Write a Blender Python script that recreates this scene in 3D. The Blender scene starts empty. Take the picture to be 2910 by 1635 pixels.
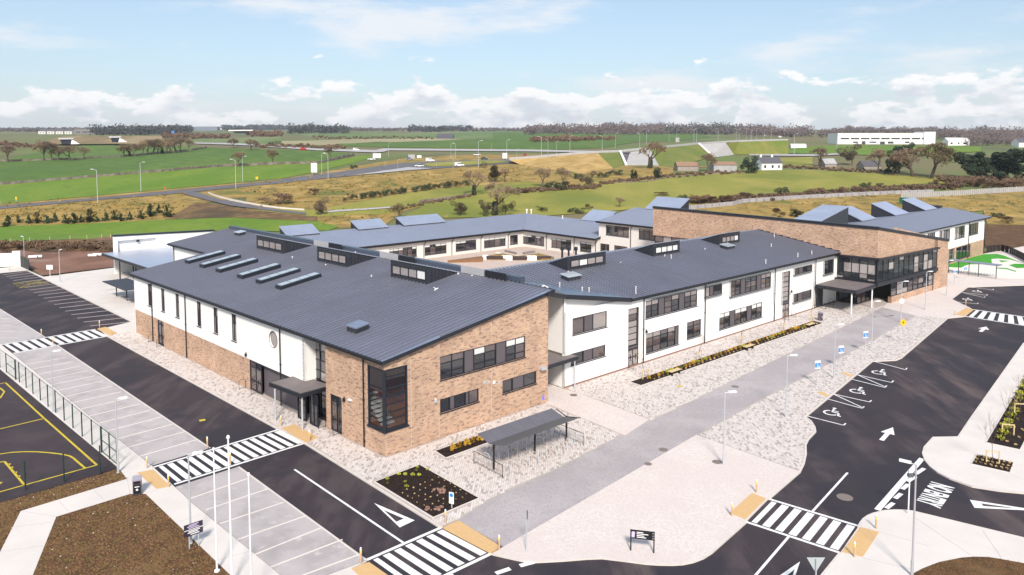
import bpy, bmesh, math, random
from mathutils import Vector, Matrix
R = random.Random(11)
SC = bpy.context.scene
COL = SC.collection
rad = math.radians

# ------------------------------------------------------------------ camera
FPX, HOR, CAMZ, IW, IH = 2090.0, 405.0, 25.0, 2910.0, 1635.0
OFF = FPX*FPX/30000.0
PITCH = math.atan2(OFF, FPX)
CX, CY = IW/2, HOR+OFF
cam_d = bpy.data.cameras.new('camera')
cam = bpy.data.objects.new('camera', cam_d); COL.objects.link(cam)
cam.location = (0, 0, CAMZ)
cam.rotation_euler = (math.pi/2-PITCH, 0, 0)
cam_d.sensor_width = 36.0
cam_d.lens = 36.0*FPX/IW
cam_d.shift_y = -(IH/2-CY)/IW
cam_d.clip_end = 20000; cam_d.clip_start = 0.5
SC.camera = cam
O = Vector((0, 0, CAMZ))
FW = Vector((0, math.cos(PITCH), -math.sin(PITCH))); UP = Vector((0, math.sin(PITCH), math.cos(PITCH)))

# ------------------------------------------------------------------ world, sun, exposure
SUN_EL, SUN_AZ = rad(40), rad(176)      # azimuth measured clockwise from +Y (view direction)
world = bpy.data.worlds.new('World'); SC.world = world; world.use_nodes = True
def build_world():
    nt = world.node_tree; nt.nodes.clear(); N = nt.nodes.new; L = nt.links.new
    def m(op, a, b=None, c=None):
        n = N('ShaderNodeMath'); n.operation = op
        for i, x in enumerate((a, b, c)):
            if x is None: continue
            if isinstance(x, (int, float)): n.inputs[i].default_value = x
            else: L(x, n.inputs[i])
        return n.outputs[0]
    def sstep(x, lo, hi):
        n = N('ShaderNodeMapRange'); n.interpolation_type = 'SMOOTHSTEP'
        L(x, n.inputs[0])
        for i, y in ((1, lo), (2, hi)):
            if isinstance(y, (int, float)): n.inputs[i].default_value = y
            else: L(y, n.inputs[i])
        return n.outputs[0]
    def noise(vec, scale, det, rough=0.55):
        n = N('ShaderNodeTexNoise'); n.inputs['Scale'].default_value = scale
        n.inputs['Detail'].default_value = det; n.inputs['Roughness'].default_value = rough
        L(vec, n.inputs['Vector']); return n.outputs[0]
    def mixc(f, a, b):
        n = N('ShaderNodeMix'); n.data_type = 'RGBA'
        L(f, n.inputs[0])
        for i, x in ((6, a), (7, b)):
            if isinstance(x, tuple): n.inputs[i].default_value = (*x, 1)
            else: L(x, n.inputs[i])
        return n.outputs[2]
    out = N('ShaderNodeOutputWorld'); bg = N('ShaderNodeBackground')
    sky = N('ShaderNodeTexSky'); sky.sky_type = 'NISHITA'; sky.sun_disc = False
    sky.sun_elevation = SUN_EL; sky.sun_rotation = SUN_AZ
    sky.air_density = 1.0; sky.dust_density = 1.2; sky.ozone_density = 1.0; sky.altitude = 20
    tc = N('ShaderNodeTexCoord'); sp = N('ShaderNodeSeparateXYZ'); L(tc.outputs['Generated'], sp.inputs[0])
    az = m('ARCTAN2', sp.outputs[0], sp.outputs[1]); el = m('ARCSINE', sp.outputs[2])
    def vec(kx, ky, kz=0.0):
        c = N('ShaderNodeCombineXYZ'); L(m('MULTIPLY', az, kx), c.inputs[0]); L(m('MULTIPLY', el, ky), c.inputs[1]); c.inputs[2].default_value = kz
        return c.outputs[0]
    # cumulus low over the horizon: lit tops, greyer where more cloud lies above
    def vec2(kx, ky, off, kz):
        c = N('ShaderNodeCombineXYZ'); L(m('MULTIPLY', az, kx), c.inputs[0]); L(m('MULTIPLY', m('ADD', el, off), ky), c.inputs[1]); c.inputs[2].default_value = kz
        return c.outputs[0]
    big = noise(vec(4.5, 6.0, 3.1), 1.0, 1)
    up = m('MULTIPLY', m('MAXIMUM', m('SUBTRACT', el, 0.058), 0.0), 5.2)
    low = m('MULTIPLY', m('MAXIMUM', m('SUBTRACT', 0.018, el), 0.0), 4.0)
    def dens(off):
        n1 = noise(vec2(13.0, 30.0, off, 8.0), 1.0, 8, 0.56)
        return m('SUBTRACT', m('ADD', n1, m('MULTIPLY', big, 0.55)), 0.205)
    D1 = m('SUBTRACT', m('SUBTRACT', dens(0.0), up), low)
    cum = m('MULTIPLY', sstep(D1, 0.49, 0.555), 0.95)
    shade = m('MULTIPLY', sstep(m('SUBTRACT', dens(0.014), m('MULTIPLY', up, 0.8)), 0.50, 0.68), 0.95)
    ccol = mixc(shade, (7.6, 7.55, 7.6), (5.1, 5.4, 5.95))
    # higher soft sheets
    hi = noise(vec(3.2, 15.0, 12.0), 1.0, 7, 0.62)
    him = m('MULTIPLY', sstep(hi, 0.50, 0.68), 0.85)
    veil = m('ADD', m('MULTIPLY', noise(vec(2.0, 9.0, 20.0), 1.0, 4), 0.35), 0.20)
    lowveil = m('MULTIPLY', sstep(el, 0.085, 0.0), 0.75)
    c1 = mixc(veil, sky.outputs[0], (4.6, 5.9, 7.3))
    c2 = mixc(him, c1, (6.5, 6.65, 6.9))
    c2 = mixc(lowveil, c2, (5.9, 6.25, 6.7))
    c3 = mixc(cum, c2, ccol)
    below = sstep(el, -0.02, 0.0)
    c4 = mixc(below, (3.0, 3.2, 3.0), c3)
    L(c4, bg.inputs[0]); bg.inputs[1].default_value = 0.085
    L(bg.outputs[0], out.inputs[0])
build_world()
sun_d = bpy.data.lights.new('sun', 'SUN'); sun_d.energy = 3.1; sun_d.angle = rad(10); sun_d.color = (1.0, 0.92, 0.82)
sun = bpy.data.objects.new('sun', sun_d); COL.objects.link(sun)
sdir = Vector((math.sin(SUN_AZ)*math.cos(SUN_EL), math.cos(SUN_AZ)*math.cos(SUN_EL), math.sin(SUN_EL)))
sun.rotation_euler = sdir.to_track_quat('Z', 'Y').to_euler(); sun.location = (0, -30, 60)
SC.view_settings.view_transform = 'Standard'; SC.view_settings.look = 'None'
SC.view_settings.exposure = 0.74; SC.view_settings.gamma = 1.0
SC.render.engine = 'CYCLES'
SC.cycles.max_bounces = 5; SC.cycles.transparent_max_bounces = 8; SC.cycles.glossy_bounces = 3; SC.cycles.diffuse_bounces = 3

# ------------------------------------------------------------------ photo pixel -> direction helpers
ZR = dict(z1=(0,600),z2=(700,560),z3=(1400,560),z4=(2110,560),z5=(0,950),z6=(700,900),z7=(1400,900),z8=(2110,900),
          a1=(0,1185),a2=(700,1185),a3=(1400,1185),a4=(2110,1185),b1=(0,320),b2=(700,320),b3=(1400,320),b4=(2110,320))
ZR = {k: (v[0], v[1], 3.215) for k, v in ZR.items()}
ZR.update(c1=(1340,720,5.152),c2=(780,620,5.152),c3=(2340,680,6.43),c4=(1200,590,5.152),c5=(1650,560,5.152),c6=(300,640,6.43),c7=(2510,660,6.43),c8=(1780,760,4.293),s=(0,0,1.0))
def q(k, x, y):
    o = ZR[k]; return (o[0]+x/o[2], o[1]+y/o[2])
def qs(k, *pts): return [q(k, *p) for p in pts]
def ray(x, y): return FW+Vector((1,0,0))*((x-CX)/FPX)-UP*((y-CY)/FPX)
def G(p, z=0.0):
    d = ray(*p); t = (z-CAMZ)/d.z; v = O+d*t; return Vector((v.x, v.y, z))
def onplane(p, P, n):
    d = ray(*p); t = (Vector(P)-O).dot(n)/d.dot(n); return O+d*t
PROF = [(-80,-.3),(203,-.3),(230,1.2),(256,3.8),(300,6.8),(350,11.3),(400,13.3),(465,16.6),(565,17.2),(630,21.5),(800,26.5),(1000,31),(1500,43),(2500,63),(4000,93)]
def tz(Y):
    for (a, za), (b, zb) in zip(PROF, PROF[1:]):
        if Y <= b: return za+(zb-za)*(Y-a)/(b-a)
    return PROF[-1][1]
def T(p):
    d = ray(*p)
    for (a, za), (b, zb) in zip(PROF, PROF[1:]):
        k = (zb-za)/(b-a); den = d.z-k*d.y
        if abs(den) < 1e-9: continue
        t = (za+k*(0-a)-CAMZ)/den
        if t > 0 and a-1e-6 <= d.y*t <= b+1e-6: return O+d*t
    t = 3990/d.y; v = O+d*t; return Vector((v.x, v.y, tz(3990)))

# ------------------------------------------------------------------ mesh builder
class MB:
    def __init__(s): s.v = []; s.f = []; s.m = []
    def poly(s, pts, m=0):
        i = len(s.v); s.v += [tuple(p) for p in pts]; s.f.append(tuple(range(i, i+len(pts)))); s.m.append(m)
    def obox(s, o, ax, ay, az, m=0):
        o = Vector(o); i = len(s.v)
        for c in (o, o+ax, o+ax+ay, o+ay): s.v.append(tuple(c))
        for c in (o, o+ax, o+ax+ay, o+ay): s.v.append(tuple(c+az))
        for f in ((3,2,1,0),(4,5,6,7),(0,1,5,4),(1,2,6,5),(2,3,7,6),(3,0,4,7)):
            s.f.append(tuple(i+k for k in f)); s.m.append(m)
        return s
    def box(s, c, sx, sy, sz, rz=0.0, m=0):
        ax = Vector((math.cos(rz), math.sin(rz), 0))*sx; ay = Vector((-math.sin(rz), math.cos(rz), 0))*sy; az = Vector((0,0,sz))
        return s.obox(Vector(c)-ax/2-ay/2, ax, ay, az, m)       # c = centre of the base
    def prism(s, poly, z0, z1, m=0, bottom=False):
        P = [(p[0], p[1]) for p in poly]
        if sum(P[i][0]*P[(i+1) % len(P)][1]-P[(i+1) % len(P)][0]*P[i][1] for i in range(len(P))) < 0: P.reverse()
        n = len(P); i = len(s.v)
        s.v += [(p[0], p[1], z0) for p in P]+[(p[0], p[1], z1) for p in P]
        s.f.append(tuple(range(i+n, i+2*n))); s.m.append(m)
        if bottom: s.f.append(tuple(range(i+n-1, i-1, -1))); s.m.append(m)
        for k in range(n):
            j = (k+1) % n; s.f.append((i+k, i+j, i+n+j, i+n+k)); s.m.append(m)
        return s
    def tube(s, p0, p1, r0, r1=None, n=6, m=0, cap=True):
        p0 = Vector(p0); p1 = Vector(p1); r1 = r0 if r1 is None else r1
        w = (p1-p0).normalized(); a = w.orthogonal().normalized(); b = w.cross(a); i = len(s.v)
        for p, r in ((p0, r0), (p1, r1)):
            for k in range(n):
                an = 2*math.pi*k/n; s.v.append(tuple(p+a*math.cos(an)*r+b*math.sin(an)*r))
        for k in range(n):
            j = (k+1) % n; s.f.append((i+k, i+j, i+n+j, i+n+k)); s.m.append(m)
        if cap:
            s.f.append(tuple(range(i+n-1, i-1, -1))); s.m.append(m); s.f.append(tuple(range(i+n, i+2*n))); s.m.append(m)
        return s
    def path(s, pts, r, n=6, m=0):
        for a, b in zip(pts, pts[1:]): s.tube(a, b, r, r, n, m)
        return s
    def mesh(s, name, mats):
        me = bpy.data.meshes.new(name); me.from_pydata(s.v, [], s.f)
        for x in (mats if isinstance(mats, (list, tuple)) else [mats]): me.materials.append(x)
        if any(s.m): me.polygons.foreach_set('material_index', s.m)
        me.update(); return me
    def build(s, name, mats, parent=None, smooth=False):
        o = bpy.data.objects.new(name, s.mesh(name, mats)); COL.objects.link(o)
        if smooth: o.data.polygons.foreach_set('use_smooth', [True]*len(o.data.polygons))
        if parent is not None:
            o.parent = parent
            if parent.get('_abs'): o.location = -parent.location
        return o
def tag(o, label, cat, group=None):
    o['label'] = label; o['category'] = cat
    if group: o['group'] = group
    return o
def struct(o, kind='structure'): o['kind'] = kind; return o
def thing(name, label, cat, loc=(0,0,0), rz=0.0, group=None, absolute=False):
    o = bpy.data.objects.new(name, None); COL.objects.link(o); o.empty_display_size = 0.2
    o.location = loc; o.rotation_euler = (0, 0, rz)
    if absolute: o['_abs'] = 1
    return tag(o, label, cat, group)
def dup(root, loc, rz=0.0, label=None, group=None, scale=None):
    r = root.copy(); COL.objects.link(r); r.location = loc; r.rotation_euler = (0, 0, rz)
    if scale: r.scale = (scale,)*3 if isinstance(scale, (int, float)) else scale
    if label: r['label'] = label
    if group: r['group'] = group
    for ch in list(root.children):
        c = ch.copy(); COL.objects.link(c); c.parent = r
        for g in list(ch.children):
            e = g.copy(); COL.objects.link(e); e.parent = c
    return r
def child_copy(o, parent, loc=None):
    c = o.copy(); COL.objects.link(c); c.parent = parent
    if loc is not None: c.location = loc
    return c

# ------------------------------------------------------------------ materials
MATS = {}
def mat(name, col, rough=0.8, metal=0.0, var=0.0, scale=3.0, col2=None, bump=0.0, bscale=None, spec=0.5, detail=5, lo=0.35, hi=0.65, stretch=None, obj=0.0):
    if name in MATS: return MATS[name]
    m = bpy.data.materials.new(name); m.use_nodes = True; MATS[name] = m
    nt = m.node_tree; b = nt.nodes['Principled BSDF']; N = nt.nodes.new; L = nt.links.new
    b.inputs['Roughness'].default_value = rough; b.inputs['Metallic'].default_value = metal
    b.inputs['Specular IOR Level'].default_value = spec
    b.inputs['Base Color'].default_value = (*col, 1)
    if var or col2 or bump:
        ge = N('ShaderNodeNewGeometry'); vec = ge.outputs['Position']
        if stretch:
            mp = N('ShaderNodeMapping'); mp.inputs['Scale'].default_value = stretch[:3]
            if len(stretch) > 3: mp.inputs['Rotation'].default_value = (0, 0, stretch[3])
            L(vec, mp.inputs[0]); vec = mp.outputs[0]
    src = None
    if var or col2:
        if col2 is None: col2 = tuple(max(0, c*(1-var)) for c in col); 
        n = N('ShaderNodeTexNoise'); n.inputs['Scale'].default_value = scale; n.inputs['Detail'].default_value = detail; n.inputs['Roughness'].default_value = 0.6
        L(vec, n.inputs['Vector'])
        cr = N('ShaderNodeValToRGB'); cr.color_ramp.elements[0].position = lo; cr.color_ramp.elements[1].position = hi
        cr.color_ramp.elements[0].color = (*col2, 1); cr.color_ramp.elements[1].color = (*col, 1)
        L(n.outputs[0], cr.inputs[0]); src = cr.outputs[0]
    if obj:
        oi = N('ShaderNodeObjectInfo'); mr = N('ShaderNodeMapRange'); mr.inputs[3].default_value = 1-obj; mr.inputs[4].default_value = 1+obj
        L(oi.outputs['Random'], mr.inputs[0]); mx = N('ShaderNodeMix'); mx.data_type = 'RGBA'; mx.blend_type = 'MULTIPLY'; mx.inputs[0].default_value = 1
        if src: L(src, mx.inputs[6])
        else: mx.inputs[6].default_value = (*col, 1)
        L(mr.outputs[0], mx.inputs[7]); src = mx.outputs[2]
    if src: L(src, b.inputs['Base Color'])
    if bump:
        n2 = N('ShaderNodeTexNoise'); n2.inputs['Scale'].default_value = bscale or scale*4; n2.inputs['Detail'].default_value = 4
        L(vec, n2.inputs['Vector']); bp = N('ShaderNodeBump'); bp.inputs['Strength'].default_value = bump; bp.inputs['Distance'].default_value = 0.05
        L(n2.outputs[0], bp.inputs['Height']); L(bp.outputs[0], b.inputs['Normal'])
    return m
def layered(name, cols, scales, rough=0.9, bump=0.0, bscale=8.0, stretch=None, thr=None):
    """base colour, then colour k mixed in by noise k (thresholds in thr)"""
    if name in MATS: return MATS[name]
    m = bpy.data.materials.new(name); m.use_nodes = True; MATS[name] = m
    nt = m.node_tree; b = nt.nodes['Principled BSDF']; N = nt.nodes.new; L = nt.links.new
    b.inputs['Roughness'].default_value = rough; b.inputs['Specular IOR Level'].default_value = 0.3
    ge = N('ShaderNodeNewGeometry'); vec = ge.outputs['Position']
    mp = N('ShaderNodeMapping'); L(vec, mp.inputs[0])
    if stretch:
        mp.inputs['Scale'].default_value = stretch[:3]
        if len(stretch) > 3: mp.inputs['Rotation'].default_value = (0, 0, stretch[3])
    cur = None
    for k in range(1, len(cols)):
        n = N('ShaderNodeTexNoise'); n.inputs['Scale'].default_value = scales[k-1]; n.inputs['Detail'].default_value = 6; n.inputs['Roughness'].default_value = 0.62
        ad = N('ShaderNodeVectorMath'); ad.inputs[1].default_value = (k*7.3, k*3.1, k*5.7); L(mp.outputs[0] if k != 2 else vec, ad.inputs[0]); L(ad.outputs[0], n.inputs['Vector'])
        mr = N('ShaderNodeMapRange'); mr.interpolation_type = 'SMOOTHSTEP'; lo, hi = (thr[k-1] if thr else (0.42, 0.62)); mr.inputs[1].default_value = lo; mr.inputs[2].default_value = hi
        L(n.outputs[0], mr.inputs[0]); mx = N('ShaderNodeMix'); mx.data_type = 'RGBA'; L(mr.outputs[0], mx.inputs[0])
        if cur is None: mx.inputs[6].default_value = (*cols[0], 1)
        else: L(cur, mx.inputs[6])
        mx.inputs[7].default_value = (*cols[k], 1); cur = mx.outputs[2]
    L(cur, b.inputs['Base Color'])
    if bump:
        n2 = N('ShaderNodeTexNoise'); n2.inputs['Scale'].default_value = bscale; n2.inputs['Detail'].default_value = 5
        L(vec, n2.inputs['Vector']); bp = N('ShaderNodeBump'); bp.inputs['Strength'].default_value = bump; bp.inputs['Distance'].default_value = 0.1
        L(n2.outputs[0], bp.inputs['Height']); L(bp.outputs[0], b.inputs['Normal'])
    return m
def brick_mat(name, c1, c2, c3):
    m = bpy.data.materials.new(name); m.use_nodes = True
    nt = m.node_tree; b = nt.nodes['Principled BSDF']; N = nt.nodes.new; L = nt.links.new
    b.inputs['Roughness'].default_value = 0.9; b.inputs['Specular IOR Level'].default_value = 0.2
    ge = N('ShaderNodeNewGeometry'); sp = N('ShaderNodeSeparateXYZ'); L(ge.outputs['Position'], sp.inputs[0])
    # run the courses along whichever building axis the wall follows
    def dotv(ax):
        a = N('ShaderNodeVectorMath'); a.operation = 'DOT_PRODUCT'; a.inputs[1].default_value = ax; L(ge.outputs['Position'], a.inputs[0]); return a.outputs['Value']
    def ndot(ax):
        a = N('ShaderNodeVectorMath'); a.operation = 'DOT_PRODUCT'; a.inputs[1].default_value = ax; L(ge.outputs['True Normal'], a.inputs[0])
        z = N('ShaderNodeMath'); z.operation = 'ABSOLUTE'; L(a.outputs['Value'], z.inputs[0]); return z.outputs[0]
    A = (0.73, 0.68, 0); B = (-0.69, 0.72, 0)
    g = N('ShaderNodeMath'); g.operation = 'GREATER_THAN'; L(ndot(A), g.inputs[0]); g.inputs[1].default_value = 0.7
    mx0 = N('ShaderNodeMix'); mx0.data_type = 'FLOAT'; L(g.outputs[0], mx0.inputs[0]); L(dotv(A), mx0.inputs[2]); L(dotv(B), mx0.inputs[3])
    cb = N('ShaderNodeCombineXYZ'); L(mx0.outputs[0], cb.inputs[0]); L(sp.outputs[2], cb.inputs[1])
    br = N('ShaderNodeTexBrick'); br.inputs['Scale'].default_value = 1.0; br.inputs['Brick Width'].default_value = 0.45; br.inputs['Row Height'].default_value = 0.15
    br.inputs['Mortar Size'].default_value = 0.008; br.inputs['Color1'].default_value = (*c1, 1); br.inputs['Color2'].default_value = (*c2, 1); br.inputs['Mortar'].default_value = (0.42, 0.36, 0.31, 1)
    br.inputs['Bias'].default_value = -0.15; L(cb.outputs[0], br.inputs['Vector'])
    # a scatter of burnt dark bricks and paler patches
    wn = N('ShaderNodeTexNoise'); wn.inputs['Scale'].default_value = 1.9; wn.inputs['Detail'].default_value = 2.5; wn.inputs['Roughness'].default_value = 0.75
    mp = N('ShaderNodeMapping'); mp.inputs['Scale'].default_value = (1.0, 2.6, 1.0); L(cb.outputs[0], mp.inputs[0]); L(mp.outputs[0], wn.inputs['Vector'])
    r = N('ShaderNodeMapRange'); r.inputs[1].default_value = 0.54; r.inputs[2].default_value = 0.62; L(wn.outputs[0], r.inputs[0])
    mx = N('ShaderNodeMix'); mx.data_type = 'RGBA'; L(r.outputs[0], mx.inputs[0]); L(br.outputs['Color'], mx.inputs[6]); mx.inputs[7].default_value = (*c3, 1)
    w2 = N('ShaderNodeTexNoise'); w2.inputs['Scale'].default_value = 0.45; L(cb.outputs[0], w2.inputs['Vector'])
    r2 = N('ShaderNodeMapRange'); r2.inputs[1].default_value = 0.35; r2.inputs[2].default_value = 0.7; r2.inputs[3].default_value = 0.88; r2.inputs[4].default_value = 1.1; L(w2.outputs[0], r2.inputs[0])
    m2 = N('ShaderNodeMix'); m2.data_type = 'RGBA'; m2.blend_type = 'MULTIPLY'; m2.inputs[0].default_value = 1; L(mx.outputs[2], m2.inputs[6]); L(r2.outputs[0], m2.inputs[7])
    L(m2.outputs[2], b.inputs['Base Color'])
    bp = N('ShaderNodeBump'); bp.inputs['Strength'].default_value = 0.4; bp.inputs['Distance'].default_value = 0.01; L(br.outputs['Fac'], bp.inputs['Height']); bp.invert = True; L(bp.outputs[0], b.inputs['Normal'])
    return m
def glass_mat(name, col, trans=0.0, rough=0.03, ior=2.0):
    m = bpy.data.materials.new(name); m.use_nodes = True
    nt = m.node_tree; b = nt.nodes['Principled BSDF']; N = nt.nodes.new; L = nt.links.new
    b.inputs['Base Color'].default_value = (*col, 1); b.inputs['Roughness'].default_value = rough; b.inputs['IOR'].default_value = ior
    if trans:
        t = N('ShaderNodeBsdfTransparent'); t.inputs[0].default_value = (0.86, 0.9, 0.9, 1); mx = N('ShaderNodeMixShader'); mx.inputs[0].default_value = trans
        L(b.outputs[0], mx.inputs[1]); L(t.outputs[0], mx.inputs[2]); L(mx.outputs[0], nt.nodes['Material Output'].inputs[0])
    return m
WHITE = mat('white_render', (0.82, 0.805, 0.785), 0.85, var=0.02, scale=0.35, spec=0.2)
CREAM = mat('off_white_render', (0.72, 0.69, 0.65), 0.85, var=0.06, scale=0.5, spec=0.2)
BRICK = brick_mat('buff_brick', (0.56, 0.37, 0.25), (0.46, 0.285, 0.19), (0.235, 0.16, 0.14))
JOINT = mat('movement_joint', (0.50, 0.42, 0.36), 0.9)
FASC = mat('dark_fascia', (0.016, 0.018, 0.026), 0.45)
FRAME = mat('window_frame_metal', (0.014, 0.017, 0.026), 0.4)
CLAD = mat('dark_cladding', (0.030, 0.031, 0.040), 0.5, var=0.25, scale=2.0)
PANEL = mat('mauve_grey_panel', (0.105, 0.090, 0.100), 0.55)
ROOF = mat('zinc_roof', (0.54, 0.56, 0.67), 0.29, metal=0.84, var=0.22, scale=0.18, obj=0.07)
ROOFD = mat('zinc_roof_rear', (0.60, 0.64, 0.75), 0.38, metal=0.75, var=0.10, scale=0.25)
FLASH = mat('light_flashing', (0.30, 0.33, 0.38), 0.45, metal=0.4)
PALEFL = mat('pale_upstand', (0.42, 0.41, 0.42), 0.5, metal=0.2)
GLASS = glass_mat('window_glass', (0.020, 0.022, 0.028))
GLASS2 = glass_mat('window_glass_warm', (0.10, 0.078, 0.080))
GLASS3 = glass_mat('window_glass_pale', (0.31, 0.275, 0.265))
BLIND = mat('roller_blind', (0.66, 0.66, 0.64), 0.6)
CLEAR = glass_mat('clear_glazing', (0.02, 0.025, 0.03), trans=0.5)
CLEAR2 = glass_mat('entrance_glazing', (0.05, 0.055, 0.06), trans=0.72)
SKYL = glass_mat('rooflight_glass', (0.40, 0.44, 0.47), rough=0.12)
GALV = mat('galvanised_steel', (0.52, 0.54, 0.57), 0.45, metal=0.3)
WPOLE = mat('white_pole_paint', (0.78, 0.78, 0.80), 0.4)
BLACK = mat('black_metal', (0.012, 0.012, 0.016), 0.45)
GREENM = mat('dark_green_metal', (0.008, 0.035, 0.025), 0.5)
ASPH = layered('new_asphalt', [(0.042, 0.032, 0.038), (0.068, 0.053, 0.057), (0.032, 0.027, 0.035), (0.115, 0.086, 0.082)], [0.42, 0.13, 0.11], 0.82, bump=0.15, bscale=30, stretch=(1.0, 0.22, 1, rad(46)), thr=[(0.44, 0.62), (0.44, 0.60), (0.57, 0.70)])
COURT = layered('court_asphalt', [(0.048, 0.036, 0.041), (0.072, 0.054, 0.058), (0.036, 0.028, 0.034)], [0.25, 0.1], 0.85, thr=[(0.4, 0.7), (0.45, 0.7)])
BAYS = layered('grey_bay_asphalt', [(0.44, 0.40, 0.40), (0.37, 0.335, 0.335), (0.50, 0.46, 0.455)], [0.35, 1.4], 0.9, thr=[(0.45, 0.65), (0.55, 0.7)])
CONC = mat('pale_concrete', (0.66, 0.61, 0.575), 0.9, var=0.08, scale=0.4, spec=0.2)
CONCG = mat('grey_concrete', (0.40, 0.39, 0.39), 0.9, var=0.15, scale=0.5)
PLAZA = layered('pinkish_plaza_paving', [(0.63, 0.55, 0.52), (0.67, 0.60, 0.565), (0.59, 0.51, 0.48)], [0.25, 6.0], 0.9)
SETT = layered('grey_setts', [(0.365, 0.328, 0.335), (0.43, 0.39, 0.395), (0.30, 0.27, 0.275)], [0.2, 9.0], 0.9, thr=[(0.4, 0.65), (0.5, 0.66)])
PBASE = mat('paving_bedding', (0.46, 0.395, 0.36), 0.95, var=0.15, scale=6)
PAV = [mat('paving_block_pale', (0.61, 0.55, 0.52), 0.9), mat('paving_block_mid', (0.545, 0.485, 0.455), 0.9), mat('paving_block_dark', (0.39, 0.335, 0.315), 0.9), mat('paving_block_cream', (0.66, 0.60, 0.57), 0.9)]
KERB = mat('kerb_concrete', (0.64, 0.58, 0.54), 0.85, var=0.1, scale=1.5)
BUFF = mat('buff_tactile_paving', (0.62, 0.40, 0.19), 0.9, var=0.08, scale=3)
PAINT = mat('white_road_paint', (0.80, 0.79, 0.78), 0.7, var=0.28, scale=2.2, lo=.25, hi=.48)
PALEP = mat('bay_line_paint', (0.74, 0.66, 0.60), 0.8, var=0.1, scale=4)
YELL = mat('yellow_line_paint', (0.62, 0.46, 0.03), 0.7, var=0.2, scale=3)
BED = layered('dark_bark_mulch', [(0.012, 0.007, 0.007), (0.028, 0.014, 0.010)], [3.0], 0.95, bump=0.6, bscale=6)
SOIL = layered('rough_soil', [(0.125, 0.060, 0.027), (0.080, 0.042, 0.018), (0.16, 0.095, 0.042)], [1.1, 0.35], 0.95, bump=0.8, bscale=3.0, thr=[(0.42, 0.6), (0.5, 0.7)])
DIRT = layered('bare_dirt', [(0.23, 0.125, 0.085), (0.17, 0.085, 0.055), (0.30, 0.20, 0.17)], [0.12, 0.05], 0.95, bump=0.4, bscale=1.0, stretch=(1, 0.5, 1), thr=[(0.42, 0.6), (0.58, 0.7)])
GRASS1 = layered('bright_field_grass', [(0.105, 0.190, 0.014), (0.150, 0.220, 0.022), (0.085, 0.155, 0.014), (0.21, 0.21, 0.05)], [0.05, 0.35, 0.12], 0.95, stretch=(1, 0.35, 1), thr=[(0.4, 0.65), (0.5, 0.7), (0.66, 0.8)])
GRASS2 = layered('far_field_grass', [(0.080, 0.145, 0.022), (0.110, 0.175, 0.026), (0.068, 0.12, 0.022)], [0.03, 0.15], 0.95, stretch=(1, 0.3, 1))
GRASS3 = layered('yellow_meadow_grass', [(0.225, 0.22, 0.04), (0.28, 0.25, 0.055), (0.16, 0.18, 0.03), (0.32, 0.245, 0.075)], [0.05, 0.02, 0.25], 0.95, stretch=(1, 0.4, 1), thr=[(0.4, 0.65), (0.46, 0.64), (0.62, 0.78)])
GRASS4 = layered('hazy_far_grass', [(0.12, 0.18, 0.05), (0.20, 0.22, 0.09), (0.09, 0.15, 0.045)], [0.006, 0.02], 0.95, stretch=(1, 0.25, 1))
SCRUB = layered('dry_gold_scrub', [(0.30, 0.20, 0.055), (0.17, 0.13, 0.035), (0.40, 0.27, 0.09), (0.13, 0.135, 0.03)], [0.22, 0.10, 0.05], 0.95, bump=0.8, bscale=1.2, thr=[(0.45, 0.62), (0.5, 0.68), (0.56, 0.7)])
SCRUB2 = layered('brown_scrub', [(0.13, 0.075, 0.035), (0.20, 0.13, 0.05), (0.08, 0.055, 0.03)], [0.3, 0.1], 0.95, bump=0.8, bscale=1.0)
LAND = layered('mixed_far_land', [(0.13, 0.17, 0.045), (0.10, 0.11, 0.05), (0.17, 0.14, 0.07)], [0.01, 0.006], 0.95, stretch=(1, 0.3, 1))
ROADB = mat('old_road_asphalt', (0.135, 0.125, 0.135), 0.85, var=0.2, scale=0.2)
ROADL = mat('pale_road_edge', (0.42, 0.40, 0.40), 0.85, var=0.15, scale=0.3)
STONE = layered('field_stone', [(0.19, 0.145, 0.125), (0.115, 0.08, 0.07), (0.27, 0.23, 0.20)], [1.2, 0.4], 0.95)
WOOD = mat('timber', (0.55, 0.33, 0.13), 0.7, var=0.2, scale=4)
WOODP = mat('pale_timber_slats', (0.66, 0.50, 0.28), 0.7, var=0.15, scale=4)
BARK = mat('grey_bark', (0.13, 0.095, 0.07), 0.9, var=0.3, scale=2)
TWIG = mat('winter_twigs', (0.215, 0.145, 0.10), 0.9, obj=0.2)
TWIGP = mat('pale_winter_twigs', (0.29, 0.21, 0.13), 0.9, obj=0.2)
TWIGG = mat('olive_twigs', (0.19, 0.15, 0.075), 0.9, obj=0.2)
EVER = mat('evergreen_leaves', (0.020, 0.036, 0.014), 0.8, obj=0.25)
CONIF = mat('young_pine_needles', (0.026, 0.050, 0.016), 0.8, obj=0.25)
IVY = mat('ivy_leaves', (0.030, 0.045, 0.016), 0.8)
BRUSH = mat('brown_bramble', (0.15, 0.09, 0.052), 0.9, obj=0.2)
WOODS = mat('winter_woodland', (0.15, 0.112, 0.105), 0.95, var=0.4, scale=0.03)
WOODS2 = mat('dark_woodland', (0.062, 0.066, 0.066), 0.95, var=0.4, scale=0.03)
PLANTY = mat('golden_shrub_leaves', (0.46, 0.27, 0.03), 0.8, obj=0.25)
PLANTG = mat('lime_shrub_leaves', (0.30, 0.30, 0.03), 0.8, obj=0.25)
PLANTP = mat('pale_shrub_leaves', (0.50, 0.36, 0.17), 0.8, obj=0.25)
TURF = mat('green_artificial_turf', (0.045, 0.30, 0.015), 0.9, var=0.12, scale=1.5)
BLUE = mat('blue_sign_face', (0.03, 0.22, 0.62), 0.5)
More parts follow.
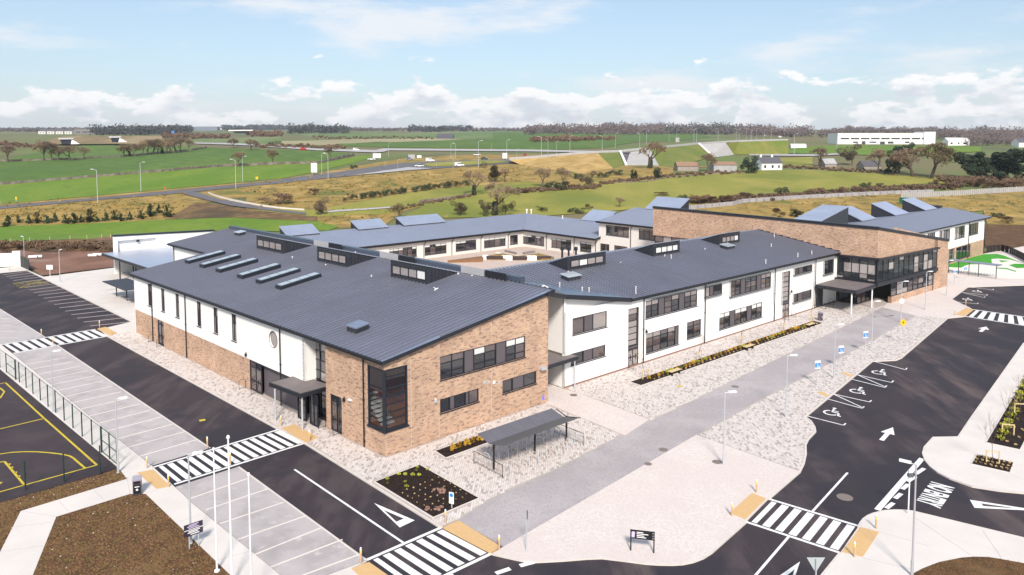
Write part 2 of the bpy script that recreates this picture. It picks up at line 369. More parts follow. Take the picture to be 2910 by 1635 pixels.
SIGNW = mat('white_sign_face', (0.80, 0.80, 0.80), 0.5)
AMBER = mat('amber_sign_face', (0.85, 0.47, 0.01), 0.5)
PLUM = mat('dark_purple_board', (0.030, 0.020, 0.045), 0.5)

# ================================================================== SETTING
def inpoly(p, poly):
    x, y = p[0], p[1]; c = False; n = len(poly)
    for i in range(n):
        a = poly[i]; b = poly[i-1]
        if (a[1] > y) != (b[1] > y) and x < (b[0]-a[0])*(y-a[1])/(b[1]-a[1])+a[0]: c = not c
    return c
def gp(pts, z=0.0): return [G(p, z) for p in pts]
def slab(name, pts, z0, z1, m, parent=None, world=False):
    P = pts if world else gp(pts, z1)
    o = MB().prism(P, z0, z1).build(name, m, parent)
    return o if parent is not None else struct(o)
# --- base terrain: one sheet to the horizon
mb = MB()
for (a, za), (b, zb) in zip(PROF, PROF[1:]):
    for k in range(8):
        xa0 = -1.6*a-200+(3.2*a+400)*k/8; xa1 = -1.6*a-200+(3.2*a+400)*(k+1)/8
        xb0 = -1.6*b-200+(3.2*b+400)*k/8; xb1 = -1.6*b-200+(3.2*b+400)*(k+1)/8
        mb.poly([(xa0, a, za), (xa1, a, za), (xb1, b, zb), (xb0, b, zb)])
ground = struct(mb.build('ground', LAND))

def patch(name, pts, m, off, kind='structure', parent=None, closed=True):
    P = []
    n = len(pts)
    for i in range(n):
        a = pts[i]; b = pts[(i+1) % n]; k = max(1, int(math.hypot(b[0]-a[0], b[1]-a[1])/25))
        for j in range(k): P.append(T((a[0]+(b[0]-a[0])*j/k, a[1]+(b[1]-a[1])*j/k)))
    bm = bmesh.new()
    f = bm.faces.new([bm.verts.new((p.x, p.y, 0)) for p in P])
    bmesh.ops.triangulate(bm, faces=[f])
    ys = [p.y for p in P]
    for Y, _ in PROF:
        if min(ys) < Y < max(ys):
            bmesh.ops.bisect_plane(bm, geom=bm.verts[:]+bm.edges[:]+bm.faces[:], plane_co=(0, Y, 0), plane_no=(0, 1, 0))
    for v in bm.verts: v.co.z = tz(v.co.y)+off*(1+v.co.y/300.0)
    bmesh.ops.recalc_face_normals(bm, faces=bm.faces[:])
    if sum(fc.normal.z for fc in bm.faces) < 0: bmesh.ops.reverse_faces(bm, faces=bm.faces[:])
    me = bpy.data.meshes.new(name); bm.to_mesh(me); bm.free(); me.materials.append(m)
    o = bpy.data.objects.new(name, me); COL.objects.link(o)
    if parent: o.parent = parent
    else: o['kind'] = kind
    return o

# --- far land, from the horizon forward (each sheet a little above the one below)
patch('far_field', qs('b2', (400,190),(900,185),(1400,195),(2100,165),(2572,160),(2800,170),(2572,250),(1900,245),(1300,240),(600,225)), GRASS4, .05)
patch('pale_stubble_field', qs('b2', (250,265),(640,258),(1000,243),(1740,240),(2200,262),(1900,280),(1200,270),(700,300),(250,290)), mat('pale_stubble', (0.36,0.31,0.17), 0.95, var=0.3, scale=0.02), .06)
patch('far_field', qs('b2', (820,288),(1900,255),(2572,240),(2572,330),(1400,325),(850,310)), GRASS2, .07)
patch('far_field', qs('b3', (0,185),(300,175),(900,190),(1850,195),(2000,225),(1700,260),(1300,275),(1000,325),(400,350),(0,345)), GRASS2, .08)
patch('far_field', qs('b1', (1750,250),(2100,235),(2572,222),(2572,300),(2300,295),(1760,285)), GRASS4, .06)
patch('green_field', qs('b1', (-500,470),(0,440),(330,370),(560,310),(1060,290),(1400,300),(1750,310),(2100,330),(2572,345),(2900,352),(3200,378),(2900,462),(2572,470),(1900,495),(900,580),(0,660),(-500,700)), GRASS2, .05)
patch('green_field', qs('b1', (-500,705),(0,665),(900,590),(1900,505),(2572,475),(2900,470),(3300,395),(3450,400),(3200,470),(2900,540),(2572,605),(1290,725),(0,840),(-500,880)), GRASS1, .06)
patch('rough_verge', qs('b1', (-500,890),(0,846),(1290,728),(2572,608),(2900,560),(3200,500),(3700,420),(4200,390),(5000,385),(6500,500),(4000,560),(2572,730),(1800,840),(1500,990),(0,1050),(-500,1070)), SCRUB, .07)
patch('green_field', qs('b1', (-500,1070),(0,1045),(800,1020),(1500,985),(2100,965),(2572,985),(2900,1000),(3100,1045),(3000,1085),(2500,1090),(1900,1085),(1040,1135),(700,1180),(0,1205),(-500,1230)), GRASS1, .10)
patch('rough_scrubland', qs('b2', (0,650),(740,610),(1400,550),(1900,515),(2572,480),(3100,390),(3700,370),(3900,480),(3900,560),(3400,640),(2572,700),(2000,780),(1450,900),(1200,1080),(600,1040),(300,1010),(0,985)), SCRUB, .08)
patch('meadow', qs('b2', (760,870),(1150,800),(1500,735),(2000,680),(2572,640),(2900,680),(3200,640),(3500,640),(4000,560),(4700,530),(5200,530),(5700,560),(6400,600),(7200,640),(7200,690),(6300,650),(5600,690),(4800,760),(4200,830),(3400,900),(2572,960),(1500,970),(1450,950),(1600,870),(1180,870),(760,910)), GRASS3, .11)
patch('grass_slope', qs('b2', (-60,905),(300,880),(650,900),(1000,890),(1350,890),(1300,930),(700,955),(300,950)), GRASS3, .12)
patch('dry_grassland', qs('b4', (-700,860),(-300,830),(0,830),(500,790),(1400,750),(2572,690),(3200,680),(3400,1060),(2572,1040),(2240,1030),(2200,900),(1000,1000),(0,960),(-600,890)), SCRUB, .12)
patch('meadow', qs('b4', (180,430),(640,410),(640,500),(360,500)), GRASS3, .14)
patch('sports_pitch', qs('b4', (180,372),(430,335),(700,310),(1400,310),(1900,310),(2180,320),(2180,360),(1400,400),(700,385)), GRASS1, .15)
patch('bare_earth', qs('b1', (-500,1235),(0,1205),(700,1180),(1040,1135),(1040,1290),(1050,1420),(380,1500),(260,1420),(185,1290),(-500,1310)), DIRT, .14)
patch('bare_earth', qs('b4', (2200,1030),(2900,1040),(3000,1300),(2572,1280),(2220,1240)), SOIL, .16)
patch('brown_scrub_strip', qs('b1', (-500,1232),(0,1195),(700,1165),(1100,1180),(1100,1290),(800,1270),(350,1290),(185,1265),(0,1275),(-500,1300)), SCRUB2, .2)
patch('bare_bank', qs('b1', (1500,985),(1780,835),(1850,830),(2200,880),(2572,925),(2900,960),(2900,1000),(2572,985),(2100,965)), SCRUB2, .13)
# far roads
broad = patch('far_road', qs('b1', (-500,930),(0,888),(900,805),(1650,745),(2140,692),(2572,652),(3000,605),(3650,545),(4150,505),(4750,465),(5400,440),(5400,412),(4700,430),(4400,440),(4000,450),(3650,470),(3400,505),(2900,575),(2572,612),(1800,690),(1000,770),(0,850),(-500,890)), ROADB, .16)
patch('roadside_verge', qs('b1', (-500,905),(0,862),(900,786),(1290,748),(1900,690),(2572,628),(2572,618),(1900,680),(1290,735),(900,772),(0,848),(-500,890)), SCRUB, .19, parent=broad)
patch('roundabout_island', qs('b2', (1610,487),(1650,472),(1780,463),(2100,448),(2330,447),(2400,455),(2300,470),(2000,490),(1700,503)), GRASS3, .22, parent=broad)
patch('splitter_island', qs('b2', (930,588),(1480,508),(1700,520),(1500,535)), ROADL, .22, parent=broad)
patch('access_lane', qs('b1', (1650,745),(1800,735),(1960,790),(2200,840),(2572,900),(2800,925),(2790,945),(2572,920),(2100,860),(1850,800)), ROADB, .22)
patch('access_lane', qs('b2', (740,905),(1180,878),(1340,868),(1340,880),(1180,892),(740,922)), ROADL, .2)
patch('far_motorway', qs('b2', (80,300),(640,335),(1180,350),(1250,335),(2572,345),(3300,360),(3300,375),(2572,362),(1300,352),(1180,372),(640,352),(80,312)), ROADL, .2)
patch('far_motorway', qs('b1', (1750,280),(2100,285),(2572,305),(2572,322),(2100,300),(1750,290)), ROADL, .2)
patch('service_road', qs('b4', (60,385),(640,388),(900,378),(900,392),(640,405),(60,400)), ROADL, .2)

# --- the site: new asphalt under everything in front
ZA = -0.10
road = slab('road', [(-700,775),(81,769.5),(376,914),(1000,1000),(2400,860),(2749,812),(2910,806),(3700,790),(3900,2100),(-900,2100)], -0.28, ZA, ASPH)
# courtyard and yard surfaces
C0 = G((1094.4,1298.7)); C1 = G((387.2,945.2)); C2 = G((1552.4,1142.6)); W0 = G((1602.2,1103.7)); W1 = G((2312,877))
DS = (W1-W0).normalized(); DN = Vector((-DS.y, DS.x, 0)); DU = (C1-C0).normalized(); DV = Vector((DU.y, -DU.x, 0))
def F(s, n, z=0.0): return W0+DS*s+DN*n+Vector((0,0,z))
def H(u, v, z=0.0): return C0+DU*u+DV*v+Vector((0,0,z))
slab('courtyard_paving', [F(-6,14), F(68,14), F(68,80), F(-6,80)], -0.28, 0.0, mat('courtyard_paving', (0.55,0.43,0.37), 0.9, var=0.12, scale=0.6), world=True)
slab('side_plaza', [(81,769),(376,914),(283,936),(305,954.5),(400,962),(470,850),(420,735),(333,760),(124,787)], -0.28, 0.0, CONC)
slab('entrance_forecourt', [(2508,874),(2600,897),(2691,904.5),(2741,899.5),(2766,880),(2755,874.6),(2703,849.7),(2749.5,815.5),(2910,810),(3300,795),(3300,700),(2910,700),(2790,722),(2700,745),(2690,800),(2539,850),(2528,856)], -0.28, -0.004, PLAZA)
yard = slab('playground_surface', qs('c7', (1180,480),(1560,470),(1830,395),(2190,405),(2572,560),(3000,700),(3000,830),(2440,850),(2000,830),(1180,690)), -0.2, 0.012, mat('cream_rubber_surface', (0.72,0.68,0.62), 0.9, var=0.05, scale=1))
slab('turf_area', qs('c7', (1190,560),(1550,480),(1830,402),(2080,400),(2200,425),(2420,515),(2572,570),(2540,556),(2320,500),(2080,482),(1975,492),(1990,585),(1560,590),(1420,650),(1190,640)), -0.1, 0.03, TURF, yard)
slab('turf_area', qs('c7', (2295,602),(2400,578),(2590,580),(2700,640),(2572,652),(2440,658)), -0.1, 0.03, TURF, yard)
slab('turf_area', qs('c7', (2110,512),(2300,526),(2160,550)), -0.1, 0.03, TURF, yard)
slab('turf_area', qs('c7', (2080,648),(2250,655),(2430,710),(2420,725),(2250,675),(2080,665)), -0.1, 0.03, TURF, yard)
# grey parking bays
ZB = ZA+0.004
bay_a = slab('parking_bays', [(161.7,981),(597,1273.5),(432,1323.5),(337.5,1248.6),(37,1005)], -0.2, ZB, BAYS)
bay_b = slab('parking_bays', [(-200,760),(0,878.4),(127.5,958),(0,980),(-200,1010)], -0.2, ZB, BAYS)
bay_c = slab('parking_bays', [(678,1326.5),(1042,1592.5),(924,1636),(860,1700),(799,1635),(544,1427.6),(520,1404),(497.7,1384)], -0.2, ZB, BAYS)
court = slab('sports_court', [(-400,790),(0,1046),(334,1325),(286,1346),(0,1427),(-500,1560)], -0.25, -0.03, COURT)
path = slab('concrete_path', [(-60,930),(37,1006),(337.5,1249.5),(432,1324.5),(497.7,1385),(520,1405),(544,1428.6),(799,1636),(870,1705),(720,1705),(656,1635),(413.7,1403),(370,1403),(160,1468),(93,1635),(60,1720),(-60,1710),(0,1569),(59,1452.5),(361,1361),(336,1329),(0,1049),(-60,999)], -0.28, 0.0, CONC)
for a, b in ((q('a1',540,770), q('a1',620,860)), (q('a1',860,670), q('a1',945,755)), (q('a1',190,860), q('a1',515,910)), (q('a1',1160,565), q('a1',1190,700)), (q('a1',1150,470), q('a1',1270,445)),
             (q('a1',1970,1315), q('a1',2280,1228)), (q('a1',100,1010), q('a1',470,960)), (q('a1',10,1230), q('a1',390,1180)), (q('a1',1640,960), q('a1',1850,880)), (q('a1',1330,700), q('a1',1500,650))):
    A = G(a); B = G(b); w = (B-A).normalized().orthogonal()*0.02; w.z = 0
    MB().obox(A-w/2+Vector((0,0,-.02)), B-A, w, Vector((0,0,.024))).build('expansion_joint', CONCG, path)
soil_a = slab('rough_soil_bed', [(0,1429),(286,1348),(336,1331),(361,1360),(59,1451.5),(0,1568),(-300,1700),(-500,1562)], -0.2, -0.02, SOIL)
soil_b = slab('rough_soil_bed', [(370,1404),(413.7,1404),(656,1636),(720,1706),(60,1721),(93,1636),(160,1469)], -0.2, -0.02, SOIL)
# main paving round the school
M1 = [(305,955),(790,1217.5),(869,1259.6),(1253.7,1497.6),(1300,1479),(1400,1415),(1568,1340.5),(1776,1232),(1985,1132),(2110,1069.5),(2458,900),(2508,874),(2528,857),(2539,850),(2390,835),(2312,865),(1602,1090),(1560,1120),(1552,1128),(1094,1280),(387,935)]
pav1 = slab('cobbled_pavement', M1, -0.28, -0.015, PBASE)
M2 = [(1978.5,1236),(2199,1115),(2402,1008),(2600,897),(2691.6,904.7),(2561,1016.6),(2545.5,1022.9),(2478.6,1026),(2288.8,1183),(2315,1213),(2317,1225.4),(2296.6,1247),(2289,1262.8),(2290,1288),(2284,1315.6),(2272,1340)]
pav2 = slab('cobbled_pavement', M2, -0.28, -0.015, PBASE)
BANDL = [(1433,1553),(1978.5,1236),(2199,1115),(2402,1008),(2600,897),(2508,874),(2458,900),(2110,1069.5),(1985,1132),(1776,1232),(1568,1340.5),(1400,1415),(1300,1479)]
band = slab('grey_sett_path', BANDL, -0.28, -0.004, SETT)
plaza = slab('smooth_plaza', [(1431,1553.6),(1978.5,1236),(2272,1340),(2183,1416.7),(2119,1482),(2022,1567.6),(1998,1583),(1969,1594),(1940,1600),(1910,1601.8),(1870,1601),(1835.5,1598.7),(1770,1590),(1711,1583),(1664.4,1584.7),(1600,1590),(1524,1594),(1490,1592),(1462,1586),(1400,1572)], -0.28, -0.003, PLAZA)
link = slab('concrete_entrance_path', qs('z7', (490,600),(490,790),(1210,1085),(1430,940),(790,700),(640,660)), -0.25, 0.004, PLAZA)
isl = slab('concrete_island', [(2653,1242.5),(2724,1241),(2761.6,1185),(2910,974.6),(3100,700),(3500,700),(3500,1500),(2910,1399.6),(2841,1393),(2763,1381),(2701,1359),(2667,1342),(2645,1325),(2630,1307),(2623,1287.6),(2628,1270)], -0.28, 0.0, CONC)
isl2 = slab('concrete_island', [(2388,1570.7),(2439.7,1496),(2447,1484),(2455,1474),(2468,1465),(2483,1458.7),(2515,1451),(2545.5,1449.4),(2570,1450),(2595,1452.5),(2910,1528.7),(3300,1620),(3300,1800),(2300,1800),(2334,1635)], -0.28, 0.0, CONC)
slab('rough_soil_bed', [q('a4',1560,1430), q('a4',1650,1382), q('a4',1800,1325), q('a4',2000,1285), q('a4',2120,1277), q('a4',2250,1280), q('a4',2400,1305), q('a4',2572,1337), (3100,1640), (3000,1800), (2570,1800)], -0.2, 0.02, SOIL)
for a, b in ((q('a4',1560,910), q('a4',2080,1260)), (q('a4',2195,1040), q('a4',2360,1280)), (q('a4',1250,1050), q('a4',1700,1180)), (q('a4',1100,1290), q('a4',1540,1390)), (q('a4',2420,510), q('a4',2640,600))):
    A = G(a); B = G(b); w = (B-A).normalized().orthogonal(); w.z = 0; w = w.normalized()*0.03
    MB().obox(A-w/2+Vector((0,0,-.02)), B-A, w, Vector((0,0,.024))).build('expansion_joint', CONCG, isl2)

def strip(pts, w, z0, z1, name, m, parent=None, z=None):
    P = [G(p, z1 if z is None else z) for p in pts]; mb = MB()
    L_, R_ = [], []
    for i, p in enumerate(P):
        a = P[max(0, i-1)]; b = P[min(len(P)-1, i+1)]; t = (b-a); t.z = 0; t.normalize(); nn = Vector((-t.y, t.x, 0))*w/2
        L_.append(p+nn); R_.append(p-nn)
    for i in range(len(P)-1): mb.prism([L_[i], L_[i+1], R_[i+1], R_[i]], z0, z1)
    return mb.build(name, m, parent)
for pts, par in (([(305,954.6),(790,1217.5),(869,1259.6),(1253.7,1497.6)], pav1), ([(2600,897),(2691.6,904.7),(2561,1016.6),(2545.5,1022.9),(2478.6,1026),(2288.8,1183),(2305,1197),(2315,1213),(2317,1225.4),(2296.6,1247),(2289,1262.8),(2290,1288),(2284,1315.6),(2272,1340)], pav2),
                 ([(2272,1340),(2183,1416.7)], plaza), ([(2119,1482),(2022,1567.6),(1998,1583),(1969,1594),(1940,1600),(1910,1601.8),(1870,1601),(1835.5,1598.7),(1770,1590),(1711,1583),(1664.4,1584.7),(1600,1590),(1524,1594),(1490,1592),(1462,1586),(1400,1572)], plaza),
                 ([(2761.6,1185),(2910,974.6)], isl), ([(2910,1399.6),(2841,1393),(2763,1381),(2701,1359),(2667,1342),(2645,1325),(2630,1307),(2623,1287.6),(2628,1270),(2653,1242.5),(2724,1241),(2761.6,1185)], isl),
                 ([(2439.7,1496),(2447,1484),(2455,1474),(2468,1465),(2483,1458.7),(2515,1451),(2545.5,1449.4),(2570,1450),(2595,1452.5),(2910,1528.7)], isl2), ([(2388,1570.7),(2334,1637)], isl2)):
    strip(pts, 0.16, -0.25, 0.010, 'kerb', KERB, par)
strip([(161.7,981),(597,1273.5)], 0.14, -0.2, ZB+0.006, 'edging_kerb', KERB, bay_a)
strip([(678,1326.5),(1042,1592.5)], 0.14, -0.2, ZB+0.006, 'edging_kerb', KERB, bay_c)
strip([(0,878.4),(127.5,958)], 0.14, -0.2, ZB+0.006, 'edging_kerb', KERB, bay_b)
strip([(81,769.5),(376,914)], 0.2, -0.2, 0.01, 'kerb', KERB, road)
strip([(2755,874.6),(2703,849.7),(2749.5,815.5),(2910,810)], 0.2, -0.2, 0.01, 'kerb', KERB, road)
# planting beds
BEDA = [(1193,1319.4),(1362.5,1414.5),(1230.3,1470.5),(1064,1368.5)]
BEDB = [(1235,1281),(1267.7,1301),(1396.7,1254.6),(1365.6,1234.4)]
BEDC = [(1789,1085),(1823,1095.4),(2339,918.4),(2308.8,911.4)]
BEDD = [(2801,1257),(2900,1278),(2920,1240),(3060,900),(3000,900),(2910,1074)]
BEDE = [(2759,1318),(2870.5,1343),(2881.4,1313.7),(2775.6,1291)]
beds = []
for b, par in ((BEDA, pav1), (BEDB, pav1), (BEDC, pav1), (BEDD, isl), (BEDE, isl)):
    o = slab('planting_bed', b, -0.2, 0.012, BED); beds.append(o)
    strip(b+[b[0]], 0.12, -0.2, 0.03, 'bed_edging', KERB, o)
# buff tactile pads
for pts, par, z in (([(388.8,1343.6),(435.5,1334.3),(485,1382.5),(444.8,1390)], path, .008), ([(799.5,1217),(836.9,1206),(905,1243.7),(871,1257.7)], pav1, .012), ([(1260,1499),(1303.4,1479),(1421.6,1552),(1396.7,1570.7)], plaza, .012),
                    ([(998.6,1615.8),(1048.4,1597),(1110,1640),(1050,1665)], bay_c, .008), ([(2137,1401),(2177.6,1416.7),(2118.5,1475.8),(2071.9,1458.7)], plaza, .008), ([(2444,1497.6),(2498.8,1511.6),(2452,1583),(2391.5,1569)], isl2, .008),
                    ([(2713,894),(2747.6,874),(2766,880.4),(2741,899)], road, .006), ([(277,934),(300,929),(335,948),(311,954)], pav1, .012),
                    (qs('z8', (905,515),(940,507),(1010,540),(985,553)), pav2, .012), (qs('z8', (675,690),(720,682),(790,715),(765,733)), pav2, .012)):
    slab('tactile_paving', pts, -0.2, z, BUFF, par)
slab('paved_corner', [(924,1637),(1042,1593),(1000,1614),(1050,1668),(1000,1720),(880,1720)], -0.28, 0.0, CONC)

# --- paving blocks: real blocks with open joints; the largest 300 in view are single parts
def pave(poly_px, excl, ang, bl, bw, parent, nsingle):
    P = gp(poly_px); EX = [gp(e) if not isinstance(e[0], Vector) else e for e in excl]
    ca, sa = math.cos(ang), math.sin(ang); uu = Vector((ca, sa, 0)); vv = Vector((-sa, ca, 0))
    us = [p.dot(uu) for p in P]; vs = [p.dot(vv) for p in P]
    cells = []
    j = 0; v = min(vs)
    while v < max(vs):
        u = min(us)+(j % 2)*bl*0.5
        while u < max(us):
            c = uu*(u+bl/2)+vv*(v+bw/2)
            if inpoly(c, P):
                ok = True
                for a, b in ((0,0),(bl,0),(bl,bw),(0,bw)):
                    p = uu*(u+a)+vv*(v+b)
                    if not inpoly(p, P) or any(inpoly(p, e) for e in EX): ok = False; break
                if ok: cells.append((c.length, u, v, c))
            u += bl
        v += bw; j += 1
    cells.sort(key=lambda t: t[0])
    def mi(): 
        r = R.random(); return 0 if r < .42 else 1 if r < .66 else 2 if r < .80 else 3
    proto = {}
    for k in range(4):
        b = MB(); b.obox(uu*(-bl/2+.012)+vv*(-bw/2+.012)+Vector((0,0,-.05)), uu*(bl-.024), vv*(bw-.024), Vector((0,0,.05))); proto[k] = b.mesh('paving_block', PAV[k])
    for _, u, v, c in cells[:nsingle]:
        o = bpy.data.objects.new('paving_block', proto[mi()]); COL.objects.link(o); o.parent = parent; o.location = (c.x, c.y, R.uniform(-.002, .004))
    mb = MB()
    for _, u, v, c in cells[nsingle:]:
        z = R.uniform(-.002, .004)
        a = uu*(u+.012)+vv*(v+.012); ax = uu*(bl-.024); ay = vv*(bw-.024); i = len(mb.v); m = mi()
        for p in (a, a+ax, a+ax+ay, a+ay): mb.v.append((p.x, p.y, z))
        for p in (a, a+ax, a+ax+ay, a+ay): mb.v.append((p.x, p.y, -.03))
        for f in ((0,1,2,3),(0,4,5,1),(1,5,6,2),(2,6,7,3),(3,7,4,0)): mb.f.append(tuple(i+t for t in f)); mb.m.append(m)
    o = mb.build('paving_blocks', PAV, parent); o['kind'] = 'stuff'
HALLFP = [H(0,0), H(55,0), H(55,19), H(-.93,18.3)]
LINKFP = gp(qs('z7', (490,600),(490,790),(1210,1085),(1430,940),(790,700),(640,660)))
WINGFP = [F(0,0), F(62,0), F(62,14), F(-4,14), F(-4,2)]
pave(M1, [BEDA, BEDB, BEDC, HALLFP, LINKFP, WINGFP, [F(61.6,-6), F(88,-7), F(88,10), F(61.6,10)]], math.atan2(DS.y, DS.x)+rad(45), 0.34, 0.17, pav1, 200)
pave(M2, [], math.atan2(DS.y, DS.x)+rad(45), 0.34, 0.17, pav2, 100)

# --- painted markings on the road
ZP = ZA+0.006
def mark(name, pts, m=PAINT, parent=None, z=ZP):
    P = [G(p, z) for p in pts]; mb = MB()
    mb.prism(P, z-0.004, z); return mb.build(name, m, parent or road)
def line(name, a, b, w, m=PAINT, parent=None, z=ZP):
    A = G(a, z); B = G(b, z); t = (B-A).normalized(); n = Vector((-t.y, t.x, 0))*w/2
    mb = MB(); mb.prism([A+n, B+n, B-n, A-n], z-.004, z); return mb.build(name, m, parent or road)
def zebra(UL, UR, LR, LL, n, dark=0.42):
    a, b, c, d = (G(p, ZP) for p in (UL, UR, LR, LL))
    per = 1.0/n
    for k in range(n):
        t0 = per*(k+dark*0.5); t1 = per*(k+1-dark*0.5)
        if k == 0: t0 = per*dark*0.9
        e = 0.05
        def pt(t, s): return (a.lerp(b, t)).lerp(d.lerp(c, t), s)
        MB().prism([pt(t0, e), pt(t1, e), pt(t1, 1-e), pt(t0, 1-e)], ZP-.004, ZP).build('zebra_stripe', PAINT, road)
    for s0, s1 in ((-0.035, 0.02), (0.98, 1.035)):
        MB().prism([pt(0, s0), pt(1, s0), pt(1, s1), pt(0, s1)], ZP-.004, ZP+.001).build('zebra_border', PAINT, road)
zebra((437,1328),(793,1221),(869,1258),(494.6,1376), 14)
zebra((0,981),(272,936),(311,954.6),(37,1004), 11)
zebra((1042,1592.5),(1256.8,1499),(1396.7,1572),(1165,1682), 7)
zebra((2183,1418),(2441,1496),(2388,1570.7),(2119,1482), 7)
zebra((2766,880),(2960,908),(2985,937),(2741.4,899), 8)
line('centre_line', q('a2',440,480), q('a2',1450,1160), .16)
line('centre_line', q('a4',960,510), q('a4',635,868), .16)
line('centre_line', q('a4',430,1085), q('a4',100,1470), .16)
line('stop_line', q('a4',1640,380), q('a4',1232,850), .40)
for p, r in (((1660,470),(1585,520)), ((1580,545),(1510,590)), ((1515,615),(1460,660)), ((1450,700),(1395,745)), ((1380,785),(1315,835))):
    line('give_way_dash', q('a4', *p), q('a4', *r), .30)
for k, p, r in (('a2',(2410,1385),(2280,1430)), ('a2',(2630,1325),(2500,1360)), ('a2',(1890,1440),(1790,1480))):
    line('give_way_dash', q(k, *p), q(k, *r), .34)
def ring_mark(name, outer, inner):
    mb = MB(); n = len(outer)
    A = [G(p, ZP) for p in outer]; B = [G(p, ZP) for p in inner]
    for i in range(n):
        j = (i+1) % n; mb.prism([A[i], A[j], B[j], B[i]], ZP-.004, ZP)
    return mb.build(name, PAINT, road)
ring_mark('yield_triangle', qs('a2',(1168,788),(1538,945),(1402,1010)), qs('a2',(1255,850),(1440,930),(1370,958)))
ring_mark('yield_triangle', qs('a4',(2078,758),(2120,830),(2760,862)), qs('a4',(2180,790),(2200,815),(2520,838)))
ring_mark('yield_triangle', qs('a4',(525,1322),(180,1560),(420,1640)), qs('a4',(478,1390),(290,1550),(410,1585)))
def arrow(tail, tip, w, hw):
    A = G(tail, ZP); B = G(tip, ZP); t = (B-A); L_ = t.length; t.normalize(); n = Vector((-t.y, t.x, 0)); h = L_*0.52
    mb = MB(); mb.prism([A+n*w/2, A+t*h+n*w/2, A+t*h-n*w/2, A-n*w/2], ZP-.004, ZP); mb.prism([A+t*h+n*hw/2, B, A+t*h-n*hw/2], ZP-.004, ZP)
    mb.build('lane_arrow', PAINT, road)
arrow(q('z8',1270,1130), q('z8',1375,1012), .38, 1.1)
arrow(q('z8',2175,138), q('z8',2228,92), .42, 1.25)
# accessible bays
def bayline(a, b, hook=None):
    line('bay_line', a, b, .13)
    if hook: line('bay_line', b, hook, .13)
for a, b, h in (((580,905),(925,993),(942,975)), ((770,750),(1090,838),(1112,822)), ((825,705),(1160,780),(1178,765)), ((990,570),(1300,648),(1318,630)), ((1045,530),(1362,602),(1380,585)), ((1185,405),(1490,485),(1503,470))):
    bayline(q('z8', *a), q('z8', *b), q('z8', *h))
line('bay_line', q('z8',825,705), q('z8',1105,835), .13); line('bay_line', q('z8',1045,530), q('z8',1312,645), .13)
for a, b, h in (((1250,1265),(1720,1310),(1735,1295)), ((1450,1105),(1840,1195),(1860,1180)), ((1440,1100),(1890,1155),(1905,1138)), ((1540,1000),(2000,1055),(2015,1040))):
    bayline(q('c7', *a), q('c7', *b), q('c7', *h))
def wheelchair(c, right, up, sc):
    """International access symbol: open wheel, body, leg, head; right/up are ground vectors"""
    mb = MB()
    def P(x, y): return c+right*x*sc+up*y*sc
    def seg(x0, y0, x1, y1, w=.13):
        A = P(x0, y0); B = P(x1, y1); t = (B-A).normalized(); n = Vector((-t.y, t.x, 0))*w*sc/2; mb.prism([A+n, B+n, B-n, A-n], ZP-.004, ZP)
    pr = None
    for k in range(15):
        an = rad(118+k*16); x, y = -.12+.42*math.cos(an), -.30+.42*math.sin(an)
        if pr: seg(pr[0], pr[1], x, y)
        pr = (x, y)
    seg(-.22,.50,-.12,-.05); seg(-.12,-.05,.28,-.05); seg(.28,-.05,.46,-.55); seg(.46,-.55,.62,-.50); seg(-.18,.22,.20,.20, .10)
    hd = [P(-.26+.13*math.cos(2*math.pi*k/12), .70+.13*math.sin(2*math.pi*k/12)) for k in range(12)]; mb.prism(hd, ZP-.004, ZP)
    mb.build('wheelchair_symbol', PAINT, road)
for k, x, y in (('z8',840,872), ('z8',1075,677), ('z8',1272,508)):
    c = G(q(k, x, y), ZP); r = (G(q(k, x+150, y+38), ZP)-c); r.z = 0; r.normalize(); wheelchair(c, Vector((r.x, r.y, 0)), Vector((-r.y, r.x, 0)), 1.4)
for k, x, y in (('c7',1740,1080), ('c7',1560,1225)):
    c = G(q(k, x, y), ZP); r = (G(q(k, x+300, y+42), ZP)-c); r.normalize(); wheelchair(c, Vector((r.x, r.y, 0)), Vector((-r.y, r.x, 0)), 1.3)
# road lettering
def text_mesh(txt, size):
    cu = bpy.data.curves.new('txt', 'FONT'); cu.body = txt; cu.size = size; cu.offset = 0.042
    ob = bpy.data.objects.new('txt', cu); COL.objects.link(ob); bpy.context.view_layer.update()
    dg = bpy.context.evaluated_depsgraph_get(); me = bpy.data.meshes.new_from_object(ob.evaluated_get(dg)); bpy.data.objects.remove(ob); bpy.data.curves.remove(cu)
    return me
def text_quad(txt, BL, BR, TL, m, parent, name='lettering'):
    """flat text stretched onto the parallelogram BL (start of baseline), BR (end of baseline), TL (top of the first letter)"""
    me = text_mesh(txt, 1.0); xs = [v.co.x for v in me.vertices]; ys = [v.co.y for v in me.vertices]
    x0, x1, y0, y1 = min(xs), max(xs), min(ys), max(ys)
    for v in me.vertices:
        a = (v.co.x-x0)/(x1-x0); b = (v.co.y-y0)/(y1-y0); v.co = BL+(BR-BL)*a+(TL-BL)*b
    me.materials.clear(); me.materials.append(m); me.update()
    o = bpy.data.objects.new(name, me); COL.objects.link(o)
    if parent is not None:
        o.parent = parent
        if parent.get('_abs'): o.location = -parent.location
    return o
text_quad('NO ENTRY', G((2645,1368), ZP), G((2601,1425), ZP), G((2714,1387), ZP), PAINT, road)
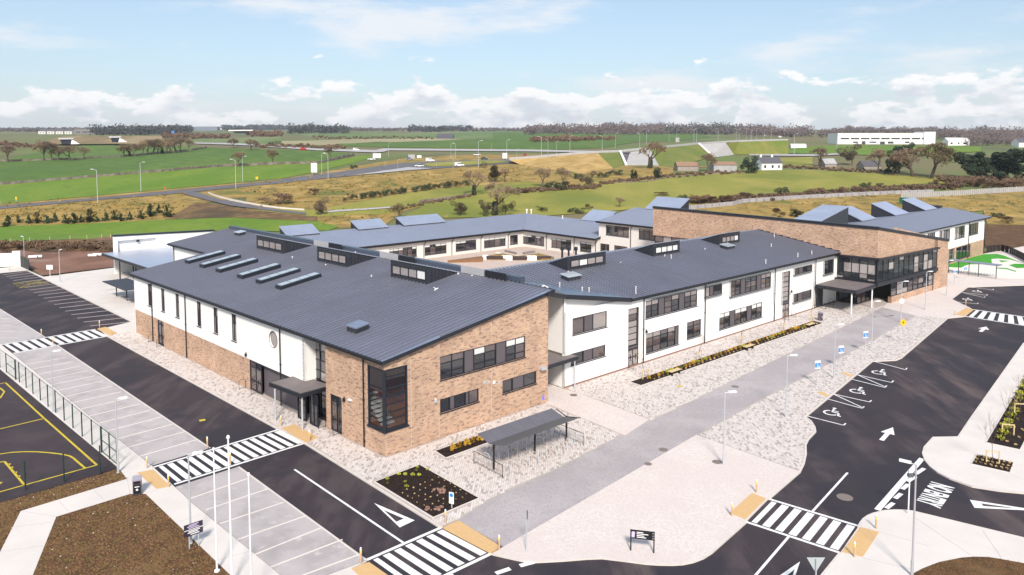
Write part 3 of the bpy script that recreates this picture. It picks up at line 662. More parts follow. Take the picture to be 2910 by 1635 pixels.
# bay lines on the grey bays
e0, e1 = (370,1130.4), (597,1273.5)
for k in range(-8, 8):
    A = G(e0, ZB+.003); B = G(e1, ZB+.003); st = (B-A)/7; P0 = A+st*k; dirb = (G((340,1245.3), ZB)-G((491,1204.9), ZB)).normalized()
    n = Vector((-dirb.y, dirb.x, 0))*.07; Q0 = P0+dirb*4.6
    if k == 7: continue
    MB().prism([P0+n, Q0+n, Q0-n, P0-n], ZB, ZB+.004).build('bay_line', PALEP, bay_a)
for a, b in (((2270,560),(1740,745)), ((2450,655),(1880,850)), ((2590,780),(2010,975)), ((2790,905),(2170,1120)), ((2940,1010),(2320,1260)), ((3130,1120),(2450,1380)), ((3300,1250),(2620,1500))):
    line('bay_line', q('a1', *a), q('a1', *b), .13, PALEP, bay_c, ZB+.004)
for k in range(19):
    t = k/18.0; t2 = t*(0.62+0.38*t)
    a = (q('z1',30,582)[0]*(1-t2)+q('z1',825,1050)[0]*t2, q('z1',30,582)[1]*(1-t2)+q('z1',825,1050)[1]*t2)
    b = (q('z1',262,550)[0]*(1-t2)+q('z1',1195,1012)[0]*t2, q('z1',262,550)[1]*(1-t2)+q('z1',1195,1012)[1]*t2)
    line('bay_line', a, b, .30, mat('dusty_bay_line', (0.40,0.34,0.33), .8))
for k in range(5):
    t = k/4.0; a = q('z1', 115+60*t, 660+45*t); b = q('z1', 375+75*t, 632+26*t); line('hatch_line', a, b, .12, YELL)
line('hatch_line', q('z1',115,660), q('z1',450,658), .12, YELL); line('hatch_line', q('z1',175,705), q('z1',375,632), .12, YELL)
for k in range(5):
    t = k/4.0; a = q('z1', 0, 920+60*k); b = q('z1', 60+100*t, 930+57*k); line('bay_line', a, b, .1, PALEP, bay_b, ZB+.004)
# court lines
def cl(*pts, w=.16):
    for a, b in zip(pts, pts[1:]): line('court_line', q('z5', *a), q('z5', *b), w, YELL, court, -0.024)
cl((-300,520),(0,452),(50,443),(405,770),(885,1195),(0,1440),(-400,1550)); cl((-300,930),(0,865),(405,770)); cl((0,490),(40,525),(0,585))
cl((0,1095),(100,1080),(220,1073),(330,1074),(440,1082),(540,1093),(630,1110),(665,1128),(775,1222)); cl((-60,1180),(40,1162),(225,1380))
for k, (x, y) in enumerate(((80,1190),(105,1220),(140,1265),(170,1300))): cl((x-6,y),(x+16,y-4), w=.3)
cl((-20,1360),(15,1360), w=.3)
# inspection covers
COVER = mat('cast_iron_cover', (0.20,0.16,0.14), .7)
for k, x, y, r, z in (('a4',935,735,.55,ZA), ('z7',740,718,.38,0), ('a3',2050,412,.38,0), ('a3',1420,430,.3,0), ('a2',1660,672,.0,0), ('z4',1360,1085,.36,0), ('z7',2215,640,.38,0), ('a3',1560,300,.38,0), ('z4',1200,1095,.28,0)):
    if r == 0: continue
    c = G(q(k, x, y), z); MB().prism([(c.x+r*math.cos(2*math.pi*i/16), c.y+r*math.sin(2*math.pi*i/16)) for i in range(16)], z-.02, z+.012).build('inspection_cover', COVER, road)
for k, x, y, z in (('z5',1848,786,ZP), ('z7',1710,635,.008)):
    c = G(q(k, x, y), z); MB().box((c.x, c.y, z-.004), .5, .45, .004+.002, .5).build('survey_mark', YELL, road)

# ================================================================== THE SCHOOL
school = thing('school_building', 'long two-storey school in white render and buff brick with grey standing-seam roofs', 'building', (C0.x, C0.y, 0), absolute=True)
def clip(poly, a, b, c):
    """keep a*x+b*y<=c"""
    out = []
    for i in range(len(poly)):
        p = poly[i]; r = poly[(i+1) % len(poly)]; dp = a*p[0]+b*p[1]-c; dr = a*r[0]+b*r[1]-c
        if dp <= 0: out.append(p)
        if (dp < 0 < dr) or (dr < 0 < dp):
            t = dp/(dp-dr); out.append((p[0]+(r[0]-p[0])*t, p[1]+(r[1]-p[1])*t))
    return out
def clipconv(poly, conv):
    n = len(conv); ar = sum(conv[i][0]*conv[(i+1) % n][1]-conv[(i+1) % n][0]*conv[i][1] for i in range(n))
    for i in range(n):
        p = conv[i]; r = conv[(i+1) % n]; nx, ny = (r[1]-p[1]), -(r[0]-p[0])
        if ar < 0: nx, ny = -nx, -ny
        poly = clip(poly, nx, ny, nx*p[0]+ny*p[1])
        if len(poly) < 3: return []
    return poly
class Wall:
    def __init__(s, A, B):
        s.A = Vector((A.x, A.y, 0)); s.B = Vector((B.x, B.y, 0)); s.t = (s.B-s.A).normalized(); s.L = (s.B-s.A).length
        n = Vector((s.t.y, -s.t.x, 0)); s.n = n if n.dot(O-s.A) > 0 else -n
    def tz(s, p):
        P = onplane(p, s.A, s.n); return ((P-s.A).dot(s.t), P.z)
    def P(s, t, z, o=0.0): return s.A+s.t*t+s.n*o+Vector((0,0,z))
def build_wall(w, outline, holes, m, name='wall', depth=0.22, parent=school, back=True):
    xs = sorted(set([p[0] for p in outline]+[h[0] for h in holes]+[h[1] for h in holes])); zs = sorted(set([p[1] for p in outline]+[h[2] for h in holes]+[h[3] for h in holes]))
    mb = MB()
    for x0, x1 in zip(xs, xs[1:]):
        for z0, z1 in zip(zs, zs[1:]):
            cx, cz = (x0+x1)/2, (z0+z1)/2
            if any(h[0] < cx < h[1] and h[2] < cz < h[3] for h in holes): continue
            c = clipconv([(x0,z0),(x1,z0),(x1,z1),(x0,z1)], outline)
            if len(c) >= 3: mb.poly([w.P(a, b) for a, b in c])
    x0_, x1_ = min(p[0] for p in outline), max(p[0] for p in outline)
    for h in holes:
        a, b, c, d = max(h[0], x0_), min(h[1], x1_), h[2], h[3]
        for (p, r) in (((a,c),(b,c)),((b,c),(b,d)),((b,d),(a,d)),((a,d),(a,c))):
            if p[0] == r[0] and (p[0] == x0_ or p[0] == x1_): continue
            mb.poly([w.P(*p), w.P(*r), w.P(*r, -depth), w.P(*p, -depth)])
    n = len(outline) if back else 0
    for i in range(n):
        p = outline[i]; r = outline[(i+1) % n]; mb.poly([w.P(*p), w.P(*r), w.P(*r, -depth), w.P(*p, -depth)])
    if back: mb.poly([w.P(*p, -depth-.03) for p in outline])
    return mb.build(name, m, parent)
def bar(mb, w, t0, t1, z0, z1, o0, o1, m=0): mb.obox(w.P(t0, z0, o0), w.t*(t1-t0), w.n*(o1-o0), Vector((0,0,z1-z0)), m)
def window(w, t0, t1, z0, z1, cols, rows=(1,), top=None, name='window', sill=True, glass=(GLASS, GLASS, GLASS2), rec=-.16, fw=.07, parent=school, panel=PANEL):
    """cols: ('g', width, n panes across) or ('p', width); rows: heights from the top; top: material of the top row"""
    mb = MB(); t0, t1 = min(t0, t1), max(t0, t1); z0, z1 = min(z0, z1), max(z0, z1)
    for a, b, c, d in ((t0,t1,z0,z0+fw),(t0,t1,z1-fw,z1),(t0,t0+fw,z0+fw,z1-fw),(t1-fw,t1,z0+fw,z1-fw)): bar(mb, w, a, b, c, d, rec, rec+.10)
    tot = sum(c[1] for c in cols); x = t0; panes = []; sr = sum(rows)
    for ci, c in enumerate(cols):
        x1 = x+(t1-t0)*c[1]/tot
        if ci: bar(mb, w, x-.045, x+.045, z0+fw, z1-fw, rec, rec+.11)
        if c[0] == 'p': panes.append((x, x1, z0, z1, panel, 'panel'))
        else:
            k = c[2] if len(c) > 2 else 1
            for i in range(k):
                a = x+(x1-x)*i/k; b = x+(x1-x)*(i+1)/k
                if i: bar(mb, w, a-.03, a+.03, z0+fw, z1-fw, rec, rec+.09)
                zz = z1
                for ri, r in enumerate(rows):
                    zb = zz-(z1-z0)*r/sr
                    if i == 0 and ri: bar(mb, w, x, x1, zz-.03, zz+.03, rec, rec+.085)
                    g = R.choice(glass)
                    if top and ri == 0 and R.random() < .75: g = top
                    panes.append((a, b, zb, zz, g, 'pane')); zz = zb
        x = x1
    if sill: bar(mb, w, t0-.06, t1+.06, z0-.07, z0-.002, rec, .07)
    fr = mb.build(name, FRAME, parent)
    for a, b, c, d, g, nm in panes:
        p = MB(); o = rec+(.03 if nm == 'pane' else .06); p.poly([w.P(a, c, o), w.P(b, c, o), w.P(b, d, o), w.P(a, d, o)]); p.poly([w.P(a, d, o-.02), w.P(b, d, o-.02), w.P(b, c, o-.02), w.P(a, c, o-.02)])
        e = p.build(nm, g, fr)
    return fr
def rect(w, k, a, b):
    """top-left and bottom-right photo points on the wall plane -> t0,t1,z0,z1"""
    (t0, z1), (t1, z0) = w.tz(q(k, *a)), w.tz(q(k, *b)); return (min(t0, t1), max(t0, t1), min(z0, z1), max(z0, z1))
def downpipe(w, t, z0, z1):
    mb = MB(); mb.tube(w.P(t, z0, .10), w.P(t, z1, .10), .065, n=8)
    for z in (z0+.4, (z0+z1)/2, z1-.4): bar(mb, w, t-.09, t+.09, z, z+.06, 0, .17)
    mb.build('downpipe', BLACK, school)

# ---------------------------------------------------------------- hall block
ZE, ZRG, SL = 7.95, 10.79, 0.1555
wHL = Wall(C1, C0); wHR = Wall(C0, C2)
def hu(u): return wHL.L-u              # u measured from the brick corner
win_hl = []
for a, b in (((1345,660),(1385,875)), ((1470,705),(1505,930)), ((1600,750),(1640,985)), ((1795,825),(1840,1070)), ((1945,880),(1995,1135)), ((2110,940),(2165,1205))):
    t0, t1, z0, z1 = rect(wHL, 'z1', a, b); c = (t0+t1)/2; win_hl.append((c-.55, c+.55, 4.35, 7.18))
tC = hu(17.9)
white_r = hu(12.2)
build_wall(wHL, [(0,3.12),(white_r,3.12),(white_r,ZE-.05),(0,ZE-.05)], win_hl+[(tC-.85, tC+.85, 5.25, 6.95)], WHITE)
for h in win_hl: window(wHL, *h, [('g',.42,1),('g',.58,1)], (.35,.65), glass=(GLASS3, GLASS2, GLASS3))
dr1 = (hu(47.57), hu(45.5), 0.0, 3.02); dr2 = (hu(23.05), hu(20.62), 0.0, 3.05)
build_wall(wHL, [(0,0),(dr2[0],0),(dr2[0],3.12),(0,3.12)], [dr1], BRICK)
def door(w, h, leaves=2, name='door', glass=(GLASS, GLASS2), over=.6, rec=-.16):
    t0, t1, z0, z1 = h; fr = window(w, t0, t1, z0+.02, z1, [('g',1,leaves)], (over, z1-z0-over), name=name, sill=False, glass=glass, fw=.09, rec=rec)
    mb = MB()
    for i in range(leaves):
        x = t0+(t1-t0)*(i+.5)/leaves; bar(mb, w, x-.03, x+.03, 0.75, 1.35, rec+.1, rec+.15)
        bar(mb, w, t0+(t1-t0)*i/leaves+.1, t0+(t1-t0)*(i+1)/leaves-.1, 1.0, 1.08, rec+.05, rec+.10)
    hd = mb.build('door_handle', BLACK, fr)
    return fr
door(wHL, dr1); door(wHL, dr2)
# mauve panel recess below the white volume, and lobby
wREC = Wall(H(24, .35), H(9, .35))
build_wall(wREC, [(hu(20.62)-hu(24),0),(hu(12.8)-hu(24),0),(hu(12.8)-hu(24),3.12),(hu(20.62)-hu(24),3.12)], [], PANEL)
MB().obox(H(20.7,0.0,3.0), DU*-8.5, DV*1.3, Vector((0,0,.115))).build('soffit', CLAD, school)
# recessed stair glazing
wG = Wall(H(12.9,1.2), H(8.5,1.2))
window(wG, 0, wG.L-.02, 3.3, ZE-.1, [('g',1,1),('g',1,1),('g',1,1)], (1,1,1,1.1,1), name='stair_glazing', sill=False, glass=(GLASS, GLASS3, GLASS2), rec=-.02)
window(wG, 0, wG.L-.02, 0.05, 3.2, [('g',1,1),('g',1,1),('g',1,1)], (1,1.6), name='lobby_glazing', sill=False, glass=(GLASS, GLASS, GLASS2), rec=-.02)
build_wall(Wall(H(12.2,0.0), H(12.2,1.3)), [(0,3.12),(1.3,3.12),(1.3,ZE),(0,ZE)], [], WHITE, depth=.3)
# brick tower
dr3 = (hu(7.97), hu(6.17), 0.0, 3.25)
CWZ = (2.04, 7.03)
build_wall(wHL, [(hu(8.62),0),(wHL.L,0),(wHL.L,ZE-.05),(hu(8.62),ZE-.05)], [dr3, (hu(2.25), wHL.L+.5, CWZ[0], CWZ[1])], BRICK, back=False)
door(wHL, dr3, 2)
def rz(v): return ZE+SL*v          # roof height over v
LR = wHR.L
hr = [rect(wHR,'z6',(1770,365),(2550,370)), rect(wHR,'z6',(1770,760),(2125,775)), rect(wHR,'z7',(90,585),(400,615))]
hr[0] = (hr[0][0], hr[0][1], 4.97, 7.0); hr[1] = (hr[1][0], hr[1][1], 2.12, 3.33); hr[2] = (hr[2][0], hr[2][1], 2.12, 3.36)
build_wall(wHR, [(0,0),(LR,0),(LR,rz(18.27)-.1),(0,ZE-.1)], hr+[(-.5, 2.2, CWZ[0], CWZ[1])], BRICK, back=False)
window(wHR, *hr[0], [('g',2.05,2),('p',.85),('g',2.0,2),('p',.95),('g',1.85,2)], (.32,.40,.28), top=BLIND, glass=(GLASS, GLASS2, GLASS))
window(wHR, *hr[1], [('g',1,1),('p',.5),('g',1.1,1),('p',.35),('g',1,1)], glass=(GLASS, GLASS2))
window(wHR, *hr[2], [('g',1,1),('p',1.1),('g',1.2,1)], glass=(GLASS, GLASS2))
for x in (1765, 2240):
    t = wHR.tz(q('z6', x, 900))[0]
    for z0, z1 in ((0, 4.9 if x > 2000 else 2.0), (7.1, rz(t)-.35)):
        mb = MB(); bar(mb, wHR, t-.025, t+.025, z0+.02, z1, -.01, .006); mb.build('movement_joint', JOINT, school)
t = 2.55
mb = MB(); bar(mb, wHR, t-.025, t+.025, 0.02, 7.4, -.01, .006); mb.build('movement_joint', JOINT, school)
# corner stair window, clear glass with the stair behind
def corner_window():
    mb = MB(); z0, z1 = CWZ; r = -.10; fw = .10
    for w, a, b in ((wHL, hu(2.25), wHL.L+.02), (wHR, -.02, 2.2)):
        bar(mb, w, a, b, z0, z0+.16, r, .04); bar(mb, w, a, b, z1-.12, z1, r, .02)
        e = a if w is wHL else b-.14
        bar(mb, w, e, e+.14, z0, z1, r, .02)
        for z in ((5.3, 4.65) if w is wHL else (6.35, 5.4, 4.75, 4.1, 3.45, 2.85)): bar(mb, w, a, b, z, z+(.14 if z in (5.3, 4.65, 5.4, 4.75) else .08), r, -.01)
    P = C0+(wHL.n+wHR.n)*.02
    mb.tube(P+Vector((0,0,z0)), P+Vector((0,0,z1)), .20, n=4)
    bar(mb, wHL, hu(2.35), wHL.L+.1, z0-.12, z0-.002, -.1, .10); bar(mb, wHR, -.1, 2.3, z0-.12, z0-.002, -.1, .10)
    fr = mb.build('corner_window', FRAME, school)
    for w, a, b in ((wHL, hu(2.25), wHL.L), (wHR, 0, 2.2)):
        p = MB(); p.poly([w.P(a, z0, -.06), w.P(b, z0, -.06), w.P(b, z1, -.06), w.P(a, z1, -.06)]); p.build('pane', CLEAR, fr)
corner_window()
RED = mat('red_interior_wall', (0.42,0.05,0.035), .7); FLOORW = mat('interior_timber_floor', (0.42,0.13,0.035), .5)
inn = MB(); inn.obox(H(.4,.4,1.95), DU*4.2, DV*4.2, Vector((0,0,.12))); inn.build('stair_floor', FLOORW, school)
inn = MB(); inn.obox(H(.4,4.6,1.9), DU*4.2, DV*.1, Vector((0,0,5.6))); inn.obox(H(4.6,.4,1.9), DU*.1, DV*4.2, Vector((0,0,5.6))); inn.build('stair_inner_wall', RED, school)
inn = MB()
for k in range(8): inn.obox(H(1.0+.32*k,.5,2.1+.27*k), DU*.34, DV*1.2, Vector((0,0,.12)))
inn.build('stair_flight', WHITE, school)
for u in (42.4+5.9, 36.8, 18.9-2.1+.5, 2.9): pass
for k, x, y in (('z1',1395,900), ('z1',1702,1000), ('z6',320,500), ('z6',1080,800)):
    downpipe(wHL, wHL.tz(q(k, x, y))[0], 0.05, ZE-.1)
# round window
mb = MB(); zc = 6.1
for k in range(24):
    a0, a1 = 2*math.pi*k/24, 2*math.pi*(k+1)/24
    for r0, r1, o in ((.84,1.22,.0),):
        mb.poly([wHL.P(tC+r0*math.cos(a0), zc+r0*math.sin(a0), .012), wHL.P(tC+r0*math.cos(a1), zc+r0*math.sin(a1), .012), wHL.P(tC+1.21*math.cos(a1), zc+1.21*math.sin(a1), .012), wHL.P(tC+1.21*math.cos(a0), zc+1.21*math.sin(a0), .012)])
    mb.poly([wHL.P(tC+.84*math.cos(a0), zc+.84*math.sin(a0), .012), wHL.P(tC+.84*math.cos(a1), zc+.84*math.sin(a1), .012), wHL.P(tC+.80*math.cos(a1), zc+.80*math.sin(a1), -.2), wHL.P(tC+.80*math.cos(a0), zc+.80*math.sin(a0), -.2)])
rw = mb.build('round_window', WHITE, school)
mb = MB()
for k in range(24):
    a0, a1 = 2*math.pi*k/24, 2*math.pi*(k+1)/24
    mb.poly([wHL.P(tC+.83*math.cos(a0), zc+.83*math.sin(a0), .02), wHL.P(tC+.83*math.cos(a1), zc+.83*math.sin(a1), .02), wHL.P(tC+.76*math.cos(a1), zc+.76*math.sin(a1), .02), wHL.P(tC+.76*math.cos(a0), zc+.76*math.sin(a0), .02)])
mb.build('frame', FRAME, rw)
mb = MB(); mb.poly([wHL.P(tC+.8*math.cos(2*math.pi*k/24), zc+.8*math.sin(2*math.pi*k/24), -.12) for k in range(24)]); mb.build('pane', GLASS3, rw)
# small rear block: wall stepped back
wB = Wall(H(68.5,10.2), H(55,10.2)); build_wall(wB, [(0,0),(wB.L,0),(wB.L,9.5),(0,9.5)], [], WHITE)
wB2 = Wall(H(55,0), H(55,10.2)); build_wall(wB2, [(0,0),(wB2.L,0),(wB2.L,9.4),(0,7.9)], [], WHITE)
build_wall(Wall(H(68.5,19.4), H(68.5,10.2)), [(0,0),(9.2,0),(9.2,9.5),(0,10.9)], [], WHITE)
build_wall(Wall(H(68.4,18.6), H(2.5,18.6)), [(0,0),(65.9,0),(65.9,10.5),(0,10.5)], [], CREAM)
build_wall(Wall(C2, C2+DU*4), [(0,0),(4,0),(4,10.6),(0,10.6)], [], BRICK)
downpipe(wB, .35, 0.1, 9.5)
# ---- roofs
def roof(name, org, eu, ev, slope, polys, panel_w, thick=.32, singles=True, m=ROOF, over=None):
    """polys in (u,v) plan; the sheet rises with v. Deck with dark fascia, then panels each with its own seam."""
    def P(u, v, z=0.0): return org+eu*u+ev*v+Vector((0,0,slope*v+z))
    deck = MB()
    for poly in polys:
        top = [P(u, v, -.03) for u, v in poly]; bot = [P(u, v, -thick) for u, v in poly]; n = len(poly)
        deck.poly(top); deck.poly(bot[::-1])
        for i in range(n): deck.poly([bot[i], bot[(i+1) % n], top[(i+1) % n], top[i]])
    d = deck.build(name, FASC, school)
    allp = MB()
    for poly in polys:
        u0 = min(p[0] for p in poly); u1 = max(p[0] for p in poly); k = 0; u = u0
        while u < u1-.05:
            c = clipconv([(u,-99),(min(u+panel_w, u1),-99),(min(u+panel_w, u1),99),(u,99)], poly)
            if len(c) >= 3:
                mb = MB() if singles else allp
                mb.poly([P(a, b, 0) for a, b in c])
                v0 = min(b for a, b in c if a < u+.02+panel_w*.1) if any(a < u+.02+panel_w*.1 for a, b in c) else min(b for a, b in c); v1 = max(b for a, b in c if a < u+panel_w*.1+.02) if any(a < u+.02+panel_w*.1 for a, b in c) else max(b for a, b in c)
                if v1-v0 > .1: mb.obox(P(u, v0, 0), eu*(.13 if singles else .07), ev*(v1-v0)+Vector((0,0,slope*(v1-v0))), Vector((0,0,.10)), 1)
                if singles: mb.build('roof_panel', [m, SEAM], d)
            u += panel_w; k += 1
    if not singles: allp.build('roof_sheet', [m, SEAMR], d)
    return d
zup = Vector((0,0,1))
SEAM = mat('zinc_seam_shaded', (0.22, 0.22, 0.26), 0.45, metal=0.6)  # darker than the panels: the ribs' shadow side put into the colour
SEAMR = mat('zinc_seam_shaded_rear', (0.34, 0.36, 0.43), 0.45, metal=0.6)  # rear ribs: shadow side painted as a milder dark tone
roof('hall_roof', C0+zup*ZE, DU, DV, SL, [[(-.35,-.45),(55.3,-.45),(55.3,19.2),(-1.2,19.2)], [(55.302,9.75),(69.6,9.75),(69.6,19.6),(55.302,19.6)]], 0.6)
mb = MB(); mb.tube(H(-.3,-.50,ZE-.12), H(55.3,-.50,ZE-.12), .10, n=8); mb.tube(H(55.3,9.70,ZE+SL*9.75-.12), H(69.6,9.70,ZE+SL*9.75-.12), .10, n=8); mb.build('gutter', BLACK, school)
# parapet behind the hall ridge with pale upstands
mb = MB()
mb.obox(H(3.5,19.25,ZE+SL*19.2-.1), DU*65.5, DV*.7, zup*.62); mb.build('ridge_parapet', mat('slate_blue_cap', (0.075,0.095,0.13), .4, metal=.3), school)
# skylights
for u in (52.0, 47.3, 42.5, 36.6, 31.9, 27.3):
    mb = MB(); z = ZE+SL*5.6
    mb.obox(H(u-.65,5.6,z-.1), DU*1.3, DV*5.0+zup*SL*5.0, zup*.52); o = mb.build('rooflight', FASC, school)
    mb = MB(); mb.obox(H(u-.68,5.57,z+.42), DU*1.36, DV*5.06+zup*SL*5.06, zup*.06); mb.build('frame', mat('rooflight_frame', (0.05,0.07,0.09), .4), o)
    for k in range(4):
        mb = MB(); mb.obox(H(u-.5,5.75+1.2*k,z+.482+SL*(.15+1.2*k)), DU*1.0, DV*1.1+zup*SL*1.1, zup*.02); mb.build('pane', SKYL, o)
def hatch(fr, a, b, z, w, l, sl, rot=None):
    e1, e2 = fr; mb = MB(); mb.obox(a-e1*w/2-e2*l/2+zup*(z-.1-sl*l/2), e1*w, e2*l+zup*sl*l, zup*.55); o = mb.build('roof_hatch', CLAD, school)
    mb = MB(); mb.obox(a-e1*(w/2+.08)-e2*(l/2+.08)+zup*(z+.45-sl*l/2), e1*(w+.16), e2*(l+.16)+zup*sl*(l+.16), zup*.1); mb.build('lid', b, o)
hatch((DU, DV), H(7.6,2.7), ROOF, ZE+SL*2.7, 1.5, 1.3, SL)
hatch((DU, DV), H(62,17.8), SKYL, ZE+SL*17.8, 1.6, 1.0, SL)
# dormers: wedge pop-ups with four lights
def dormer(fr, P0, width, h, depth, base_slope, side=1, npane=4, glass=(BLIND, GLASS3, GLASS3), inset=.35, glaz=(.2, .78), fl=FLASH):
    """P0 = foot of the front left corner; e1 along the front, e2 going back"""
    e1, e2 = fr; A = P0; B = P0+e1*width; nb = zup*h
    bl = A+e2*depth+zup*base_slope*depth; br = B+e2*depth+zup*base_slope*depth; dn = -zup*.15
    mb = MB(); mb.poly([A+dn, B+dn, B+nb, A+nb]); mb.poly([B+dn, br+dn, br+zup*.03, B+nb]); mb.poly([bl+dn, A+dn, A+nb, bl+zup*.03])
    o = mb.build('dormer', CLAD, school)
    mb = MB(); s = 1
    ax = (br-B-nb+zup*.03); 
    mb.obox(A+nb-e1*.12-e2*.12, e1*(width+.24), ax+e2*.12, zup*.10); mb.build('dormer_roof', ROOFD, o)
    w = Wall(A, B) if (B-A).cross(zup).dot(O-A) > 0 else Wall(B, A); zb = P0.z
    window(w, inset, width-inset, zb+h*glaz[0], zb+h*glaz[1], [('g',1,1)]*npane, (1,), sill=False, glass=glass, rec=-.02, fw=.06, name='dormer_window')
    # upright seams on the visible cheek
    for side_p, sgn in ((A, -1), (B, 1)):
        for k in range(1, 9):
            f = k/9.0; p = side_p+e2*depth*f+zup*base_slope*depth*f; hh = h*(1-f)
            MB().obox(p+e1*(0 if sgn > 0 else -.03), e1*.03, e2*.04, zup*hh).build('cladding_seam', FASC, o)
    return o
for u0, u1 in ((12.15,18.6), (27.05,33.85), (42.35,49.8)):
    P0 = H(u1, 14.4, ZE+SL*14.4); dormer((-DU, DV), P0, u1-u0, 1.95, 4.4, SL, glaz=(.22, .72))
    mb = MB(); mb.obox(H(u0-.1,18.9,ZE+SL*18.9+.05), DU*-3.6, DV*.08, zup*.75); mb.build('pale_upstand', PALEFL, school)
    mb = MB(); mb.obox(H(u0-4.0,18.85,ZE+SL*18.85+.0), DU*-3.0, DV*.06, zup*.78); mb.build('shadowed_opening', BLACK, school)  # black box painted in for the shadowed opening in the parapet
# canopy of the hall entrance
def canopy(name, corners, z, th, mtop=CLAD):
    mb = MB(); mb.prism(corners, z-th, z, bottom=True); o = mb.build(name, FASC, school)
    c = sum((Vector((p.x, p.y, 0)) for p in corners), Vector())/len(corners); mb = MB(); mb.prism([c+(Vector((p.x, p.y, 0))-c)*.93 for p in corners], z-.01, z+.025); mb.build('canopy_deck', mtop, o); return o
DECK = mat('warm_grey_membrane', (0.19,0.16,0.16), .6, var=.2, scale=1)
cn = canopy('entrance_canopy', [H(14.3,-2.4), H(14.3,.8), H(9.45,1.15), H(9.45,-2.0)], 3.3, .36, DECK)
for p in (H(13.3,-2.35), H(8.9+.75,-1.75)): 
    mb = MB(); mb.tube(p, p+zup*2.95, .08, n=10); mb.build('canopy_column', GALV, school)
wLB = Wall(H(12.6,-.55), H(9.0,-.55))
window(wLB, .1, 1.5, 0.05, 2.9, [('g',1,1)], (1,1), name='lobby_glazing', sill=False, glass=(GLASS2, GLASS), rec=-.04)
window(wLB, 2.2, 3.5, 0.05, 2.9, [('g',1,2)], (1,), name='lobby_door', sill=False, glass=(GLASS, GLASS), rec=-.04)
# lamps, louvres on the brick gable
def bulkhead(w, t, z, m=BLACK, nm='wall_light'):
    mb = MB(); mb.obox(w.P(t-.12, z, 0), w.t*.24, w.n*.16, zup*.22); mb.tube(w.P(t, z+.22, .08), w.P(t, z+.42, .03), .11, .03, n=8); mb.build(nm, m, school)
bulkhead(wHL, hu(5.7), 3.1); bulkhead(wHR, wHR.tz(q('z6',1725,745))[0], 3.2, GALV); bulkhead(wHL, hu(23.6), 3.3)
for x in (2175, 2212, 2262, 2308):
    t, z = wHR.tz(q('z6', x, 600)); mb = MB(); bar(mb, wHR, t-.13, t+.13, z-.13, z+.13, 0, .05); mb.build('vent_grille', WHITE if x == 2262 else GALV, school)
for k, x, y, w in (('z6',955,760,wHL),):
    t, z = w.tz(q(k, x, y)); mb = MB(); bar(mb, w, t-.2, t+.2, z-.05, z+.06, 0, .2); mb.build('security_camera', WPOLE, school)

# ---------------------------------------------------------------- white classroom wing
wWG = Wall(W0, F(62,0)); ZW = 7.88
def prof(s): return ZW-.08 if s >= 10.25 else ZW-.08+(10.25-s)*.172
holes = []; wins = []
def addw(k, a, b, cols, rows, z=None, **kw):
    t0, t1, z0, z1 = rect(wWG, k, a, b)
    if z: z0, z1 = z
    holes.append((t0, t1, z0, z1)); wins.append((t0, t1, z0, z1, cols, rows, kw))
U3 = [('g',1.5,2),('p',.72),('g',1.7,2),('p',.7),('g',1.55,2)]
R3 = (.30,.36,.34)
GW = (GLASS, GLASS2, GLASS2, GLASS)
addw('c8',(235,435),(865,490), U3, R3, (5.0,7.05), glass=GW, top=GLASS3)
addw('c8',(970,270),(1172,300), [('g',.5,1),('p',.45),('g',1,1)], (1,), (5.75,7.05), glass=(GLASS3, GLASS))
addw('c8',(1275,190),(1765,260), U3, R3, (5.0,7.05), glass=GW, top=GLASS3)
addw('c8',(240,835),(640,935), [('g',3.4,4),('p',.42)], (.26,.42,.32), (.9,3.25), glass=GW, top=GLASS3)
addw('c8',(740,695),(910,855), [('g',1,2)], R3, (1.15,3.25), glass=GW)
addw('c8',(1135,585),(1655,625), U3, R3, (1.1,3.2), glass=GW, top=BLIND)
addw('c8',(2055,15),(2270,45), [('g',.45,1),('p',.4),('g',.9,1)], (1,), None, glass=(GLASS, GLASS2))
addw('c8',(2045,330),(2260,370), [('g',.45,1),('p',.5),('g',.9,1)], (1,), None, glass=(GLASS, GLASS2))
addw('z4',(750,585),(835,690), [('g',1,2)], (.3,.4,.3), None, glass=(GLASS, GLASS, GLASS3))
addw('z3',(730,1125),(1045,1145), [('g',1,1),('p',.75),('g',1.2,1)], (1,), (5.25,7.0), glass=(GLASS2, GLASS3))
addw('z7',(715,365),(1030,375), [('g',1,1),('p',.75),('g',1.0,1)], (1,), (2.1,3.35), glass=(GLASS2, GLASS))
g0 = rect(wWG,'c8',(25,480),(148,1195)); g1 = rect(wWG,'c8',(1915,35),(1988,610))
holes += [(g0[0], g0[1], 0.02, 6.6), (g1[0], g1[1], 0.02, 6.6)]
build_wall(wWG, [(0,0),(61.5,0),(61.5,ZW-.08),(10.25,ZW-.08),(0,prof(0))], holes, WHITE)
for t0, t1, z0, z1, cols, rows, kw in wins: window(wWG, t0, t1, z0, z1, cols, rows, **kw)
for g in (g0, g1):
    window(wWG, g[0], g[1], 2.35, 6.6, [('g',1,1),('p',.14)], (1,1,1,1,1,.9), name='stair_glazing', sill=False, glass=(GLASS3, GLASS3, GLASS2))
    window(wWG, g[0], g[1], 1.95, 2.35, [('p',1)], (1,), name='spandrel', sill=False)
    door(wWG, (g[0], g[1], 0.0, 1.95), 2, over=.05, glass=(GLASS, GLASS3))
build_wall(Wall(F(0,3.2), F(0,0)), [(0,0),(3.2,0),(3.2,prof(0)),(0,prof(0)+.6)], [(-.1,3.21,2.95,3.55)], WHITE)
build_wall(Wall(F(-4.4,3.2), F(.2,3.2)), [(0,0),(4.6,0),(4.6,10),(0,10)], [], CREAM)
mb = MB()
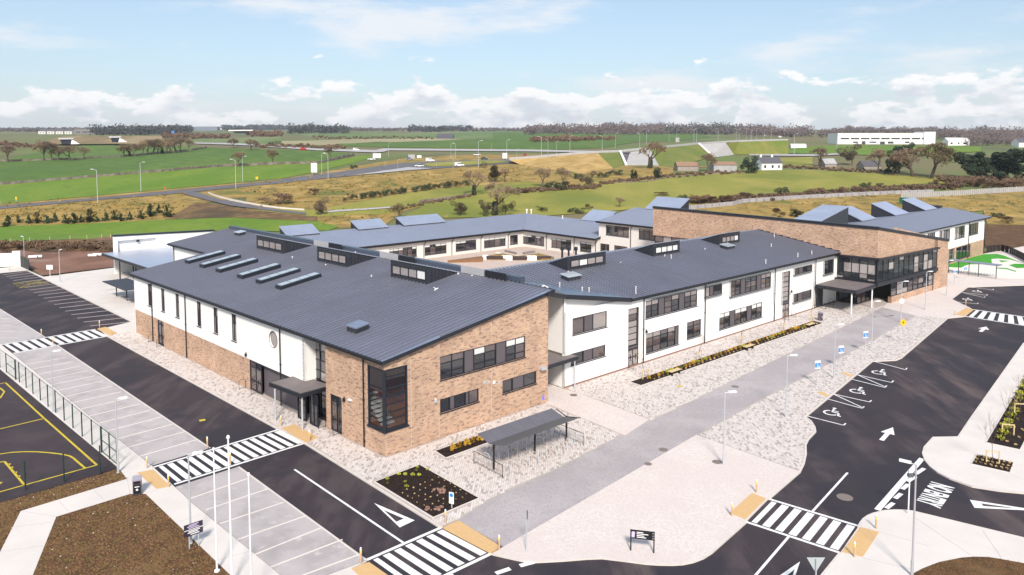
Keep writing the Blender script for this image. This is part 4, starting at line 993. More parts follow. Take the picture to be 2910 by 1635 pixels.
bar(mb, wWG, 0.02, 61.5, 0.0, 0.13, -.05, .02); mb.build('plinth', mat('rusty_plinth', (0.26,0.13,0.085), .9), school)
for k, x, y in (('c8',205,700), ('c8',955,500), ('c8',1805,300), ('z4',660,800)): downpipe(wWG, wWG.tz(q(k, x, y))[0], 0.05, ZW-.15)
bulkhead(wWG, wWG.tz(q('c8',240,800))[0], 3.4); bulkhead(wWG, wWG.tz(q('c8',2010,330))[0], 3.4)
wing = roof('wing_roof', F(0,0,ZW), DS, DN, .158, [[(10.05,-.42),(62.0,-.42),(62.0,13.9),(-.9,13.9),(-.7,13.0)]], 0.6)
mb = MB(); mb.tube(F(10.2,-.47,ZW-.14), F(61.9,-.47,ZW-.14), .10, n=8); mb.build('gutter', BLACK, school)
# fold between hall ridge and wing: sloping valley sheet
A = H(-1.25,18.9,11.0); A0 = H(-1.25,18.1,10.86); K = F(-.15,-.45,9.74); E0 = F(10.3,-.45,ZW+.03); Vv = F(-.85,13.6,10.08); HR2 = H(11.5,19.2,11.05)
mb = MB(); mb.poly([A, K, E0, Vv, HR2]); mb.poly([A0, K, A]); mb.build('valley_roof', mat('valley_flashing', (0.20,0.26,0.34), .35, metal=.5), school)
for p_, r_ in ((A0, K), (K, E0)):
    mb = MB(); mb.obox(p_-zup*.46, r_-p_, DN*.06, zup*.47); mb.build('verge_fascia', FASC, school)
mb = MB(); mb.poly([A0-zup*.46, K-zup*.46, F(-.1,3.0,9.3), F(-4.2,3.0,10.2)]); mb.build('soffit', FASC, school)
mb = MB(); mb.obox(F(-1,13.8,ZW+.158*13.8-.3), DS*63, DN*.8, zup*.36); mb.build('ridge_flashing', FLASH, school)
# stepped verge flashing up the brick
mb = MB()
for k in range(12):
    n0 = -.3+14.2*k/12.0; mb.obox(F(61.55,n0,ZW+.158*n0+.02), DS*.35, DN*1.25, zup*.28)
mb.build('stepped_flashing', FASC, school)
for s0, s1 in ((10.95,17.9), (27.7,33.8), (44.1,49.6)):
    P0 = F(s0, 10.0, ZW+.158*10.0); dormer((DS, DN), P0, s1-s0, 1.75, 3.4, .158, glaz=(.22, .70), glass=(BLIND, GLASS3, BLIND), inset=.5)
def roofpt(px, pz=None): return onplane(px, F(0,0,ZW), (DS.cross(DN+zup*.158)))
hatch((DS, DN), (lambda p: Vector((p.x, p.y, 0)))(roofpt(q('c1',1455,375))), SKYL, roofpt(q('c1',1455,375)).z, 2.1, 1.2, .158)
hatch((DS, DN), (lambda p: Vector((p.x, p.y, 0)))(roofpt(q('c5',2150,750))), SKYL, roofpt(q('c5',2150,750)).z, 2.0, 1.2, .158)
def flue(px, h, r, m, base=None):
    P = base or roofpt(px); mb = MB(); h *= .75; r *= .8; mb.tube(P-zup*.1, P+zup*h, r, n=8); mb.tube(P+zup*h, P+zup*(h+.1), r*1.4, r*1.1, n=8); mb.build('roof_vent', mat('vent_pale_grey', (0.55,0.53,0.53), .6), school)
for k, x, y, h in (('c1',1290,505,.7), ('c1',1620,580,.75), ('c1',1720,585,.75), ('c1',2405,590,1.0), ('c5',1325,905,.6), ('c5',1232,870,.2), ('c5',585,975,.15), ('c5',1820,770,.15), ('z4',290,370,.8), ('z4',262,455,.5), ('z4',505,550,.7), ('z4',632,530,.7), ('z4',212,610,.7), ('c1',1415,285,.15)):
    flue(q(k, x, y), h, .09, WHITE)
hallpl = lambda px: onplane(px, C0+zup*ZE, DU.cross(DV+zup*SL))
for k, x, y in (('c2',262,585), ('c2',750,700), ('c2',1185,515), ('c4',728,1015), ('c4',1048,1020), ('c2',1420,860), ('c4',525,985)):
    flue(None, .15, .10, WHITE, hallpl(q(k, x, y)))
def gull(P):
    mb = MB(); mb.tube(P+zup*.05+DS*-.2, P+zup*.16+DS*.2, .05, .08, n=6); mb.tube(P+zup*.16+DS*.2, P+zup*.27+DS*.3, .05, .04, n=6)
    mb.poly([P+zup*.15, P+zup*.35+DN*.45, P+zup*.2+DS*.15]); mb.poly([P+zup*.15, P+zup*.35-DN*.45, P+zup*.2+DS*.15])
    for s in (-1, 1): mb.tube(P+DN*.03*s-zup*.05, P+DN*.03*s+zup*.1, .01, n=4)
    return tag(mb.build('seagull', SIGNW), 'white gull with raised wings on the front slope of the hall roof', 'bird')
gull(hallpl(q('c4',195,1220)))
# canopy at the recessed door between hall and wing
cn2 = canopy('side_door_canopy', [F(-3.9,-1.2), F(1.15,-.95), F(1.25,.9), F(.4,3.1), F(-3.9,3.1)], 3.3, .34, DECK)
mb = MB(); mb.tube(F(.75,-.8), F(.75,-.8,3.0), .07, n=10); mb.build('canopy_column', GALV, school)
mb = MB(); mb.obox(F(-.3,2.9,2.95), DS*.35, DN*-3.1, zup*.05); mb.build('soffit', FASC, school)
door(Wall(F(-3.6,3.1), F(-.6,3.1)), (.3, 2.7, 0, 2.6), 2)
t, z = wHR.tz(q('z7',440,465)); mb = MB(); bar(mb, wHR, t-.3, t+.35, z-.14, z+.1, 0, .5); mb.build('security_camera', GALV, school)
mb = MB(); tt, zz = wHR.tz(q('z7',462,742)); bar(mb, wHR, tt-.15, tt+.15, zz-.2, zz+.2, 0, .02); mb.build('door_sign', mat('violet_sign', (0.18,0.18,0.62), .5), school)

# ---------------------------------------------------------------- brick spine and glazed entrance
SX = 61.62
wSP = Wall(F(SX,35.8), F(SX,-6.0))
build_wall(wSP, [(0,7.15),(wSP.L,7.5),(wSP.L,12.05),(0,12.5)], [], BRICK, depth=.4)
for n0 in (22.6, 30.2): 
    mb = MB(); bar(mb, wSP, 35.8-n0-.02, 35.8-n0+.02, 7.3, 12.2, -.01, .006); mb.build('movement_joint', JOINT, school)
E1 = F(88.1,-7.27); wEN = Wall(F(SX,-6.0), E1); LE = wEN.L
def ztop(t): return 12.05+(8.02-12.05)*t/LE
build_wall(wEN, [(0,7.5),(22.2,7.2),(22.2,ztop(22.2)),(0,12.05)], [], BRICK, depth=.4)
build_wall(wEN, [(20.9,0),(LE,0),(LE,ztop(LE)),(20.9,ztop(20.9))], [(20.8,22.2,2.9,7.22)], BRICK, depth=.4)
build_wall(Wall(E1, E1+DN*9), [(0,0),(9,0),(9,9.5),(0,8.0)], [], BRICK, depth=.3)
mb = MB()
mb.obox(wSP.P(-.1,12.32,-.5), wSP.t*(wSP.L+.1)+zup*-.45, wSP.n*.62, zup*.42)
mb.obox(wEN.P(-.05,11.88,-.5), wEN.t*(LE+.2)+zup*(8.02-12.05), wEN.n*.62, zup*.42); mb.build('roof_cap', FASC, school)
# roof over the spine (slopes down to the right)
mb = MB(); a, b, c, e = wSP.P(0,12.4,-.3), wSP.P(wSP.L,12.0,-.3), E1+zup*8.05, E1+DN*43+zup*8.45
mb.poly([a, b, c, e]); mb.build('spine_roof', ROOFD, school)
# upper glazed box
wGL = Wall(F(SX,0.2), F(SX,-6.0)); 
def ribbon(w, t0, t1, z0, z1, n, rows, name, glass, rec=.0): return window(w, t0, t1, z0, z1, [('g',1,1)]*n, rows, name=name, sill=False, glass=glass, rec=rec, fw=.12)
ribbon(wGL, .0, wGL.L-.1, 3.85, 7.25, 5, (.8,1.5,.7,.4), 'glazed_box', (CLEAR2, CLEAR2, CLEAR2, GLASS3))
ribbon(wEN, .1, 22.0, 3.85, 7.2, 12, (.7,1.1,1.5), 'glazed_box', (CLEAR2, CLEAR2, CLEAR2, GLASS3))
mb = MB(); mb.obox(wEN.P(-.25,3.2,-.1), wEN.t*22.3, wEN.n*.4, zup*.62); mb.obox(wGL.P(-.1,3.2,-.1), wGL.t*(wGL.L+.3), wGL.n*.4, zup*.62)
mb.obox(wEN.P(-.25,7.18,-.1), wEN.t*22.4-zup*.2, wEN.n*.55, zup*.30); mb.obox(wGL.P(-.1,7.2,-.1), wGL.t*(wGL.L+.4)+zup*.1, wGL.n*.55, zup*.30); mb.build('glazing_band', FASC, school)
mb = MB(); mb.tube(wEN.P(0,3.2,.05), wEN.P(0,7.4,.05), .16, n=4); mb.build('corner_mullion', FRAME, school)
mb = MB(); mb.prism([wGL.P(0,0,-.15), wGL.P(6.1,0,-.15), wEN.P(22,0,-.15), wEN.P(22,0,-.15)+DN*8, F(SX+.3,2)], 3.45, 3.7); mb.build('upper_floor', mat('entrance_floor', (0.20,0.19,0.20), .4), school)
LIL = mat('lilac_partition', (0.34,0.30,0.38), .6)
mb = MB(); mb.obox(F(SX+4.5,1.6,3.7), DS*16, DN*.15, zup*3.2); mb.obox(F(SX+9,-2.2,3.7), DS*1.5, DN*.12, zup*1.9); mb.obox(F(SX+15,-3.2,3.7), DS*3.5, DN*.12, zup*1.2); mb.build('partition', LIL, school)
mb = MB(); mb.obox(F(SX+2,-3.5,3.7), DS*.9, DN*.9, zup*2.6); mb.obox(F(SX+12,-4.2,3.7), DS*5.5, DN*2.2, zup*.9); mb.obox(F(SX+17.5,-5.8,3.7), DS*3.2, DN*2.4, zup*.75); mb.build('reception_counter', WHITE, school)
mb = MB(); mb.prism([wGL.P(0,0,-.3), wGL.P(6.0,0,-.3), wEN.P(22,0,-.3), wEN.P(22,0,-.3)+DN*8, F(SX+.3,2)], 7.3, 7.36, bottom=True); mb.build('entrance_ceiling', CREAM, school)
# ground-floor glazing, dwarf wall, lobby
td = wEN.tz((2530,859))[0]
wGF = Wall(wEN.P(td,0,-.02), wEN.P(20.9,0,-.02))
build_wall(Wall(wEN.P(td,0,.06), wEN.P(20.9,0,.06)), [(0,0),(20.9-td,0),(20.9-td,1.0),(0,1.0)], [], BRICK, depth=.4)
build_wall(Wall(wEN.P(td,0,-.34), wEN.P(td,0,.06)), [(0,0),(.4,0),(.4,1.0),(0,1.0)], [], BRICK, depth=.3)
window(wGF, .1, 20.9-td, 1.02, 3.2, [('g',1,1)]*8, (.5,.8,.8), name='ground_glazing', sill=True, glass=(GLASS, GLASS3, GLASS2), rec=-.05)
wLO = Wall(F(SX+.2,-.2), F(SX+.2,-3.1)); window(wLO, 0, 2.9, .05, 3.2, [('g',1,2)], (1,1.5), name='lobby_glazing', sill=False, glass=(GLASS,), rec=-.05)
wLO2 = Wall(F(SX+.2,-3.1), F(SX+6.1,-3.3)); window(wLO2, 0, wLO2.L, .05, 3.2, [('g',1,1)]*4, (1,2), name='lobby_door', sill=False, glass=(GLASS, GLASS, GLASS2), rec=-.05)
mb = MB(); mb.obox(F(SX+.2,-3.0,3.15), DS*6, DN*3, zup*.08); mb.build('soffit', FASC, school)
downpipe(wEN, 20.6, .05, 3.0)
ca = canopy('main_entrance_canopy', [F(54.3,-.1), F(61.4,-.1), F(61.5,-6.15), F(54.0,-6.3)], 3.62, .5, DECK)
for p in (F(54.3,-5.5), F(60.9,-5.7)):
    mb = MB(); mb.tube(p, p+zup*3.15, .10, n=10); mb.build('canopy_column', WPOLE, school)
mb = MB(); bar(mb, wWG, 55.0, 56.9, 0, 3.05, -.05, .04); mb.build('dark_door', FASC, school)

# ---------------------------------------------------------------- block beyond the entrance
wRR = Wall(F(88.4,.2), F(137.6,.2)); off = 88.4
hol = []
def rrw(k, a, b):
    t0, t1, z0, z1 = rect(wRR, k, a, b); return (t0, t1, z0, z1)
rw_ = [rrw('z4',(1690,345),(1760,400)), rrw('z4',(1800,310),(1895,395)), rrw('z4',(1940,280),(2030,375)), rrw('z4',(2070,250),(2155,330))]
rw_ = [(a, b, 4.95, 7.45) for a, b, _, _ in rw_]
rl_ = [rrw('z4',(1955,450),(2080,545)), rrw('z4',(1885,480),(1935,560))]; rl_ = [(a, b, .5, 3.1) for a, b, _, _ in rl_]
build_wall(wRR, [(0,3.3),(wRR.L-2,3.3),(wRR.L-2,8.2),(0,8.2)], rw_, WHITE)
build_wall(wRR, [(0,0),(wRR.L-2,0),(wRR.L-2,3.3),(0,3.3)], rl_, BRICK)
for h in rw_+rl_: window(wRR, *h, [('g',1,4)], (1,), glass=(GLASS, GLASS3, GLASS2))
downpipe(wRR, wRR.tz(q('z4',2062,400))[0], .05, 8.0); downpipe(wRR, wRR.L-2.3, .05, 8.0)
build_wall(Wall(F(135.6,.2), F(135.6,9)), [(0,0),(8.8,0),(8.8,9.5),(0,8.2)], [], WHITE)
mb = MB(); mb.obox(F(135.7,.6,.8), DS*1.4, DN*3, zup*6.5); mb.build('bay_projection', CLAD, school)
roof('end_block_roof', F(0,0,8.28), DS, DN, .150, [[(86.5,-.3),(138.5,-.3),(139,8.9),(86.5,8.9)]], .6, singles=False, m=ROOFD)
roof('end_block_back_roof', F(0,17.8,8.28), DS, -DN, .150, [[(86.5,-.3),(139,-.3),(139,8.85),(86.5,8.85)]], .6, singles=False, m=ROOFD)
def backwedge(pts_low, pts_high, z0, z1, name='clerestory'):
    """wedge whose sheet falls towards the viewer: low edge pts, high edge pts"""
    a, b = (Vector((p.x, p.y, z0)) for p in pts_low); c, e = (Vector((p.x, p.y, z1)) for p in pts_high)
    mb = MB(); dn = 2.6
    c2, e2 = c-zup*(z1-z0+dn), e-zup*(z1-z0+dn); a2, b2 = a-zup*dn, b-zup*dn
    mb.poly([a, a2, c2, c]); mb.poly([b, e, e2, b2]); mb.poly([c, c2, e2, e]); o = mb.build(name, CLAD, school)
    mb = MB(); mb.obox(a+zup*.02-(b-a).normalized()*.15, (b-a)+(b-a).normalized()*.3, c-a, zup*.10)
    n = int((b-a).length/.6)
    for k in range(n+1): mb.obox(a+(b-a)*k/n+zup*.12, (b-a).normalized()*.045, c-a, zup*.07)
    mb.build('clerestory_roof', ROOFD, o)
def rrp(k, x, y, z): return G(q(k, x, y), z)
# sawtooth pop-ups on the end block: sheets fall to the left/right, cheeks dark
backwedge((F(74.8,9.2), F(74.8,14.0)), (F(86.2,9.2), F(86.2,14.0)), 10.9, 12.9)
for lo_ in (((1095,215),(1220,205)), ((1400,170),(1520,163)), ((1675,122),(1775,106))):
    a_, b_ = ((onplane(q('z4', *p), F(0,9.2), DN)-W0).dot(DS) for p in lo_); backwedge((F(a_,9.2), F(b_,9.2)), (F(a_,14.2), F(b_,14.2)), 9.72, 11.9)
mb = MB(); mb.obox(F(137,10,9.4), DS*1.8, DN*1.5, zup*.7); mb.build('roof_hatch', CLAD, school)

# ---------------------------------------------------------------- courtyard wings behind
wR1 = Wall(F(8,78.2), F(66.6,78.2)); wR2 = Wall(F(66.6,78.2), F(67.6,55)); wB2f = Wall(F(68,55), F(68,36))
def rows_of(w, items, z, zw, m, parent=school, height=4.2, extra=()):
    hs = []
    for k, a, b, cols in items:
        t0, t1, z0, z1 = rect(w, k, a, b); hs.append((t0, t1, z[0], z[1]))
    build_wall(w, [(0,zw),(w.L,zw),(w.L,height),(0,height)], hs, m)
    for h, it in zip(hs, items): window(w, *h, it[3], (.24,.76), top=BLIND, glass=(GLASS, GLASS, GLASS2))
C4 = [('g',1,4)]
rows_of(wR1, [('c2',(1680,460),(2085,580),[('g',1,6)]), ('c4',(35,545),(355,655),C4), ('c4',(490,490),(790,605),C4), ('c4',(905,445),(1220,550),C4), ('c4',(1285,400),(1400,515),[('g',1,2)])], (.75,2.95), 0, CREAM)
rows_of(wR2, [('c4',(1465,385),(1785,550),[('g',1,4),('p',.2)]), ('c4',(1890,450),(2180,610),C4), ('c4',(2310,500),(2475,655),[('g',1,2)])], (.75,2.95), 0, CREAM)
h1 = rect(wB2f,'z3',(1035,265),(1245,380)); h2 = rect(wB2f,'z3',(1335,295),(1465,400)); h3 = rect(wB2f,'z3',(975,430),(1065,500)); h4 = rect(wB2f,'z3',(1110,450),(1230,490))
hb = [(h1[0], h1[1], 5.0, 7.2), (h2[0], h2[1]+1.5, 5.0, 7.2), (max(.2,h3[0]), h3[1], .8, 3.0), (h4[0], h4[1], .8, 3.0)]
build_wall(wB2f, [(0,0),(wB2f.L,0),(wB2f.L,7.9),(0,7.9)], hb, CREAM)
for h in hb: window(wB2f, *h, [('g',1,4)], (.25,.75), top=GLASS2, glass=(GLASS, GLASS, GLASS2))
build_wall(Wall(F(80,55), F(68,55)), [(0,0),(12,0),(12,7.9),(0,9.8)], [], CREAM)
for w, ts in ((wR1, [(21,0),(36.5,0)]),):
    pass
for k, x, y, w, h in (('c4',20,640,wR1,3.9), ('c4',430,600,wR1,3.9), ('c4',855,550,wR1,3.9), ('c4',1255,510,wR1,3.9), ('c4',1820,520,wR2,3.9), ('c4',2225,570,wR2,3.9), ('c5',735,600,wB2f,7.6), ('c4',2540,600,wR2,3.9)):
    t = w.tz(q(k, x, y))[0]; mb = MB(); mb.tube(w.P(t,.05,.1), w.P(t,h-.9,.1), .07, n=6); mb.tube(w.P(t,h-.9,.1), w.P(t+.55,h+.1,.5), .07, n=6); mb.build('downpipe', BLACK, school)
roof('courtyard_roof_left', F(0,77.6,4.2), DS, DN, .158, [[(2,-.1),(66.4,-.1),(79.4,12.9),(2,12.9)]], .6, singles=False, m=ROOFD, thick=.45)
roof('courtyard_roof_right', F(66.3,77.6,4.2), DN, DS, .158, [[(-22.9,-.1),(.1,-.1),(12.9,12.9),(-22.9,12.9)]], .6, singles=False, m=ROOFD, thick=.45)
roof('rear_two_storey_roof', F(67.7,0,7.95), DN, DS, .158, [[(34,-.3),(55.6,-.3),(55.6,13.2),(34,13.2)]], .6, singles=False, m=ROOFD, thick=.42)
mb = MB(); mb.tube(F(67.3,55.7,7.75), F(67.3,35,7.75), .1, n=6); mb.tube(F(2,77.4,4.0), F(66,77.4,4.0), .1, n=6); mb.tube(F(66.0,77.4,4.0), F(66.1,54.5,4.0), .1, n=6); mb.build('gutter', BLACK, school)
# clerestories along the rear: pixel spans of their high edges
def rear_clere(low_px, high_px, n_low, n_high, z0, z1):
    lo = [onplane(p, F(0,n_low), DN) for p in low_px]; hi = [onplane(p, F(0,n_high), DN) for p in high_px]
    backwedge((F((lo[0]-W0).dot(DS), n_low), F((lo[1]-W0).dot(DS), n_low)), (F((lo[0]-W0).dot(DS), n_high), F((lo[1]-W0).dot(DS), n_high)), z0, z1)
rear_clere((q('c2',190,235), q('c2',660,210)), None or (q('c2',110,130), q('c2',560,100)), 88.6, 92.2, 6.15, 7.75)
rear_clere((q('c2',1240,160), q('c2',1660,130)), (q('c2',1145,45), q('c2',1540,15)), 88.6, 92.2, 6.15, 7.75)
rear_clere((q('c4',-260,205), q('c4',340,195)), (q('c4',-300,130), q('c4',235,105)), 88.6, 92.2, 6.15, 7.75)
backwedge((F(78.2,70), F(78.2,62.5)), (F(82.4,70), F(82.4,62.5)), 6.2, 8.4)
backwedge((F(80,52), F(80,43.5)), (F(84.6,52), F(84.6,43.5)), 10.0, 12.5)
for k, x in ((0, 1530), (1, 1595)):
    P = onplane(q('c4', x, 85), F(0,90.3), DN); mb = MB(); mb.tube(P-zup*.3, P+zup*.75, .16, n=8); mb.tube(P+zup*.75, P+zup*1.1, .28, .24, n=8); mb.build('chimney_flue', WHITE, school)
P = onplane(q('c4',2055,150), F(0,72), DN); mb = MB(); mb.tube(P-zup*.3, P+zup*.6, .1, n=6); mb.build('chimney_flue', WHITE, school)
for x in (2048, 2143, 2250):
    P = onplane(q('c4', x, 770), F(0,14.8), DN); mb = MB(); mb.tube(P-zup*3, P+zup*1.3, .13, n=8); mb.tube(P+zup*1.3, P+zup*1.75, .26, .20, n=8); mb.build('chimney_flue', BLACK, school)
# link glazing under the spine
wLG = Wall(F(SX+.3,35.5), F(SX+.3,24)); window(wLG, 0, 11.5, 3.6, 7.15, [('g',1,1)]*6, (1,1,1), name='link_glazing', sill=False, glass=(GLASS, GLASS3, GLASS2), rec=-.02)

# ---------------------------------------------------------------- low structures at the left end
cv = thing('covered_walkway', 'flat grey covered area on slim dark posts beside the hall end wall', 'canopy', H(85,12), absolute=True)
mb = MB(); mb.prism([H(104,10.6), H(104,23.5), H(68,20), H(68,10.6)], 3.75, 4.15, bottom=True); a = mb.build('fascia', FASC, cv)
mb = MB(); mb.prism([H(103.8,10.8), H(103.8,23.3), H(68.2,20), H(68.2,10.8)], 4.13, 4.17); mb.build('roof_deck', ROOFD, cv)
for u, v in ((96.2,11.2), (96.2,13.5), (88,11.2), (81.5,11.2), (75,11.2)):
    mb = MB(); mb.tube(H(u,v,.0), H(u,v,3.8), .12, n=8); mb.build('post', BLACK, cv)
mb = MB(); mb.obox(H(92,14,0), DU*-16, DV*.3, zup*3.8); mb.build('wall', CREAM, cv)
fr_ = thing('screen_wall', 'white screen wall with a wide framed opening behind the covered area', 'wall', H(104,16), absolute=True)
wSF = Wall(H(104,12.8), H(104,32))
build_wall(wSF, [(0,0),(wSF.L,0),(wSF.L,6.6),(0,7.2)], [(.65,7.7,3.0,6.25)], WHITE, parent=fr_, depth=.6)
mb = MB(); mb.obox(wSF.P(-.1,7.15,-.7), wSF.t*(wSF.L+.2)-zup*.6, wSF.n*.85, zup*.28); mb.build('wall_cap', FASC, fr_)
mb = MB(); bar(mb, wSF, .65, 7.7, 5.55, 6.0, -1.8, -1.6); mb.build('inner_beam', CREAM, fr_)
mb = MB(); bar(mb, wSF, 4.1, 4.6, 5.7, 6.05, -.3, -.1); mb.build('floodlight', BLACK, fr_)
mb = MB(); mb.obox(wSF.P(10.2,6.15,-.1), wSF.t*-.1, wSF.n*.2, zup*.1)
sh = thing('cycle_shelter', 'small dark flat-roofed cycle shelter beyond the hall corner', 'shelter', H(77,6), absolute=True)
mb = MB(); mb.prism([H(82.5,4.2), H(82.5,8.0), H(72,8.0), H(72,4.2)], 2.5, 2.62, bottom=True); mb.build('roof', CLAD, sh)
for u in (81.6, 76.9): 
    mb = MB(); mb.tube(H(u,6), H(u,6,2.5), .09, n=8); mb.build('post', BLACK, sh)
for u in (83.5, 80, 77, 74):
    mb = MB(); mb.path([H(u,5.0), H(u,5.0,.9), H(u,6.6,.9), H(u,6.6)], .025, 6); mb.build('cycle_hoop', GALV, sh)
# courtyard furniture
pl = thing('courtyard_planter', 'white-walled timber planter and benches in the enclosed courtyard', 'planter', F(40,50), absolute=True)
def cp(k, x, y): return G(q(k, x, y))
mb = MB(); mb.prism([cp('c4',925,735), cp('c4',1170,690), cp('c4',1400,735), cp('c4',1700,690), cp('c4',1930,745), cp('c4',1900,775), cp('c4',960,770)], 0, .35); mb.build('soil', mat('ochre_planter_soil', (0.30,0.20,0.06), .9, var=.3, scale=.6), pl)
for a, b in (((900,765),(965,765)), ((1185,770),(1320,775)), ((1540,775),(1675,775))):
    A = cp('c4', *a); B = cp('c4', *b); mb = MB(); mb.obox(A, B-A, DN*.5, zup*1.0); mb.build('planter_wall', WHITE, pl)
for a, b in (((960,770),(1185,772)), ((1320,775),(1540,775)), ((1675,775),(1890,772))):
    A = cp('c4', *a); B = cp('c4', *b); mb = MB(); mb.obox(A+zup*.2, B-A, DN*.5, zup*.65); mb.build('timber_seat', mat('dark_timber', (0.05,0.03,0.03), .8), pl)
mb = MB(); mb.prism([cp('c4',370,810), cp('c4',900,740), cp('c4',880,800)], 0, .5); mb.build('brick_ramp', mat('brown_ramp', (0.26,0.13,0.06), .9, var=.2, scale=1), pl)
for a, b in (((1230,655),(1385,690)), ((1495,690),(1655,665))):
    A = cp('c4', *a); B = cp('c4', *b); mb = MB(); mb.obox(A, B-A, DN*.6, zup*.5); mb.build('bench', mat('grey_bench', (0.24,0.21,0.2), .8), pl)
mb = MB(); A = cp('c4',1160,680); B = cp('c4',1450,730); mb.obox(A, B-A, DN*2.0, zup*.25); mb.build('raised_step', WHITE, pl)

# ================================================================== THINGS ROUND THE SCHOOL
def along(v): return math.atan2(v.y, v.x)
# ---- lighting columns
def make_lamp(h=5.7, m=GALV):
    t = thing('lamp_post', '', 'lamp post')
    mb = MB(); mb.tube((0,0,0), (0,0,.9), .085, .085, 10); mb.tube((0,0,.9), (0,0,h), .06, .045, 10); mb.build('column', m, t)
    mb = MB(); mb.box((0,0,0), .22, .22, .02); mb.build('base_plate', m, t)
    mb = MB(); mb.tube((0,0,h-.03), (.35,0,h+.05), .035, .03, 8); mb.build('arm', m, t)
    mb = MB(); mb.obox(Vector((.25,-.13,h+.02)), Vector((.62,0,.03)), Vector((0,.26,0)), Vector((0,0,.09))); mb.build('lantern', SIGNW, t)
    mb = MB(); mb.box((.085,0,.45), .02, .10, .35); mb.build('access_door', m, t)
    return t
lamp0 = make_lamp(); first = [True]
def place(proto, flag, loc, rz, label, group=None, scale=None):
    if flag[0]:
        flag[0] = False; proto.location = loc; proto.rotation_euler = (0,0,rz); proto['label'] = label
        if group: proto['group'] = group
        if scale: proto.scale = (scale,)*3 if isinstance(scale, (int, float)) else scale
        return proto
    return dup(proto, loc, rz, label, group, scale)
LG = 'lamp posts round the school'
for p, top, lab, rz in (((336,1343.5),1133.5,'grey lamp post at the near corner of the court fence',10), ((542.8,1544),1291,'grey lamp post behind the dark notice board on the soil bank',10),
        ((152,1171),990,'pale lamp post among the court fence panels, second from the front',10), ((2056,1320),1113,'grey lamp post alone on the smooth front plaza',0),
        ((2233,1186),1002.6,'lamp post nearest the first accessible parking bay',0), ((2369.7,1074),925,'lamp post between the blue parking signs on the cobbles',0),
        ((2477,989),864,'lamp post on the cobbles below the main entrance canopy',0), ((2559.5,916),812,'lamp post with a white disc sign before the entrance glazing',0),
        ((2629.5,880),775,'lamp post in front of the brick end of the entrance',0), ((2690,840),735,'lamp post at the right edge of the brick entrance pier',0),
        ((70,752),667,'lamp post by the white boundary wall at the far car park',150), ((171,802),706,'bare-topped lamp post beside the white square sign',90)):
    P = G(p); lp = place(lamp0, first, P, rad(rz), lab, LG)
lp8 = [o for o in bpy.data.objects if o.get('label', '').startswith('lamp post with a white disc')][0]
mb = MB(); mb.tube((0,-.08,3.0), (0,-.11,3.0), .35, n=16); mb.tube((0,0,2.9), (0,-.09,2.9), .03); mb.build('disc_sign', SIGNW, lp8)
big = make_lamp(6.6, mat('grey_steel', (0.42,0.41,0.44), .5)); big.location = G((2591.5,1636)); big.rotation_euler = (0,0,rad(150)); big['label'] = 'tall grey lamp post on the concrete corner at the lower right'; big['group'] = LG
# ---- flagpoles
fp0 = thing('flagpole', '', 'flagpole')
mb = MB(); mb.tube((0,0,0), (0,0,7.3), .06, .04, 10); mb.build('pole', WPOLE, fp0)
mb = MB(); mb.tube((0,0,7.3), (0,0,7.42), .09, .06, 10); mb.build('finial', WPOLE, fp0)
mb = MB(); mb.tube((0,0,0), (0,0,.08), .16, .16, 10); mb.build('base_collar', WPOLE, fp0)
fl = [True]
def from_top(px, h):          # ground point of a pole whose top of known height shows at px
    v = G(px, h); return Vector((v.x, v.y, 0))
for p, lab in (((606.5,1273.6),'leftmost of the three white flagpoles beside the lower parking bays'), ((648,1239),'middle and tallest-looking of the three white flagpoles'), ((706,1345),'rightmost of the three white flagpoles, nearest the parked bays')):
    sc_ = 1.17 if 'middle' in lab else 1.0; place(fp0, fl, from_top(p, 7.4*sc_), 0, lab, 'white flagpoles on the path', sc_)
# ---- bollards
bo0 = thing('bollard', '', 'bollard')
mb = MB(); mb.tube((0,0,0), (0,0,.62), .06, n=8); mb.build('post', mat('bollard_timber', (0.50,0.34,0.20), .7), bo0)
mb = MB(); mb.tube((0,0,.62), (0,0,.82), .064, n=8); mb.build('yellow_band', mat('bollard_band', (0.75,0.55,0.16), .6), bo0)
mb = MB(); mb.tube((0,0,.82), (0,0,.95), .06, .05, n=8); mb.build('cap', WPOLE, bo0)
fl = [True]
for p, lab in (((589.4,1273.5),'bollard where the upper bays meet the long zebra crossing'), ((418,1331),'bollard at the left end of the long zebra by the upper bays'), ((479,1384),'bollard at the near left corner of the long zebra crossing'), ((654.7,1318.7),'bollard at the top of the lower parking bays by the zebra'),
        ((798.6,1211),'bollard behind the buff pad under the hall canopy'), ((879.5,1254.6),'bollard in front of the buff pad by the hall canopy'), ((1266,1488),'bollard at the corner of the front planting bed'), ((1418.5,1563),'bollard at the right end of the buff pad on the plaza corner'),
        ((1025.7,1600),'bollard at the bottom of the lower bays by the front zebra'), ((2149.6,1399.6),'far bollard of the pair by the left buff pad, right-hand zebra'), ((2079.6,1466.5),'near bollard of the pair by the left buff pad, right-hand zebra'), ((2489.5,1502),'far bollard on the concrete corner, right of the right-hand zebra'),
        ((2428,1583),'near bollard on the concrete corner, right of the right-hand zebra'), ((118,956),'bollard on the far bays above the left zebra'), ((283,931),'bollard at the right end of the far left zebra'), ((317,951.5),'bollard on the pavement by the hall end, far left zebra'), ((151,979.5),'bollard below the far left zebra by the upper bays'),
        ((2713.4,896),'near bollard by the far right zebra'), ((2744.5,868),'far bollard by the far right zebra and accessible bays'), ((27,769),'bollard at the foot of the white boundary wall')):
    place(bo0, fl, G(p), 0, lab, 'bollards at the crossings')
